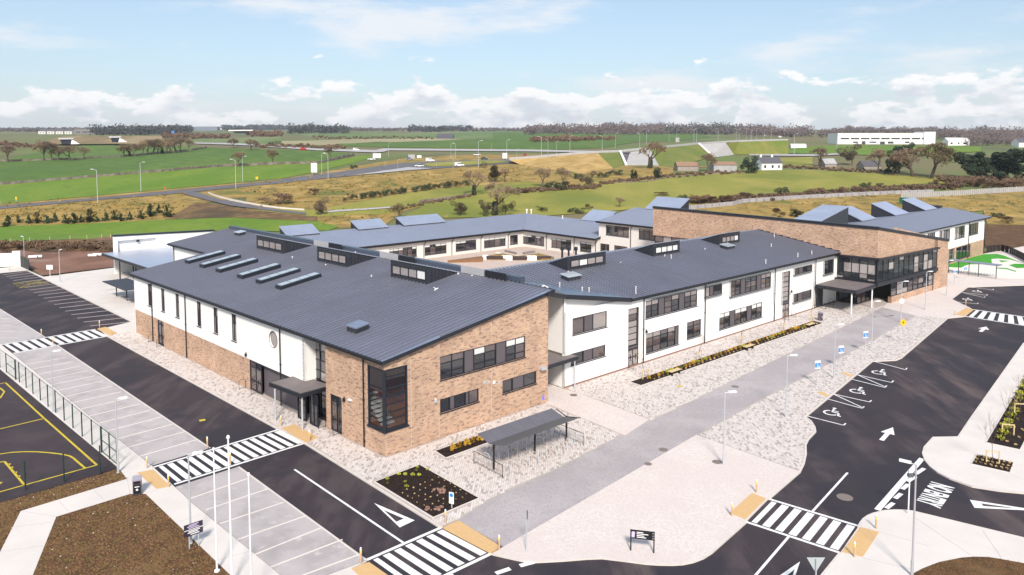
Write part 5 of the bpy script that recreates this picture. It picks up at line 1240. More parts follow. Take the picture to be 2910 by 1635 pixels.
# ---- door guard hoops
ho0 = thing('door_guard_hoop', '', 'hoop'); mb = MB()
pts = [Vector((-.35,0,0)), Vector((-.35,0,.75)), Vector((-.28,0,.9)), Vector((-.14,0,.98)), Vector((.14,0,.98)), Vector((.28,0,.9)), Vector((.35,0,.75)), Vector((.35,0,0))]
mb.path(pts, .022, 6); mb.build('tube', BLACK, ho0); mb = MB(); mb.tube((-.35,0,.12), (.35,0,.12), .02, n=6); mb.build('foot_rail', BLACK, ho0)
fl = [True]
for k, x, y, r, lab in (('z1',1385,1195,90,'black door hoop left of the far hall door'), ('z1',1460,1240,90,'black door hoop right of the far hall door'), ('z5',2215,500,90,'black door hoop left of the middle hall door'), ('z5',2325,550,90,'black door hoop right of the middle hall door'), ('z6',585,920,90,'black door hoop in front of the lobby glazing'), ('z6',690,1020,90,'black door hoop left of the brick tower door'), ('z6',825,1085,90,'black door hoop right of the brick tower door'),
        ('c8',60,1245,0,'black door hoop at the first stair door of the white wing'), ('c8',1950,645,0,'black hoop left of the second stair door of the wing'), ('c8',2040,605,0,'black hoop right of the second stair door of the wing'), ('z4',740,1025,0,'black hoop under the left of the main entrance canopy'), ('z4',810,985,0,'black hoop against the white wall under the main canopy')):
    place(ho0, fl, G(q(k, x, y)), along(DN) if r == 90 and k == 'zz' else along(DV if r == 90 else -DN), lab, 'black hoops guarding door leaves')
# ---- litter bins
def make_bin(loc, rz, lab):
    t = thing('litter_bin', lab, 'bin', loc, rz)
    B1 = mat('bin_plum_steel', (0.16,0.12,0.15), .4, metal=.3)
    mb = MB(); mb.box((0,0,.05), .55, .50, .98); mb.build('body', B1, t); mb = MB(); mb.box((0,0,0), .48, .44, .05); mb.build('base', BLACK, t)
    mb = MB(); mb.obox(Vector((-.30,-.28,1.06)), Vector((.6,0,0)), Vector((0,.56,.10)), Vector((0,0,.10))); mb.build('hood', mat('bin_hood', (0.32,0.30,0.36), .4), t)
    mb = MB(); mb.box((0,-.256,.10), .46, .012, .70); mb.build('door_panel', BLACK, t); mb = MB(); mb.box((0,-.256,.84), .40, .02, .17); mb.build('mouth', BLACK, t)
    mb = MB(); mb.tube((0,-.262,.42), (0,-.27,.42), .08, n=10); mb.box((0,-.266,.6), .30, .012, .06); mb.build('emblem', SIGNW, t)
make_bin(G((391,1404)), rad(22), 'dark litter bin with sloping hood where the concrete paths join'); make_bin(G((2331,911)), along(DS), 'dark litter bin at the far end of the long planting bed')
# ---- signs
def post_sign(name, lab, base, h, board, bw, bh, bz, facing, face, posts=(0,), pm=GALV, back=None, extra=None, cat='sign'):
    t = thing(name, lab, cat, base, facing)
    for x in posts:
        mb = MB(); mb.tube((x,0,0), (x,0,h), .04, n=8); mb.build('post', pm, t)
    mb = MB(); mb.obox(Vector((-bw/2,-.06,bz)), Vector((bw,0,0)), Vector((0,.03,0)), Vector((0,0,bh))); b = mb.build('board', face, t)
    if extra: extra(t, b)
    return t
def flat(b, pts, m, nm, y=-.064):
    mb = MB(); mb.poly([(x, y, z) for x, z in pts]); mb.build(nm, m, b)
LAV = mat('lavender_print', (0.55,0.48,0.68), .6)
notice_t = thing('notice_board', 'dark purple notice board with white lettering on grey posts, soil bank', 'sign', G((551,1556)), along(DS))
mb = MB(); mb.obox(Vector((-.56,-.05,.82)), Vector((1.12,0,0)), Vector((0,.04,0)), Vector((0,0,.76))); nbd = mb.build('board', PLUM, notice_t)
for z, x0, x1 in ((1.49,-.28,.3), (1.40,-.38,.2), (1.30,-.3,.34), (1.10,-.3,.38), (1.01,-.36,.26), (.90,-.2,.34)): flat(nbd, [(x0, z), (x1, z), (x1, z+.055), (x0, z+.055)], LAV if z > 1.2 else SIGNW, 'text_line')
flat(nbd, [(-.56,1.20), (.56,1.20), (.56,1.245), (-.56,1.245)], SIGNW, 'divider', -.0645)
for x in (-.25, .3):
    mb = MB(); mb.tube((x,.03,0), (x,.03,1.5), .04, n=8); mb.build('post', GALV, notice_t)
# wayfinding sign
a = G((1792.5,1564)); b = G((1858,1571.6)); w = (b-a).length
wf = thing('wayfinding_sign', 'black two-post direction sign with white lettering on the smooth plaza', 'sign', (a+b)/2, along(b-a))
for x in (-w/2, w/2):
    mb = MB(); mb.box((x,0,0), .08, .08, 1.32); mb.build('post', BLACK, wf)
mb = MB(); mb.box((0,0,.78), w-.08, .05, .54); wb = mb.build('board', BLACK, wf)
for x0, x1, z in ((-.35,.05,1.18), (-.35,.35,1.08), (-.35,.10,.97), (-.35,.22,.87)): flat(wb, [(x0, z), (x1, z), (x1, z+.05), (x0, z+.05)], SIGNW, 'text_line', -.03)
for z in (1.19, 1.03, .87):
    flat(wb, [(.62,z), (.72,z), (.72,z+.06), (.62,z+.06)], SIGNW, 'arrow_mark', -.03)
flat(wb, [(-.70,.86), (-.48,.86), (-.44,1.2), (-.6,1.24), (-.72,1.12)], LAV, 'emblem', -.03)
post_sign('post_sign', 'slim grey post with a small dark sign edge-on, front plaza', G((1496,1567.6)), 2.6, None, .10, .55, 2.05, rad(75), BLACK)
def disc(t, b):
    mb = MB(); mb.poly([(.14*math.cos(2*math.pi*k/14), -.064, .95+.14*math.sin(2*math.pi*k/14)) for k in range(14)]); mb.build('blue_disc', BLUE, b)
post_sign('bed_sign', 'small white sign with a blue disc standing in the front planting bed', G((1284,1445)), 1.15, None, .36, .80, .35, along(DN)+rad(180) if False else rad(-25), SIGNW, extra=disc)
def park(t, b):
    flat(b, [(-.3,1.80), (.3,1.80), (.3,2.28), (-.3,2.28)], BLUE, 'blue_field'); mb = MB()
    for x0, z0, x1, z1 in ((-.05,2.2,0,2.05), (0,2.05,.12,2.05), (.12,2.05,.18,1.88)): mb.poly([(x0-.03,-.067,z0), (x0+.03,-.067,z0), (x1+.03,-.067,z1), (x1-.03,-.067,z1)])
    for k in range(9): 
        a0 = rad(130+k*28); a1 = rad(130+(k+1)*28); mb.poly([(.02+.13*math.cos(a0),-.067,1.98+.13*math.sin(a0)), (.02+.13*math.cos(a1),-.067,1.98+.13*math.sin(a1)), (.02+.09*math.cos(a1),-.067,1.98+.09*math.sin(a1)), (.02+.09*math.cos(a0),-.067,1.98+.09*math.sin(a0))])
    mb.build('wheelchair_mark', SIGNW, b)
for p, lab in (((2321.5,1093),'blue accessible-parking sign nearest the viewer on the cobbles'), ((2388,1046),'middle blue accessible-parking sign on the cobbles'), ((2458,1000),'far blue accessible-parking sign on the cobbles below the entrance'), ((2712,805),'blue parking sign by the far accessible bays, lower one'), ((2742,795),'blue parking sign by the far accessible bays, behind the lower one')):
    post_sign('parking_sign', lab, G(p), 2.3, None, .62, .84, 1.68, rad(12), SIGNW, extra=park)
ws = thing('warning_sign', 'yellow diamond warning sign on the cobbles near the far zebra', 'sign', G((2564,975)), rad(10))
mb = MB(); mb.tube((0,0,0), (0,0,2.75), .035, n=8); mb.build('post', GALV, ws)
mb = MB(); c = 2.6; mb.poly([(-.5,-.05,c), (0,-.05,c-.5), (.5,-.05,c), (0,-.05,c+.5)]); mb.poly([(-.5,-.03,c), (0,-.03,c+.5), (.5,-.03,c), (0,-.03,c-.5)]); wd = mb.build('diamond', AMBER, ws)
mb = MB(); mb.poly([(-.06,-.055,c-.12), (.08,-.055,c-.12), (.10,-.055,c+.1), (-.04,-.055,c+.14)]); mb.build('symbol', BLACK, wd)
ys = thing('yield_sign', 'triangular give-way sign seen from behind at the bottom edge', 'sign', from_top(q('a4',675,1290), 2.6), rad(0))
mb = MB(); mb.tube((0,0,0), (0,0,2.55), .045, n=8); mb.build('post', GALV, ys)
mb = MB(); mb.poly([(-.5,.06,2.6), (.5,.06,2.6), (0,.06,1.75)]); mb.poly([(-.5,.05,2.6), (0,.05,1.75), (.5,.05,2.6)]); mb.build('triangle_plate', mat('sign_back_grey', (0.40,0.44,0.45), .5), ys)
tp = thing('sign_pole', 'thin pole with a small sensor head on the right-hand concrete corner', 'pole', G((2581,1460)), 0)
mb = MB(); mb.tube((0,0,0), (0,0,2.7), .045, n=8); mb.build('post', WPOLE, tp); mb = MB(); mb.box((.05,0,2.55), .35, .2, .22); mb.tube((-.1,0,2.75), (-.1,0,3.0), .02); mb.build('sensor_head', mat('dark_grey_device', (0.09,0.10,0.11), .5), tp)
sq = post_sign('site_board', 'white square board on a post at the edge of the bare earth', G(q('z1',458,605)), 2.3, None, 1.15, .85, 1.45, 0, SIGNW, pm=WPOLE)
# ---- cycle shelter on the front paving
bs = thing('bike_shelter', 'grey butterfly-roofed bike shelter on three black posts before the brick gable', 'shelter', F(-13.4,-9.4), along(DS))
def LB(s, n, z): return Vector((s+13.4, n+9.4, z))
for s_ in (-17.4, -13.05, -9.4):
    mb = MB(); mb.tube(LB(s_,-9.4,0), LB(s_,-9.4,2.15), .085, n=10); mb.build('post', BLACK, bs)
    mb = MB(); mb.tube(LB(s_,-9.4,2.1), LB(s_,-8.2,2.42), .04, n=6); mb.tube(LB(s_,-9.4,2.1), LB(s_,-10.95,2.42), .04, n=6); mb.build('bracket', BLACK, bs)
SHR = mat('shelter_sheet_grey', (0.155,0.15,0.175), .5, metal=.2, var=.1, scale=1); SHD = mat('shelter_sheet_shaded', (0.10,0.108,0.12), .45, metal=.2)  # SHD: front slope's weaker sky reflection put into a darker sheet colour
for k in range(8):
    s0 = -17.95+k*1.015; mb = MB(); mb.obox(LB(s0+.01,-9.5,2.17), Vector((.995,0,0)), Vector((0,1.42,.34)), Vector((0,0,.04))); mb.build('roof_sheet', SHR, bs)
mb = MB(); mb.obox(LB(-17.95,-9.5,2.17), Vector((8.12,0,0)), Vector((0,-1.6,.36)), Vector((0,0,.04))); mb.build('front_roof', SHD, bs)
for s_ in (-17.9, -9.0):
    mb = MB(); mb.path([LB(s_,-7.6,0), LB(s_,-7.6,1.0), LB(s_,-11.0,1.0), LB(s_,-11.0,0)], .025, 6); mb.tube(LB(s_,-7.6,.18), LB(s_,-11.0,.18), .018, n=5)
    for k in range(1, 18): mb.tube(LB(s_,-7.6-.19*k,.18), LB(s_,-7.6-.19*k,1.0), .006, n=3)
    mb.build('end_rail', BLACK, bs)
ch0 = thing('cycle_stand', '', 'cycle stand'); mb = MB()
mb.path([Vector((0,0,0)), Vector((0,0,.62)), Vector((0,.08,.76)), Vector((0,.2,.82)), Vector((0,.55,.82)), Vector((0,.67,.76)), Vector((0,.75,.62)), Vector((0,.75,0))], .038, 6); mb.build('hoop', GALV, ch0)
mb = MB(); mb.box((0,0,0), .13, .13, .012); mb.build('foot_plate', GALV, ch0); mb = MB(); mb.box((0,.75,0), .13, .13, .012); mb.build('foot_plate', GALV, ch0)
fl = [True]; ordn = ('first','second','third','fourth','fifth','sixth','seventh','eighth','ninth')
for k in range(9):
    s_ = -17.15+k*.98; place(ch0, fl, F(s_,-11.0), along(DS), '%s galvanised cycle hoop from the left, front row under the bike shelter' % ordn[k], 'cycle hoops under the bike shelter')
for k in range(9):
    s_ = -17.15+k*.98; place(ch0, fl, F(s_,-8.6), along(DS), '%s galvanised cycle hoop from the left, back row under the bike shelter' % ordn[k], 'cycle hoops under the bike shelter')
# covered cycle rail by the playground
cr = thing('playground_cycle_shelter', 'long blue-grey flat cycle shelter beside the green playground', 'shelter', G(q('c7',1650,780)), absolute=True)
zc = 2.5; pA = G(q('c7',1185,505), zc); pB = G(q('c7',2110,610), zc); dd = (pB-pA); pn = Vector((-dd.y, dd.x, 0)).normalized()*1.9
mb = MB(); mb.prism([pA, pB, pB+pn, pA+pn], zc-.16, zc); mb.build('roof', mat('blue_grey_sheet', (0.20,0.22,0.28), .5), cr)
for f in (0.02, .22, .43, .62, .96):
    P = pA+dd*f; mb = MB(); mb.tube((P.x,P.y,0), (P.x,P.y,zc-.1), .07, n=6); mb.build('post', BLACK, cr)
for k in range(18):
    P = pA+dd*(k/18.0)-pn*.15; mb = MB(); mb.path([Vector((P.x,P.y,0)), Vector((P.x,P.y,.7)), Vector((P.x,P.y,.7))+pn*.35, Vector((P.x,P.y,0))+pn*.35], .03, 5); mb.build('hoop', mat('dull_steel', (0.22,0.19,0.20), .5), cr)
# playground fence posts on the far side
pf = thing('playground_fence', 'dark timber fence closing the playground on the far side', 'fence', G(q('c7',2200,380)), absolute=True)
fpts = qs('c7', (1890,370),(2000,355),(2150,345),(2300,380),(2420,440),(2572,520),(2700,600),(2800,700))
for a, b in zip(fpts, fpts[1:]):
    A = G(a); B = G(b); n = max(2, int((B-A).length/1.6))
    for k in range(n):
        P = A+(B-A)*k/n; Q = A+(B-A)*(k+.86)/n; mb = MB(); nn = Vector((-(B-A).y, (B-A).x, 0)).normalized()*.05; mb.obox(P, Q-P, nn, zup*1.5); mb.build('panel', mat('dark_fence_timber', (0.022,0.015,0.015), .9), pf)
# ---- benches by the long bed
be0 = thing('bench', '', 'bench')
for k in range(4):
    mb = MB(); mb.box((0,-.21+.14*k,.43), 1.8, .12, .05); mb.build('slat', WOODP, be0)
for x in (-.65, .65):
    mb = MB(); mb.box((x,0,0), .08, .5, .43); mb.build('leg', BLACK, be0)
fl = [True]
for p, lab in (((1917,1064),'pale slatted bench nearest the brick gable on the long bed'), ((2128,993),'middle pale slatted bench along the long planting bed'), ((2303,930),'pale slatted bench at the entrance end of the long bed')):
    place(be0, fl, G(p), along(DS), lab, 'benches along the long planting bed')
# ---- plants in the beds
def leaf_ball(seed, n, rx, rz_, size, up=0.0):
    r = random.Random(seed); mb = MB()
    for k in range(n):
        u = r.uniform(-1, 1); a = r.uniform(0, 2*math.pi); rr = r.random()**.45; s = math.sqrt(1-u*u)
        c = Vector((rx*rr*s*math.cos(a), rx*rr*s*math.sin(a), rz_*(1+u*rr))); d = Vector((r.gauss(0,1), r.gauss(0,1), r.gauss(0,1)+up)).normalized(); e = d.orthogonal().normalized(); g = d.cross(e); sz = size*r.uniform(.6, 1.4)
        mb.poly([c-e*sz*.4, c+d*sz, c+e*sz*.4, c-d*sz*.6])
    return mb
def plant_proto(seed, m, n, rx, rz_, size, name='shrub'):
    t = thing(name, '', 'shrub'); leaf_ball(seed, n, rx, rz_, size, .6).build('foliage', m, t); mb = MB(); mb.tube((0,0,0), (0,0,rz_), .02, .01, 5); mb.build('stem', BARK, t); return t
protos = [(plant_proto(1, PLANTY, 70, .24, .20, .13), [True]), (plant_proto(2, PLANTG, 90, .34, .18, .15), [True]), (plant_proto(3, PLANTP, 45, .15, .11, .10), [True])]
def bilin(Q, a, b): return (Q[0].lerp(Q[1], a)).lerp(Q[3].lerp(Q[2], a), b)
def plant(k, P, lab, grp, sc=1.0):
    pr, f = protos[k]; place(pr, f, Vector((P.x, P.y, .012)), R.uniform(0, 6), lab, grp, sc)
QC = gp(BEDC); 
for i in range(46):
    f = .055+.925*i/46; P = bilin(QC, .5+R.uniform(-.08,.08), f); plant(0 if R.random() < .7 else 1, P, 'golden young shrub in the row along the long planting bed', 'shrubs in the long planting bed', R.uniform(.65, 1.0))
    P = bilin(QC, .82, f+.008); plant(2, P, 'tiny pale plant along the front edge of the long bed', 'edging plants in the long bed', R.uniform(.5, .8))
QA = gp(BEDA)
for i in range(11):
    P = bilin(QA, R.uniform(.03,.34), .04+.92*i/11.0); plant(1, P, 'lime green low shrub at the back of the front planting bed', 'lime shrubs in the front planting bed', R.uniform(.32, .55))
for i in range(6):
    for j in range(7):
        P = bilin(QA, .40+.095*i+R.uniform(-.02,.02), .08+.135*j+R.uniform(-.02,.02)); plant(2, P, 'tiny pale plant in the rows of the front planting bed', 'small plants in the front planting bed', R.uniform(.25, .42))
for a, b in ((.62,.40), (.87,.80)):
    P = bilin(QA, a, b); mb = MB()
    for k in range(7): mb.box((P.x+R.uniform(-.5,.5), P.y+R.uniform(-.3,.3), 0), .25, .18, .09, R.uniform(0,3))
    o = mb.build('stone_pile', mat('pinkish_stone', (0.30,0.17,0.13), .9)); tag(o, 'small heap of pinkish stones %s the front planting bed' % ('in the middle of' if a < .7 else 'at the road corner of'), 'stones')
QB = gp(BEDB)
for i in range(5):
    P = bilin(QB, .55, .25+.15*i); plant(0, P, '%s golden shrub from the left in the bed behind the shelter' % ordn[i], 'golden shrubs behind the shelter', 1.25)
QD = gp(BEDD[:4]+[BEDD[4], BEDD[5]]); a0, a1, b1_, b0_ = G((2801,1257)), G((2900,1278)), G((3060,900)), G((2910,1074))
for i in range(9):
    for j in range(3):
        P = G((2840+10*j+i*9.5+j*13, 1248-i*21+j*9)); plant(2, P, 'tiny pale plant in the rows of the right-hand bed', 'small plants in the right-hand bed', R.uniform(.6, .9))
for i in range(12):
    P = G((2845+7*i+R.uniform(-4,4), 1250-16*i)); plant(1, P, 'bushy lime shrub in the strip of the right-hand bed', 'lime shrubs in the right-hand bed', R.uniform(.9, 1.4))
QE = gp(BEDE)
for i in range(7):
    for j in range(3): plant(2, bilin(QE, .09+.135*i, .2+.3*j), 'tiny pale plant round the staked tree in the small square bed', 'small plants in the small bed', R.uniform(.45, .75))
# ---- trees
def bare_tree(seed, h, spread=1.0, levels=5, trunk=.22, split=.32, n0=5, mtw=TWIG, ivy=0, droop=0.0, tw=1.0, tmin=.0034):
    r = random.Random(seed); tr = MB(); cr_ = MB(); 
    def grow(p, d, L, rad_, lev):
        segs = 2 if lev < 3 else 1; q_ = p; dd_ = d.copy()
        for s in range(segs):
            dd_ = (dd_+Vector((r.gauss(0,.10), r.gauss(0,.10), r.gauss(0,.06)+.03-droop*lev*.02))).normalized(); n = q_+dd_*L/segs; r1 = rad_*(1-.28*(s+1)/segs)
            ra_ = max(rad_*(1-.28*s/segs), h*tmin); (tr if lev < 2 else cr_).tube(q_, n, ra_, max(r1, h*tmin*.7), 5 if lev < 2 else 3, cap=False); q_ = n
        if lev >= levels: return
        k = r.randint(3, 4) if lev < levels-1 else r.randint(4, 5)
        for i in range(k):
            a = 2*math.pi*(i+r.random()*.7)/k; o = dd_.orthogonal().normalized(); o.rotate(Matrix.Rotation(a, 3, dd_)); ang = r.uniform(.35, .75)*spread
            nd = (dd_*math.cos(ang)+o*math.sin(ang)); nd.z += .13; grow(p.lerp(q_, r.uniform(.65, 1.0)), nd.normalized(), L*r.uniform(.58, .80), rad_*.55, lev+1)
    grow(Vector((0,0,0)), Vector((0,0,1)), h*split, trunk, 0)
    top = max(v[2] for v in cr_.v) if cr_.v else h; k = h/top
    for b in (tr, cr_): b.v = [(x*k*tw, y*k*tw, z*k) for x, y, z in b.v]
    t = thing('bare_tree', '', 'tree'); tr.build('trunk', BARK, t); cr_.build('crown', mtw, t)
    if ivy:
        mb = MB(); rr = random.Random(seed+5)
        for q__ in range(ivy):
            z = rr.uniform(.04, .42)*h; a = rr.uniform(0, 6.28); ra = h*.075*(1.1-z/h)*rr.uniform(.5, 1.3); c = Vector((ra*math.cos(a), ra*math.sin(a), z)); e = Vector((rr.gauss(0,1), rr.gauss(0,1), rr.gauss(0,1))).normalized(); f = e.orthogonal().normalized(); s = h*.022; mb.poly([c-e*s, c+f*s, c+e*s, c-f*s])
        mb.build('ivy', IVY, t)
    return t
def leaf_tree(seed, h, lobes, n, size, m, name='evergreen_tree', trunk=.25, cat='tree'):
    r = random.Random(seed); mb = MB()
    for cx_, cy_, cz_, rx, rz_ in lobes:
        sub = [(r.gauss(0,.55), r.gauss(0,.55), r.gauss(0,.55), r.uniform(.28,.5)) for _ in range(9)]
        for k in range(n):
            a, b, c_, s = r.choice(sub); d = Vector((r.gauss(0,1), r.gauss(0,1), r.gauss(0,1))).normalized()*s*r.uniform(.55, 1.0)
            P = Vector((cx_+(a*.8+d.x)*rx, cy_+(b*.8+d.y)*rx, cz_+(c_*.8+d.z)*rz_))*h
            if P.z < 0.02*h: continue
            e = Vector((r.gauss(0,1), r.gauss(0,1), r.gauss(0,1))).normalized(); f = e.orthogonal().normalized(); s2 = size*h*r.uniform(.6, 1.4); mb.poly([P-e*s2, P+f*s2*.7, P+e*s2, P-f*s2*.7])
    t = thing(name, '', cat); mb.build('crown', m, t); tk = MB(); tk.tube((0,0,0), (0,0,h*.55), trunk, trunk*.4, 7); tk.build('trunk', BARK, t); return t
def conifer(seed, h):
    r = random.Random(seed); mb = MB(); nl = 13
    for l in range(nl):
        z = h*(.06+.90*l/nl); R_ = h*.33*(1-l/nl)**.8+.05; k = 12
        for i in range(k):
            a = 2*math.pi*(i+r.random())/k; L = R_*r.uniform(.7, 1.15); d = Vector((math.cos(a), math.sin(a), r.uniform(.1, .55))); c = Vector((0,0,z)); tip = c+d*L; sd = Vector((-d.y, d.x, 0))*L*.26
            mb.poly([c, c+d*L*.55+sd, tip, c+d*L*.55-sd]); up = Vector((0,0,1))*L*.22; mb.poly([c, c+d*L*.55+up, tip, c+d*L*.55-up])
    t = thing('young_pine', '', 'tree'); mb.build('crown', CONIF, t); tk = MB(); tk.tube((0,0,0), (0,0,h*.9), h*.025, h*.006, 6); tk.build('trunk', BARK, t); return t
# young staked trees (by the beds)
def staked(loc, h, lab, seed, rz):
    t = bare_tree(seed, h, .55, 3, .03, .55, mtw=TWIGP, tmin=.0015); t.name = 'staked_tree'; tag(t, lab, 'tree', 'young staked trees in the beds'); t.location = loc; t.rotation_euler = (0,0,rz)
    for x in (-.45, .45):
        mb = MB(); mb.box((x,0,0), .08, .08, .95); mb.build('stake', WOODP, t)
    mb = MB(); mb.box((0,0,.85), .98, .05, .09); mb.build('crossbar', WOODP, t)
for i, (p, lab) in enumerate((((1834,1076),'young staked tree at the near end of the long bed'), ((1987,1022),'second young staked tree along the long bed'), ((2106,976),'third young staked tree, by the middle bench'), ((2226,938),'fourth young staked tree along the long bed'), ((2308,911),'young staked tree at the entrance end of the long bed'))):
    staked(G(p), 3.3, lab, 40+i, along(DS))
for i, (p, h, lab) in enumerate((((2821,1315),4.3,'bare young tree in a timber frame, small square bed'), ((2864,1236),4.4,'bare young tree in a timber frame at the tip of the right bed'), ((2898,1175),4.4,'bare young tree at the right edge of the picture'))):
    staked(G(p), h, lab, 50+i, rad(-12))
# prototypes for the landscape trees, unit height 10 m
bt = [bare_tree(21, 10, 1.0, 6, .16, .15, ivy=0, tw=1.15, tmin=.0019), bare_tree(22, 10, .92, 6, .15, .16, mtw=TWIGP, tw=1.1, tmin=.0018), bare_tree(23, 10, 1.12, 6, .17, .13, mtw=TWIGG, tw=1.15, tmin=.0019), bare_tree(24, 10, .95, 6, .17, .15, mtw=TWIGP, ivy=420, tw=1.15, tmin=.0018), bare_tree(25, 10, 1.05, 6, .15, .14, mtw=TWIG, tw=1.25, tmin=.0019)]
THK = mat('thicket_twigs', (0.115, 0.085, 0.05), .9, obj=.2)
dense = [leaf_tree(31, 10, [(0,0,.55,.36,.40), (.12,.05,.4,.30,.3)], 3200, .016, THK, 'thicket_tree'), leaf_tree(32, 10, [(0,0,.5,.45,.45)], 4200, .016, THK, 'thicket_tree')]
everg = [leaf_tree(33, 10, [(0,0,.55,.30,.42), (.05,0,.3,.36,.28)], 1500, .022, EVER), leaf_tree(34, 10, [(-.1,0,.5,.38,.40), (.2,0,.45,.36,.36), (0,0,.75,.22,.22)], 2600, .026, EVER), leaf_tree(35, 10, [(.15,0,.75,.22,.22), (0,0,.5,.28,.35), (-.12,0,.28,.26,.25)], 1200, .02, EVER)]
con = [leaf_tree(36+i, 10, [(0,0,.34,.27+.05*(i % 2),.30), (.03*(i-1),.02,.62,.17,.34), (.08-.05*i,0,.2,.30,.2)], 620, .028, CONIF, 'young_pine') for i in range(3)]
bush = [leaf_tree(38, 10, [(0,0,.45,.62,.45)], 1500, .03, BRUSH, 'bush', cat='shrub'), leaf_tree(39, 10, [(0,0,.45,.62,.45)], 1500, .03, IVY, 'bush', cat='shrub')]
flags = {id(x): [True] for x in bt+dense+everg+con+bush}
def tree(pr, k, x, y, hz, lab, grp=None, wide=1.0, sink=0.0):
    p = q(k, x, y); P = T(p); depth = (P-O).dot(FW); h = hz/ZR[k][2]*depth/FPX; s = h/10.0
    return place(pr, flags[id(pr)], P-zup*sink, R.uniform(0, 6.28), lab, grp, (s*wide, s*wide, s))
OW = ('first','second','third','fourth','fifth','sixth','seventh','eighth','ninth','tenth','eleventh','twelfth','thirteenth','fourteenth','fifteenth','sixteenth','seventeenth','eighteenth','nineteenth','twentieth','twenty-first','twenty-second','twenty-third','twenty-fourth')
GL = 'bare trees along the left field wall'
for i, (x, y, h, pr, lab) in enumerate(((75,455,170,0,'bare tree at the far left edge of the green field'), (400,440,195,1,'broad bare tree, largest of the left field-wall group'), (478,440,180,0,'bare tree close right of the broad left tree'), (540,437,130,2,'small bare tree between the left field-wall trees'), (645,440,150,4,'bare tree with a round crown in the left group'), (765,427,120,1,'last bare tree of the left field-wall group'))):
    tree(bt[pr], 'b1', x, y, h, lab, GL)
for i, x in enumerate((1130, 1185, 1235)): tree(bt[(i+2) % 5], 'b1', x, 405, 122, '%s bare tree of the small clump left of the long row' % ordn[i], 'bare trees in the field row', 1.0)
for i in range(9): tree(bt[(i*3+1) % 5], 'b1', 1310+43*i, 390-3*i, 145, '%s bare tree from the left in the long row on the field' % ordn[i], 'bare trees in the field row', 1.05)
for k, x, y, h, pr, lab in (('b1',1725,352,120,1,'lone bare tree at the right end of the long field row'), ('b1',2135,325,92,4,'left of two round trees by the far motorway'), ('b1',2290,345,105,4,'right of two round trees by the far motorway'), ('b1',2180,497,150,1,'thin bare tree beside the twin road lamps'), ('b1',2490,477,145,1,'slender bare tree on the field wall, mid left'),
        ('b2',765,437,150,0,'dark bare tree near the roundabout approach'), ('b2',1405,980,155,2,'small bare tree behind the courtyard roofs'), ('b2',2270,945,315,3,'tall ivy-clad bare tree just behind the school'), ('b2',2080,762,235,3,'ivy-trunked bare tree on the stone wall beyond the school'), ('b2',2360,640,140,1,'bare tree on the bank behind the tall ivy-clad tree'),
        ('b3',460,692,205,1,'bare tree left of the thicket on the meadow edge'), ('b3',640,672,180,1,'second bare tree on the meadow edge'), ('b3',1440,515,255,3,'tall bare tree before the concrete underpass'), ('b3',1960,545,185,0,'bare tree left of the white cottage'), ('b3',1160,870,100,1,'faint bare sapling behind the rear roofs'),
        ('b4',700,492,185,0,'bare tree right of the white cottage'), ('b4',1240,552,235,1,'thin bare tree left of the leaning evergreen'), ('b4',1720,605,335,2,'big spreading bare tree beside the leaning evergreen'), ('b4',1560,590,290,4,'bare tree filling the gap left of the big spreading one')):
    tree(bt[pr], k, x, y, h, lab)
tree(dense[0], 'b2', 675,942,170, 'dense dark round thorn tree beside the access lane', wide=1.0); tree(dense[0], 'b2', 1960,942,142, 'low dense thorn tree behind the courtyard wing', wide=1.3)
tree(dense[1], 'b3', 880,692,152, 'dense thicket tree in the middle of the meadow wall', wide=1.2); tree(dense[1], 'b4', 1000,482,192, 'wide brown thicket tree by the farm sheds', wide=1.3); tree(dense[1], 'b2', 2170,950,150, 'green-brown thicket at the foot of the ivy-clad tree', wide=1.1); tree(dense[1], 'b2', 2370,950,170, 'thicket right of the ivy-clad tree')
tree(dense[0], 'b3', 20,640,190, 'olive thicket on the bank behind the courtyard corner', wide=1.2)
tree(everg[0], 'b3', 2340,555,195, 'dark round evergreen against the white cottage', wide=1.35); tree(everg[2], 'b4', 1430,555,300, 'dark leaning evergreen left of the big bare tree', wide=1.2)
tree(everg[1], 'b4', 2140,615,265, 'dark spreading evergreen, left of the right-hand pair', wide=1.45); tree(everg[1], 'b4', 2410,620,300, 'dark spreading evergreen at the right edge of the view', wide=1.6); tree(everg[0], 'b4', 500,960,95, 'rounded dark bush behind the brick spine roof', wide=1.7)
tree(everg[0], 'b3', 1500,602,120, 'small pointed evergreen on the meadow wall'); tree(everg[0], 'b3', 1295,612,110, 'ivy stump on the meadow wall left of the pointed evergreen')
for i, (x, y, h) in enumerate(((75,1045,110),(170,1012,82),(265,1018,85),(345,1012,112),(430,1018,92),(505,1003,92),(600,1018,92),(675,1018,115),(740,1010,80),(825,1003,135),(885,1003,62),(970,993,92),(1050,985,100),(1110,997,82),(1190,985,85),(1290,975,95),(1380,955,132),(1450,925,92),(1530,958,122))):
    tree(con[i % 3], 'b1', x, y, h, '%s young dark pine from the left in the row below the road bank' % OW[i], 'young pines below the road', 1.15)
for i in range(16):
    x = 980+i*68; y = 800-i*8.5; tree(bush[1], 'b2', x, y, 78, 'dark clipped-looking shrub, %s in the hedge line across the bank' % (ordn[i] if i < 9 else ('tenth','eleventh','twelfth','thirteenth','fourteenth','fifteenth','sixteenth')[i-9]), 'dark shrubs in the bank hedge', 1.0)
CNT = {}
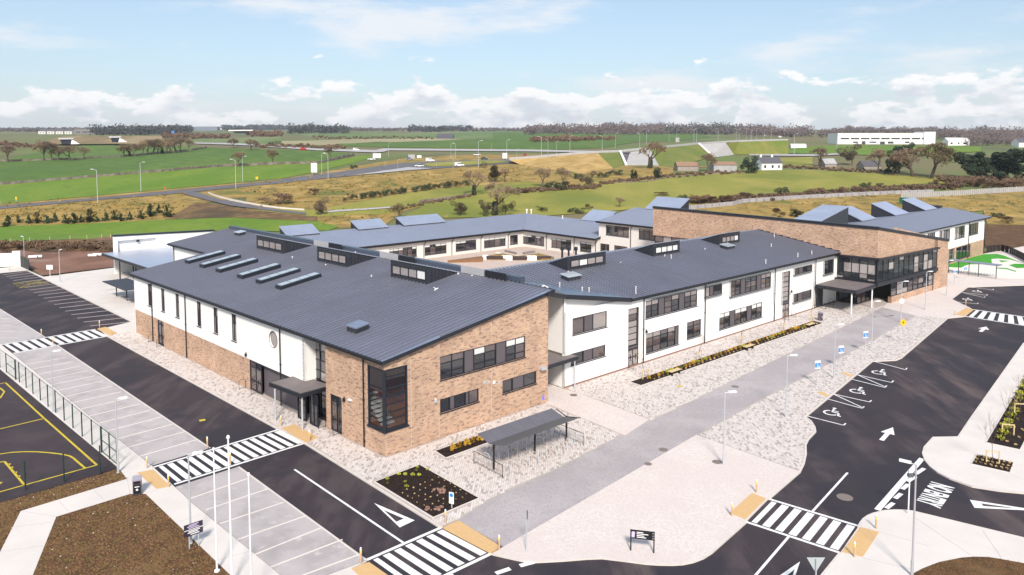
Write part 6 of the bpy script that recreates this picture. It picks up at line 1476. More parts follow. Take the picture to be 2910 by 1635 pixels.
for i, (k, x, y, h, w, m) in enumerate(sorted((('b2',290,840,120,2.3,0),('b2',905,815,60,.7,1),('b2',620,760,80,1.2,0),('b2',980,520,55,1.0,1),('b1',2480,300,40,1.,1),('b3',190,745,80,1.3,1),('b3',300,740,60,1.4,0),('b3',560,715,110,1.5,1),('b3',690,700,90,1.4,0),('b3',775,610,70,1.2,1),('b3',1010,600,70,1.2,1),('b3',1120,580,70,1.5,1),('b3',1560,765,48,3.2,0),('b3',1750,830,100,.9,1),('b3',1880,840,110,1.5,0),('b3',2010,835,85,2.0,0),('b3',2150,830,90,1.6,0),('b3',2330,800,90,1.8,0),
        ('b4',45,805,85,1.4,0),('b4',200,790,60,2.2,0),('b4',385,765,105,1.1,1),('b4',500,780,60,2.0,0),('b4',610,775,105,1.1,0),('b4',715,735,62,1.2,0),('b4',785,745,62,1.0,1),('b4',880,755,95,1.2,0),('b4',1050,725,65,1.2,0),('b4',1135,705,85,1.0,1),('b4',1260,695,65,1.2,0),('b4',1400,725,55,2.4,0),('b4',1580,715,55,2.6,0),('b4',1740,680,85,1.2,0),('b4',1900,700,60,2.6,0),('b4',2090,680,100,1.3,0),('b4',2210,690,110,1.2,0),('b4',2350,700,70,2.0,0),('b4',2500,690,85,1.6,0),('b4',1290,900,100,1.3,0),('b4',340,960,110,1.2,0),('b4',2420,1020,90,1.6,0),('b4',2320,960,60,1.5,1),
        ('b1',200,1260,80,1.6,0),('b1',420,1270,75,1.8,0),('b1',620,1270,80,1.7,0),('b1',820,1275,75,1.7,0),('b1',980,1280,75,1.4,0),('b1',60,1290,80,1.5,0),('b3',470,905,60,1.6,1),('b3',750,925,70,1.7,1),('b3',880,890,70,1.1,0)))):
    where = {'b1':'low on the left land', 'b2':'on the bank behind the roofs', 'b3':'on the meadow beyond the school', 'b4':'on the right-hand wasteland'}[k]
    CNT[(k, m)] = CNT.get((k, m), 0)+1
    tree(bush[m], k, x, y, h, '%s %s %s scrub bush from the left, %s' % (OW[CNT[(k, m)]-1], 'wide low' if w > 1.5 else 'upright', 'brown' if m == 0 else 'dark green', where), 'scrub bushes beyond the school', w)
# ---- woods on the skyline and hedges: masses
def mass(name, lab, cat, spans, m, wid=9.0, n=60, seed=3, size=.9, spread=.0):
    r = random.Random(seed); mb = MB()
    for x0, y0, x1, y1, hpx, cnt in spans:
        for i in range(cnt):
            f = (i+r.random())/cnt; p = (x0+(x1-x0)*f, y0+(y1-y0)*f+r.uniform(-spread, spread)); P = T(p); dep = (P-O).dot(FW); k = dep/FPX; h = hpx*k*r.uniform(.55, 1.1); w = h*r.uniform(.45, .8)
            for j in range(n):
                u = r.uniform(-1, 1); a = r.uniform(0, 6.28); s = math.sqrt(max(0, 1-u*u)); rr = r.random()**.4
                c = P+Vector((w*s*rr*math.cos(a), w*s*rr*math.sin(a), h*(.5+.5*u*rr))); e = Vector((r.gauss(0,1), r.gauss(0,1), r.gauss(0,1))).normalized(); g = e.orthogonal().normalized(); sz = size*2.2*k*r.uniform(.6, 1.5)
                mb.poly([c-e*sz, c+g*sz, c+e*sz, c-g*sz])
    o = mb.build(name, m); o['kind'] = 'stuff'; o['label'] = lab; o['category'] = cat; return o
S = lambda k, x0, y0, x1, y1, hz, c: (*q(k, x0, y0), *q(k, x1, y1), hz/3.215, c)
mass('skyline_woods', 'dark belt of winter woodland along the left skyline', 'woodland', [S('b1',840,200,1740,205,92,75), S('b1',2040,165,2572,150,50,50), S('b2',400,190,930,185,85,55), S('b2',0,150,420,150,45,40), S('b2',1480,175,2050,165,62,42), S('b1',1200,178,1750,170,60,40)], WOODS2, seed=5, spread=3)
mass('skyline_woods', 'brown belt of leafless woodland along the right skyline', 'woodland', [S('b3',300,195,1560,195,98,120), S('b3',1000,180,2572,200,90,120), S('b4',-20,205,620,225,105,65), S('b4',700,225,1000,190,70,28), S('b4',1780,240,2572,235,110,80), S('b4',900,190,1800,190,62,70), S('b4',2000,290,2600,300,110,40)], WOODS, seed=6, spread=4)
mass('skyline_woods', 'dark conifers standing in the right skyline woodland', 'woodland', [S('b3',1580,195,2200,200,105,36), S('b4',1820,210,1960,215,80,8), S('b4',2160,200,2240,205,85,5), S('b3',2350,200,2480,205,105,7)], WOODS2, seed=7, spread=2)
mass('distant_hedges', 'thin far hedgerows and scattered trees on the horizon', 'hedge', [S('b1',0,170,840,180,32,80), S('b2',900,165,2572,172,28,110), S('b1',0,140,900,140,24,60), S('b2',900,148,2700,150,20,90)], WOODS, seed=8, n=26, spread=2)
mass('gorse_clump', 'low brown gorse patch on the far green field', 'shrubs', [S('b3',350,265,760,262,55,30), S('b3',620,262,900,255,50,18), S('b3',860,255,1110,252,32,16)], BRUSH, seed=9, spread=3)
mass('motorway_scrub', 'brown scrub along the far motorway embankment, left', 'shrubs', [S('b1',1480,230,2090,235,45,40), S('b1',2300,215,2572,212,50,20), S('b2',0,215,330,212,48,24), S('b2',90,312,900,325,28,50), S('b1',0,290,330,330,30,24), S('b2',600,235,1700,238,13,60)], BRUSH, seed=10, spread=3)
mass('field_hedge', 'dark bramble hedge behind the bare earth at the left', 'hedge', [(-20,706,330,712,22,60), (-20,700,330,704,18,50)], BRUSH, seed=12, size=1.1, spread=3)
mass('field_hedge', 'brown bramble hedge along the wall right of the meadow', 'hedge', [S('b4',0,800,1000,745,48,70), S('b4',1000,725,2000,690,42,80), S('b4',1900,660,2600,670,60,50), S('b3',1750,820,2572,800,55,60), S('b4',1780,640,2600,640,70,40)], BRUSH, seed=13, size=1.0, spread=5)
mass('scrub_tussocks', 'ragged dry grass tussocks over the golden scrubland', 'grass', [S('b2',0,700,2500,560,16,160), S('b2',100,800,1500,700,16,140), S('b1',0,900,1700,800,16,150), S('b1',0,980,1500,900,16,130), S('b4',0,860,2572,760,18,170), S('b4',1200,950,2572,860,20,110), S('b2',700,960,1500,930,16,60), S('b3',0,560,1100,430,14,100)], SCRUB, seed=14, n=10, size=.9, spread=22)
mass('stone_walls_scrub', 'brown growth along the old meadow walls', 'shrubs', [S('b3',150,740,980,690,40,60), S('b3',980,660,1640,590,30,50), S('b3',1640,590,2260,550,30,40), S('b4',370,500,1400,560,22,60), S('b2',1420,880,2070,760,26,40)], BRUSH, seed=15, size=.9, spread=4)
# ---- dry-stone walls on the fields
def field_wall(lab, k, pts, hz, m=STONE):
    t = None; mb = MB(); P = []
    for a, b in zip(pts, pts[1:]):
        n = max(2, int(math.hypot(b[0]-a[0], b[1]-a[1])/14))
        for i in range(n): P.append(T(q(k, a[0]+(b[0]-a[0])*i/n, a[1]+(b[1]-a[1])*i/n)))
    for a, b in zip(P, P[1:]):
        dep = (a-O).dot(FW); h = hz/3.215*dep/FPX*R.uniform(.75, 1.2); d = b-a; nn = Vector((-d.y, d.x, 0)).normalized()*.6; mb.obox(a-nn/2-zup*.3, d*R.uniform(.85,1.02), nn, zup*(h+.3))
    o = mb.build('field_wall', m); return tag(o, lab, 'wall', 'old dry-stone field walls')
field_wall('dry-stone wall running across the nearest left green field', 'b1', [(-60,665),(300,638),(900,590),(1500,540),(2000,498),(2572,475),(2900,468),(3250,395)], 22)
field_wall('dry-stone wall with bare trees on the farther left field', 'b1', [(-60,450),(330,442),(780,425),(1090,408),(1750,350),(1900,325)], 16)
field_wall('grey rubble wall at the back of the meadow', 'b3', [(990,650),(1400,640),(1640,595),(2100,560),(2300,555)], 14)
field_wall('broken stone wall below the ivy-clad trees', 'b2', [(1590,830),(1800,800),(2060,765)], 26)
# ---- concrete boundary wall and fence at the right
bw = thing('boundary_wall', 'long grey concrete post-and-panel wall behind the right wasteland', 'wall', T(q('b4',1400,760)), absolute=True)
bp_ = [q('b3',1740,900), q('b3',2200,855), q('b4',0,832), q('b4',500,797), q('b4',1000,770), q('b4',1450,750), q('b4',1750,742)]
PP = [T(p) for p in bp_]
CON2 = mat('weathered_concrete', (0.36,0.34,0.35), .9, var=.2, scale=.5)
for a, b in zip(PP, PP[1:]):
    n = max(1, int((b-a).length/3.0))
    for i in range(n):
        P = a+(b-a)*i/n; Q = a+(b-a)*(i+1)/n; nn = Vector((-(b-a).y, (b-a).x, 0)).normalized()*.15; P.z = tz(P.y); Q.z = tz(Q.y); mb = MB(); mb.obox(P-zup*.3, (Q-P)*.96, nn, zup*1.9); mb.build('wall_panel', CON2, bw); mb = MB(); mb.obox(P-nn*.3-zup*.3, (Q-P)*.05, nn*1.6, zup*2.1); mb.build('post', CON2, bw)
pf2 = thing('palisade_fence', 'tall pale palisade fence continuing the boundary wall to the right edge', 'fence', T(q('b4',2000,770)), absolute=True)
PP = [T(p) for p in (q('b4',1450,790), q('b4',1900,768), q('b4',2420,735), q('b4',3000,705))]
for a, b in zip(PP, PP[1:]):
    n = max(1, int((b-a).length/1.0))
    for i in range(n):
        P = a+(b-a)*i/n; Q = a+(b-a)*(i+1)/n; P.z = tz(P.y); Q.z = tz(Q.y); nn = Vector((-(b-a).y, (b-a).x, 0)).normalized()*.06; mb = MB(); mb.obox(P-zup*.2, (Q-P)*.82, nn, zup*R.uniform(2.3, 2.45)); mb.build('pale', CONCG, pf2)
# ---- court fence
cf = thing('court_fence', 'dark green mesh fence with slim posts and gates beside the sports court', 'fence', G((150,1180)), absolute=True)
fxs = [(-250,150), (-150,220), (0,305), (60,350), (145,415), (178,440), (240,490), (302,545), (370,605), (440,663), (510,718), (588,790), (668,858), (752,935), (842,1010), (930,1080), (1003,1140), (1072,1200)]
FH = 2.1
PP = [G(q('z5', *p)) for p in fxs]
for i, P in enumerate(PP):
    mb = MB(); mb.tube(P, P+zup*(FH+.05), .05 if i not in (4, 15) else .075, n=6); mb.build('post', GREENM, cf)
wire = MAT = mat('mesh_wire_green', (0.10,0.16,0.14), .5)
for i, (a, b) in enumerate(zip(PP, PP[1:])):
    d = b-a; mb = MB()
    for k in range(11): mb.tube(a+zup*(.08+.2*k), b+zup*(.08+.2*k), .0035, n=3, cap=False)
    n = max(2, int(d.length/.2))
    for k in range(1, n): mb.tube(a+d*k/n+zup*.05, a+d*k/n+zup*FH, .0015, n=3, cap=False)
    mb.build('mesh_panel', wire, cf)
    if i in (3, 15, 16):
        mb = MB(); mb.tube(a+zup*1.05, b+zup*1.05, .035, n=5); mb.tube(a+zup*FH, b+zup*FH, .035, n=5); mb.tube(a+zup*.1, b+zup*.1, .035, n=5); mb.build('gate_frame', GREENM, cf)
    else:
        mb = MB(); mb.tube(a+zup*FH, b+zup*FH, .02, n=4); mb.build('top_rail', GREENM, cf)
cf2 = thing('court_end_fence', 'row of dark green fence posts along the near edge of the sports court', 'fence', G((150,1375)), absolute=True)
PP = [G(p) for p in ((-130,1440), (-40,1416), (73,1391), (183,1369), (286,1345))]
for P in PP:
    mb = MB(); mb.tube(P, P+zup*2.15, .05, n=6); mb.build('post', GREENM, cf2)
for a, b in zip(PP, PP[1:]):
    d = b-a; mb = MB(); n = int(d.length/.15)
    for k in range(n): mb.tube(a+d*k/n+zup*.05, a+d*k/n+zup*2.1, .0018, n=3, cap=False)
    for k in range(8): mb.tube(a+zup*.28*k, b+zup*.28*k, .0018, n=3, cap=False)
    mb.build('mesh_panel', GREENM, cf2)
# white boundary wall, far left car park
bwl = thing('white_wall', 'white rendered boundary wall with a stepped end at the far left', 'wall', G((20,770)), absolute=True)
A = G((-160,765)); B = G((57,757)); d = B-A; nn = Vector((-d.y, d.x, 0)).normalized()*.3
mb = MB(); mb.obox(A, d, nn, zup*2.7); mb.build('wall_panel', WHITE, bwl); mb = MB(); mb.obox(B-d.normalized()*1.3-nn*.1, d.normalized()*1.4, nn*1.3, zup*3.1); mb.build('end_pier', WHITE, bwl)
df = thing('dark_mesh_fence', 'short dark mesh fence between the white wall and the bare earth', 'fence', G((70,762)), absolute=True)
A = G((58,756)); B = G((83,769))
for i in range(5):
    P = A+(B-A)*i/4; mb = MB(); mb.tube(P, P+zup*2.2, .06, n=5); mb.build('post', BLACK, df)
    if i < 4:
        mb = MB(); mb.obox(P, (B-A)/4, Vector((.02,.02,0)), zup*2.1); mb.build('mesh_panel', mat('dark_scrim', (0.035,0.045,0.04), .8), df)
slab('far_kerb_apron', [(-200,790),(0,776),(81,768),(58,757),(0,762),(-200,770)], -.2, -.03, CONC)
# field fence posts behind the left
ff_ = thing('field_fence', 'row of pale posts and wires along the bright field behind the bare earth', 'fence', T(q('b1',500,1170)), absolute=True)
FP = [T(q('b1', x, y)) for x, y in ((-40,1205),(95,1195),(270,1188),(455,1178),(640,1170),(795,1165),(930,1158),(1010,1150))]
for P in FP:
    mb = MB(); mb.tube(P-zup*.2, P+zup*1.3, .07, n=5); mb.build('post', WOODP, ff_)
for a, b in zip(FP, FP[1:]):
    mb = MB(); mb.tube(a+zup*1.0, b+zup*1.0, .012, n=3); mb.tube(a+zup*.6, b+zup*.6, .012, n=3); mb.build('wire', GALV, ff_)
# loose things on the earth
for k, x, y, lab in (('b1',300,1332,'white pipe offcut on the bare earth by the far lamp post'), ('b1',345,1328,'second white pipe offcut on the bare earth, right of the first'), ('b1',845,1318,'white pipe offcut on the bare earth before the screen wall'), ('b1',888,1312,'right-hand white pipe offcut before the screen wall')):
    P = G(q(k, x, y)); mb = MB(); mb.tube(P+Vector((-.9,0,.3)), P+Vector((.9,.2,.3)), .3, n=10, cap=False); mb.tube(P+Vector((-.9,0,.3)), P+Vector((.9,.2,.3)), .24, n=10, cap=False); tag(mb.build('pipe_offcut', SIGNW), lab, 'pipe', 'white pipe offcuts on the earth')
wbx = thing('green_cabin', 'small green cabin standing in the dry grass at the right', 'cabin', T(q('b4',1475,845)), .3)
mb = MB(); mb.box((0,0,-.2), 2.2, 2.0, 2.6); mb.build('body', mat('green_paint', (0.01,0.22,0.13), .6), wbx); mb = MB(); mb.box((0,0,2.4), 2.4, 2.2, .12); mb.build('roof', mat('green_paint', (0,0,0)), wbx); mb = MB(); mb.box((0,-1.01,0), .8, .03, 1.9); mb.build('door', GREENM, wbx)
# ---- clods and tufts on the soil banks (uncountable)
def scatter(name, lab, poly, n, m, size, seed, z=0.0):
    r = random.Random(seed); P = gp(poly); xs = [p.x for p in P]; ys = [p.y for p in P]; mb = MB(); c = 0
    while c < n:
        x, y = r.uniform(min(xs), max(xs)), r.uniform(min(ys), max(ys)); c += 1
        if not inpoly((x, y), P): continue
        s = size*r.uniform(.4, 1.6); cl_ = Vector((x, y, z)); pts_ = [cl_+Vector((s*r.uniform(.6,1.1)*math.cos(a), s*r.uniform(.6,1.1)*math.sin(a), 0)) for a in (0, 1.57, 3.14, 4.71)]; tp_ = cl_+Vector((r.uniform(-.3,.3)*s, r.uniform(-.3,.3)*s, s*r.uniform(.4, 1.0)))
        for i in range(4): mb.poly([pts_[i], pts_[(i+1) % 4], tp_])
    o = mb.build(name, m); o['kind'] = 'stuff'; o['label'] = lab; o['category'] = 'soil'
CLODL = mat('dry_clods', (0.19,0.098,0.045), .95, obj=0); CLODD = mat('dark_clods', (0.065,0.032,0.016), .95); GRT = mat('sparse_grass', (0.13,0.088,0.028), .95); STN = mat('pale_stones', (0.50,0.42,0.32), .9)
SB = [(370,1404),(413.7,1404),(656,1636),(93,1636),(160,1469)]; SA = [(0,1429),(286,1348),(336,1331),(361,1360),(59,1451.5),(0,1568)]
SD = [q('a4',1560,1430), q('a4',1800,1325), q('a4',2120,1277), q('a4',2400,1305), q('a4',2572,1337), (2910,1660), (2590,1660)]
for i, pl_ in enumerate((SB, SA, SD)):
    scatter('soil_clods', 'loose brown clods on the %s soil bank' % ('large', 'upper', 'right-hand')[i], pl_, 3200, CLODL, .055, 60+i, -.02); scatter('soil_clods', 'dark clods on the %s soil bank' % ('large', 'upper', 'right-hand')[i], pl_, 2400, CLODD, .055, 70+i, -.02)
    scatter('grass_tufts', 'thin grass tufts on the %s soil bank' % ('large', 'upper', 'right-hand')[i], pl_, 4500, GRT, .06, 80+i, -.02); scatter('loose_stones', 'pale stones scattered over the %s soil bank' % ('large', 'upper', 'right-hand')[i], pl_, 90, STN, .05, 90+i, -.02)
for i, (b, par) in enumerate(((BEDA,0), (BEDB,0), (BEDC,0), (BEDD,0), (BEDE,0))): scatter('bark_mulch', 'dark bark chips in planting bed %s' % ('at the front','behind the shelter','along the wing','at the right','round the staked tree')[i], b, 900, BED, .05, 100+i, .01)

# ================================================================== FAR THINGS
# ---- road lamps
rl0 = thing('road_lamp', '', 'lamp post'); mb = MB(); mb.tube((0,0,0), (0,0,11.6), .13, .08, 8); mb.build('column', GALV, rl0)
mb = MB(); mb.tube((0,0,11.55), (1.3,0,11.95), .06, .05, 6); mb.build('arm', GALV, rl0); mb = MB(); mb.obox(Vector((1.1,-.18,11.88)), Vector((.95,0,.05)), Vector((0,.36,0)), Vector((0,0,.14))); mb.build('lantern', SIGNW, rl0)
fl = [True]
LAMPS = (('b1',-2,840,545,180),('b1',893,828,520,180),('b1',1288,722,455,0),('b1',2155,702,430,180),('b1',2218,637,402,0),('b2',690,572,370,0),('b2',748,612,375,180),('b2',1300,405,280,0),('b2',1385,552,430,0),('b2',1735,508,430,0),('b2',1890,512,380,0),('b2',1870,425,280,0),('b2',1912,425,282,180),('b2',2120,502,260,0),('b2',2380,432,250,0),('b2',2240,345,275,0),('b2',1268,512,480,0),
        ('b3',130,372,250,0),('b3',220,430,330,0),('b3',445,425,222,180),('b3',505,385,247,180),('b3',583,385,262,0),('b3',705,385,215,0),('b3',1000,368,215,180),('b3',1120,330,190,0),('b3',1343,345,190,180),('b3',1405,292,165,0),('b3',1612,268,175,180),('b3',1680,262,160,0),('b3',1838,275,150,0),('b3',1862,292,160,180),('b3',2060,280,147,180),('b3',2225,255,147,180),('b3',2250,255,147,0),('b3',2315,250,150,0),('b3',2365,252,155,0),('b3',2408,255,150,180),('b3',2480,250,160,0),('b3',2545,248,150,0),
        ('b4',75,250,165,0),('b4',125,262,150,0),('b4',260,222,150,0),('b4',380,235,165,0),('b4',472,380,195,0),('b4',100,372,260,0),('b4',860,378,225,0))
for i, (k, x, y, top, side) in enumerate(LAMPS):
    P = T(q(k, x, y)); dep = (P-O).dot(FW); s = (y-top)/3.215*dep/FPX/11.9
    place(rl0, fl, P, rad(side), '%s tall road lamp from the left, %s' % (('first','second','third','fourth','fifth','sixth','seventh','eighth','ninth','tenth','eleventh','twelfth','thirteenth','fourteenth','fifteenth','sixteenth','seventeenth','eighteenth','nineteenth','twentieth','twenty-first','twenty-second','twenty-third','twenty-fourth')[sum(1 for z_ in LAMPS if z_[0] == k and z_[1] < x)], 'on the near road' if k == 'b1' else 'by the roundabout' if k == 'b2' else 'along the overbridge' if k == 'b3' else 'near the far white building'), 'road lamps on the far roads', max(.35, min(1.6, s)))
# ---- road signs
def far_sign(k, x, y, w, h, post, lab, m=SIGNW):
    P = T(q(k, x, y+h/2+post)); dep = (P-O).dot(FW); c = dep/FPX/3.215; t = thing('road_sign', lab, 'sign', P, 0)
    mb = MB(); mb.obox(Vector((-w/2*c,0,post*c)), Vector((w*c,0,0)), Vector((0,.08,0)), Vector((0,0,h*c))); mb.build('board', m, t)
    for s_ in (-.3, .3):
        mb = MB(); mb.tube((s_*w*c,.12,0), (s_*w*c,.12,post*c+h*c*.8), .06, n=5); mb.build('post', GALV, t)
far_sign('b2',620,505,55,85,32,'large white direction board on two posts by the near road'); far_sign('b2',1193,395,72,40,22,'wide white road sign left of the roundabout'); far_sign('b2',2362,395,42,48,20,'white direction sign right of the roundabout'); far_sign('b2',1510,402,60,36,16,'grey-backed road sign on the roundabout', CONCG); far_sign('b2',1580,403,40,22,18,'small white sign on the far side of the roundabout')
far_sign('b1',1580,180,28,22,30,'bright blue sign far away beside the motorway', BLUE); far_sign('b3',1688,250,34,40,10,'grey sign back on the overbridge', CONCG); far_sign('b1',148,783,14,24,22,'small yellow marker by the near road at left', AMBER); far_sign('b2',97,598,22,22,14,'round yellow marker in the verge before the field', AMBER); far_sign('b1',1508,692,16,16,14,'small red marker post by the near road', mat('red_marker', (0.6,0.06,0.05), .6))
# ---- vehicles
def car(k, x, y, wz, m, rz, lab, van=False, cat='car'):
    P = T(q(k, x, y)); dep = (P-O).dot(FW); L = 4.9 if van else 4.3
    t = thing('car' if not van else 'van', lab, cat, P+zup*.25, rz); H1 = .85 if not van else 1.0; H2 = 1.45 if not van else 1.95
    mb = MB(); prof_ = [(-L/2,.25),(-L/2,.75),(-L/2+.3,H1),(L/2-.9,H1),(L/2-.1,.75),(L/2,.25)]
    if van: prof_ = [(-L/2,.25),(-L/2,H2-.1),(-L/2+.15,H2),(L/2-1.7,H2),(L/2-1.0,H1+.1),(L/2-.1,.85),(L/2,.25)]
    def ext(pr, w, mbx):
        n = len(pr); a = [Vector((p[0],-w/2,p[1])) for p in pr]; b = [Vector((p[0],w/2,p[1])) for p in pr]; mbx.poly(a); mbx.poly(b[::-1])
        for i in range(n): mbx.poly([a[i], b[i], b[(i+1) % n], a[(i+1) % n]])
    ext(prof_, 1.75, mb); b = mb.build('body', m, t)
    mb = MB()
    if not van: ext([(-L/2+.45,H1),(-L/2+.9,H2),(L/2-1.9,H2),(L/2-1.1,H1)], 1.5, mb); mb.build('cabin', GLASS, t); mb = MB(); mb.box((-.25,0,H2-.005), 1.5, 1.35, .05); mb.build('roof', m, t)
    else:
        mb.box((.2,-.885,1.2), 2.6, .02, .45); mb.box((.2,.885,1.2), 2.6, .02, .45); mb.build('side_windows', GLASS, t)
    for sx in (-L*.31, L*.31):
        for sy in (-.8, .8):
            mb = MB(); mb.tube((sx,sy-.1,.31), (sx,sy+.1,.31), .31, n=10); mb.build('wheel', BLACK, t)
    for sy in (-.6, .6):
        mb = MB(); mb.box((L/2-.03,sy,.6), .06, .3, .15); mb.build('headlight', SIGNW, t)
CW = mat('white_car_paint', (0.80,0.80,0.82), .25); CS = mat('silver_car_paint', (0.5,0.52,0.55), .25, metal=.5); CD = mat('dark_teal_car_paint', (0.02,0.06,0.09), .25); CR = mat('red_car_paint', (0.5,0.03,0.03), .3)
car('b2',1945,495,95,CW,rad(15),'white van on the near side of the roundabout',True,'van'); car('b2',1578,500,60,CW,rad(200),'white hatchback waiting at the roundabout entry'); car('b2',1680,452,90,CW,rad(10),'white van on the far side of the roundabout',True,'van'); car('b2',2175,434,75,CD,rad(-8),'dark teal car at the right of the roundabout')
car('b2',1490,438,60,CS,rad(30),'silver car behind the grey-backed sign'); car('b2',1145,438,70,CW,rad(0),'white car on the road left of the roundabout'); car('b2',2105,396,50,CW,rad(20),'white car on the far exit of the roundabout'); car('b2',523,345,40,CR,rad(5),'red lorry on the far motorway, left',True,'van'); car('b2',1005,350,35,CW,rad(5),'white lorry on the far motorway',True,'van'); car('b2',2545,400,30,CR,rad(90),'red car on the overbridge approach')
car('b4',212,222,40,CW,rad(0),'white lorry on the overbridge, left of two',True,'van'); car('b4',345,230,55,CW,rad(0),'white lorry on the overbridge, right of two',True,'van')
# ---- overbridge embankment with two underpasses
def emb_pt(k, x, y, Y): 
    d = ray(*q(k, x, y)); return O+d*(Y/d.y)
ob = thing('overbridge', 'pale concrete road overbridge on grass embankments with two underpass openings', 'bridge', T(q('b3',1300,490)), absolute=True)
def BT(x, y, up=.25): return T(q('b3', x, y))+zup*up
def BY(x, y, Y): return emb_pt('b3', x, y, Y)
top = [(150,432,398),(440,412,402),(705,388,404),(1000,368,406),(1180,362,408),(1400,340,414),(1880,292,466),(2250,268,490),(2700,255,500)]
Tp = [BY(*t_) for t_ in top]
mb = MB()
for a, b in zip(Tp, Tp[1:]): mb.poly([a, b, b+Vector((0,12,.3)), a+Vector((0,12,.3))])
mb.build('road_deck', ROADL, ob)
for o_ in (0, 11.6):
    mb = MB()
    for a, b in zip(Tp, Tp[1:]): mb.obox(a+Vector((0,o_,0)), b-a, Vector((0,.4,0)), zup*1.0)
    mb.build('parapet', CONCG, ob)
def face(pts_top, pts_bot, m, nm):
    mb = MB(); n = len(pts_top)
    for i in range(n-1): mb.poly([pts_bot[i], pts_bot[i+1], pts_top[i+1], pts_top[i]])
    mb.build(nm, m, ob)
EMB = layered('embankment_grass', [(0.15,0.17,0.035), (0.20,0.18,0.05), (0.12,0.16,0.03)], [.2,.08], .95)
DRY = layered('dry_embankment_grass', [(0.40,0.26,0.085), (0.30,0.20,0.06), (0.46,0.31,0.12)], [.3,.1], .95)
face([Tp[0], Tp[1], Tp[2], BY(960,372,405.5)], [BT(250,480), BT(500,520), BT(800,560), BT(1100,515)], DRY, 'dry_slope')
face([BY(960,372,405.5), BY(1160,363,407.5)], [BT(1100,515), BT(1205,488)], EMB, 'grass_slope')
face([BY(1440,338,418), BY(1600,322,435), BY(1880,293,465)], [BT(1520,492), BT(1650,505), BT(2010,408)], EMB, 'grass_slope')
face([BY(2130,276,483), BY(2250,269,489.5), BY(2700,256,499.5)], [BT(2200,388), BT(2400,388), BT(2700,386)], EMB, 'grass_slope')
mb = MB(); mb.poly([BY(1255,362,409), BY(1440,340,415), BT(1520,492), BT(1420,486), BT(1215,488)]); mb.build('wing_wall', mat('underpass_concrete', (0.40,0.385,0.375), .9, var=.15, scale=.3), ob)
mb = MB(); mb.poly([BY(1160,364,407), BY(1262,358,408.6), BY(1258,392,405), BT(1212,488,.4)]); mb.build('underpass_opening', PANEL, ob)
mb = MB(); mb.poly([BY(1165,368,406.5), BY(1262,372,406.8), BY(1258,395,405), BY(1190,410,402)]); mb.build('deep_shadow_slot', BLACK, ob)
mb = MB(); a, b = BY(1155,360,406), BT(1208,488,.3); mb.obox(a, b-a, Vector((1.2,0,0)), zup*.7); mb.build('coping', WHITE, ob)
mb = MB(); mb.poly([BY(1880,292,464), BY(2130,276,482), BT(2205,390), BT(2060,410), BT(2005,408)]); mb.build('wing_wall', mat('underpass_concrete', (0.40,0.385,0.375), .9, var=.15, scale=.3), ob)
mb = MB(); a, b = BY(1878,290,463), BT(2003,408,.3); mb.obox(a, b-a, Vector((1.0,0,0)), zup*.7); mb.build('coping', WHITE, ob)
# left far embankment with underpasses
lb = thing('far_underpass', 'distant embankment at the left with two dark underpass openings', 'bridge', T(q('b1',850,295)), absolute=True)
def B1(x, y, Y): return emb_pt('b1', x, y, Y)
mb = MB(); mb.poly([B1(0,325,640), B1(545,290,650), B1(1300,285,660), B1(1480,270,660), B1(1480,215,700), B1(700,212,700), B1(530,225,690), B1(330,300,660)]); mb.build('slope', layered('muted_bank', [(0.21,0.155,0.085), (0.15,0.12,0.06), (0.26,0.20,0.12)], [.05,.02], .95), lb)
for x0, x1, y0, y1 in ((548,655,245,290), (1010,1090,230,272)):
    mb = MB(); mb.poly([B1(x0,y0,648), B1(x1,y0,648), B1(x1-5,y1,642), B1(x0+15,y1,642)]); mb.build('opening', BLACK, lb)
    mb = MB(); mb.poly([B1(x1,y0,646), B1(x1+75,y1-2,640), B1(x1-8,y1,640)]); mb.build('wing_wall', CONC, lb)
    mb = MB(); mb.poly([B1(x0-20,y0-12,645), B1(x1+20,y0-14,645), B1(x1+10,y0,644), B1(x0-10,y0+2,644)]); mb.build('parapet', CONCG, lb)
l2 = thing('far_overbridge', 'small far motorway bridge before the skyline woods, left of centre', 'bridge', T(q('b1',2200,195)), absolute=True)
mb = MB(); mb.poly([B1(2085,160,900), B1(2310,158,900), B1(2310,168,898), B1(2085,170,898)]); mb.build('deck', CONC, l2); mb = MB(); mb.poly([B1(2120,170,899), B1(2280,168,899), B1(2260,190,895), B1(2150,190,895)]); mb.build('opening', BLACK, l2)
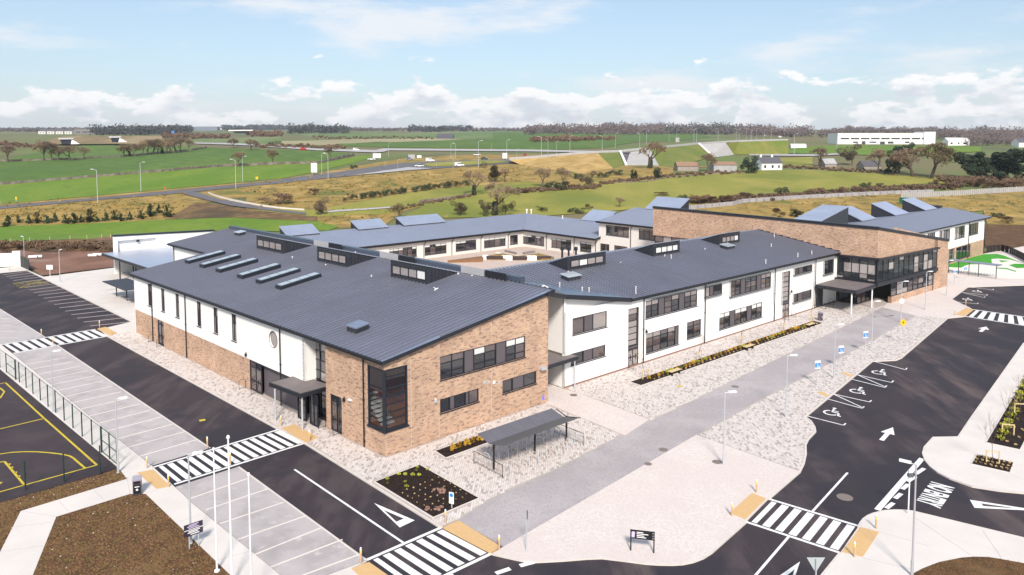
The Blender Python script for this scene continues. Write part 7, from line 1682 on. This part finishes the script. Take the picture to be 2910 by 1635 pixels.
# ---- far white building
def box_building(name, lab, k, x0, x1, ytop, ybase, depth, m, roofm=None, pitch=0.0, wins=(), chim=(), cat='building'):
    P = T(q(k, (x0+x1)/2, ybase)); dep = (P-O).dot(FW); c = dep/FPX/3.215; w = (x1-x0)*c; h = (ybase-ytop)*c
    t = thing(name, lab, cat, P, 0); mb = MB(); mb.box((0,depth/2,-.5), w, depth, h+.5); mb.build('wall', m, t); mb = MB()
    if pitch:
        for s_ in (-1, 1): mb.poly([(-w/2-.2,-.3,h), (w/2+.2,-.3,h), (w/2+.2,depth/2,h+pitch), (-w/2-.2,depth/2,h+pitch)] if s_ < 0 else [(-w/2-.2,depth/2,h+pitch), (w/2+.2,depth/2,h+pitch), (w/2+.2,depth+.3,h), (-w/2-.2,depth+.3,h)])
        r_ = mb.build('roof', roofm, t); mb = MB(); mb.poly([(-w/2,0,h), (-w/2,depth,h), (-w/2,depth/2,h+pitch)]); mb.poly([(w/2,0,h), (w/2,depth/2,h+pitch), (w/2,depth,h)]); mb.build('gable', m, t)
        for f in chim:
            mb = MB(); mb.box((f*w/2,depth/2,h+pitch*.6), .9, .7, pitch*.4+1.0); mb.build('chimney', m, r_)
    else: mb.box((0,depth/2,h), w+.4, depth+.4, .3); mb.build('roof', roofm or m, t)
    for a, b, z0, z1 in wins:
        o = MB().obox(Vector((-w/2+a*w,-.06,h*z0)), Vector(((b-a)*w,0,0)), Vector((0,.05,0)), Vector((0,0,h*(z1-z0)))).build('window', FRAME, t); MB().obox(Vector((-w/2+a*w+.1,-.09,h*z0+.1)), Vector(((b-a)*w-.2,0,0)), Vector((0,.02,0)), Vector((0,0,h*(z1-z0)-.2))).build('pane', GLASS, o)
    return t
box_building('white_school_block', 'long white flat-roofed two-storey building on the right skyline', 'b4', 868,1750,192,290, 22, WHITE, WHITE, wins=[(.03+.105*i,.12+.105*i,.45,.60) for i in range(9)]+[(.16,.21,.10,.25),(.25,.29,.0,.28),(.33,.40,.12,.25),(.44,.49,.0,.25),(.52,.58,.05,.25),(.7,.74,.1,.25)])
box_building('white_annex', 'white raised end block of the long far building', 'b4', 1650,1752,180,290, 18, WHITE, WHITE).location.y -= 1.5
box_building('roof_plant', 'low dark plant room on top of the far white building', 'b4', 950,1300,180,195, 12, PANEL, PANEL)
box_building('far_house', 'white gabled house right of the long far building', 'b4', 1880,2075,262,302, 10, WHITE, WHITE, 3.0, wins=[(.1,.2,.3,.7),(.45,.52,.3,.7),(.7,.85,.3,.7)])
box_building('far_house', 'pale house at the right edge of the view below the woods', 'b4', 2525,2700,275,318, 10, WHITE, mat('slate_tiles', (0.09,0.085,0.10), .8), 3.5)
SLATE = mat('slate_tiles', (0,0,0))
ct = box_building('cottage', 'white cottage with slate roof and two chimneys beside the dark evergreen', 'b4', 165,372,465,530, 7, WHITE, SLATE, 3.2, wins=[(.12,.22,.35,.75),(.48,.58,.35,.75),(.8,.88,.35,.75)], chim=(-.75,.35), cat='house')
ct.rotation_euler = (0,0,rad(12))
box_building('farm_shed', 'grey stone shed with a pitched roof by the brown thicket tree', 'b4', 755,860,470,500, 8, mat('shed_stone', (0.34,0.29,0.26), .9, var=.2, scale=1), CONCG, 2.8, cat='shed')
box_building('farm_shed', 'dark long farm shed behind the thin bare tree', 'b4', 1110,1265,490,520, 8, mat('shed_stone', (0.34,0.29,0.26), .9, var=.2, scale=1), SLATE, 2.5, cat='shed'); box_building('farm_shed', 'low ruined white shed below the grass embankment', 'b3', 1690,1880,490,535, 8, mat('shed_stone', (0.34,0.29,0.26), .9, var=.2, scale=1), mat('rusty_roof', (0.28,0.17,0.11), .9), 2.0, cat='shed'); box_building('farm_shed', 'grey low shed left of the dark round evergreen', 'b3', 2020,2230,480,550, 8, CONCG, mat('rusty_roof', (0,0,0)), 1.5, cat='shed')
box_building('far_barn', 'long dark barn alone on the far green fields', 'b2', 1738,1890,222,240, 14, mat('barn_wall', (0.10,0.10,0.12), .8), SLATE, 4.0, cat='barn')
for i, x in enumerate((350, 430, 510, 590)): box_building('terrace_house', '%s pale terraced house in the far estate at left' % ordn[i], 'b1', x, x+66, 172, 198, 9, CREAM, SLATE, 4.0, wins=[(.2,.4,.3,.6),(.6,.8,.3,.6)], cat='house')
box_building('apartment_block', 'dark far apartment block on the left skyline', 'b1', 680,860,150,200, 14, mat('far_grey_block', (0.20,0.18,0.18), .9), SLATE, 0, wins=[(.1,.3,.3,.5),(.4,.6,.3,.5),(.7,.9,.3,.5)]); box_building('grey_warehouse', 'long blue-grey warehouse on the left skyline', 'b1', 1745,1985,130,165, 30, mat('blue_grey_cladding', (0.17,0.20,0.25), .7), SLATE, 0)
st = thing('storage_tent', 'white domed storage tent by the far sports pitch', 'tent', T(q('b4',505,325))); mb = MB(); c = (T(q('b4',505,325))-O).dot(FW)/FPX/3.215
for i in range(8):
    a0, a1 = math.pi*i/8, math.pi*(i+1)/8; r = 38*c; mb.poly([(-70*c,-math.cos(a0)*r*.6,math.sin(a0)*r), (70*c,-math.cos(a0)*r*.6,math.sin(a0)*r), (70*c,-math.cos(a1)*r*.6,math.sin(a1)*r), (-70*c,-math.cos(a1)*r*.6,math.sin(a1)*r)])
mb.build('cover', SIGNW, st)
mast = thing('lattice_mast', 'thin lattice mast on the left skyline', 'mast', T(q('b1',890,150))); c = (mast.location-O).dot(FW)/FPX/3.215; mb = MB()
for s_ in (-1, 1): mb.tube((s_*6*c,0,0), (s_*1.5*c,0,85*c), .5*c, .4*c, 4)
for i in range(8): mb.tube((-6*c*(1-i/10),0,10*c*i), (6*c*(1-i/10),0,10*c*(i+1)), .3*c, n=3)
mb.build('tower', mat('grey_steel', (0,0,0)), mast)
# access lane guard wall
gw = thing('lane_wall', 'pale low concrete wall edging the access lane on the left bank', 'wall', T(q('b1',2200,830)), absolute=True)
PP = [T(q('b1', *p)) for p in ((1900,742),(1960,768),(2100,805),(2250,835),(2400,862),(2572,885),(2780,900))]
for a, b in zip(PP, PP[1:]):
    nn = Vector((0,.3,0)); mb = MB(); mb.obox(a-zup*.2, b-a, nn, zup*.9); mb.build('wall_section', CONC, gw)
for o in bpy.data.objects:
    if '_abs' in o: del o['_abs']

# ---- the air
hz = bpy.data.materials.new('pale_haze'); hz.use_nodes = True; nt = hz.node_tree; nt.nodes.clear()
ho = nt.nodes.new('ShaderNodeOutputMaterial'); pv = nt.nodes.new('ShaderNodeVolumePrincipled'); pv.inputs['Color'].default_value = (0.86, 0.90, 0.97, 1); pv.inputs['Density'].default_value = 0.00010; pv.inputs['Anisotropy'].default_value = 0.2
nt.links.new(pv.outputs[0], ho.inputs['Volume'])
haze = MB().box((0,1900,-1.5), 15000, 4600, 135).build('haze', hz); haze['kind'] = 'stuff'
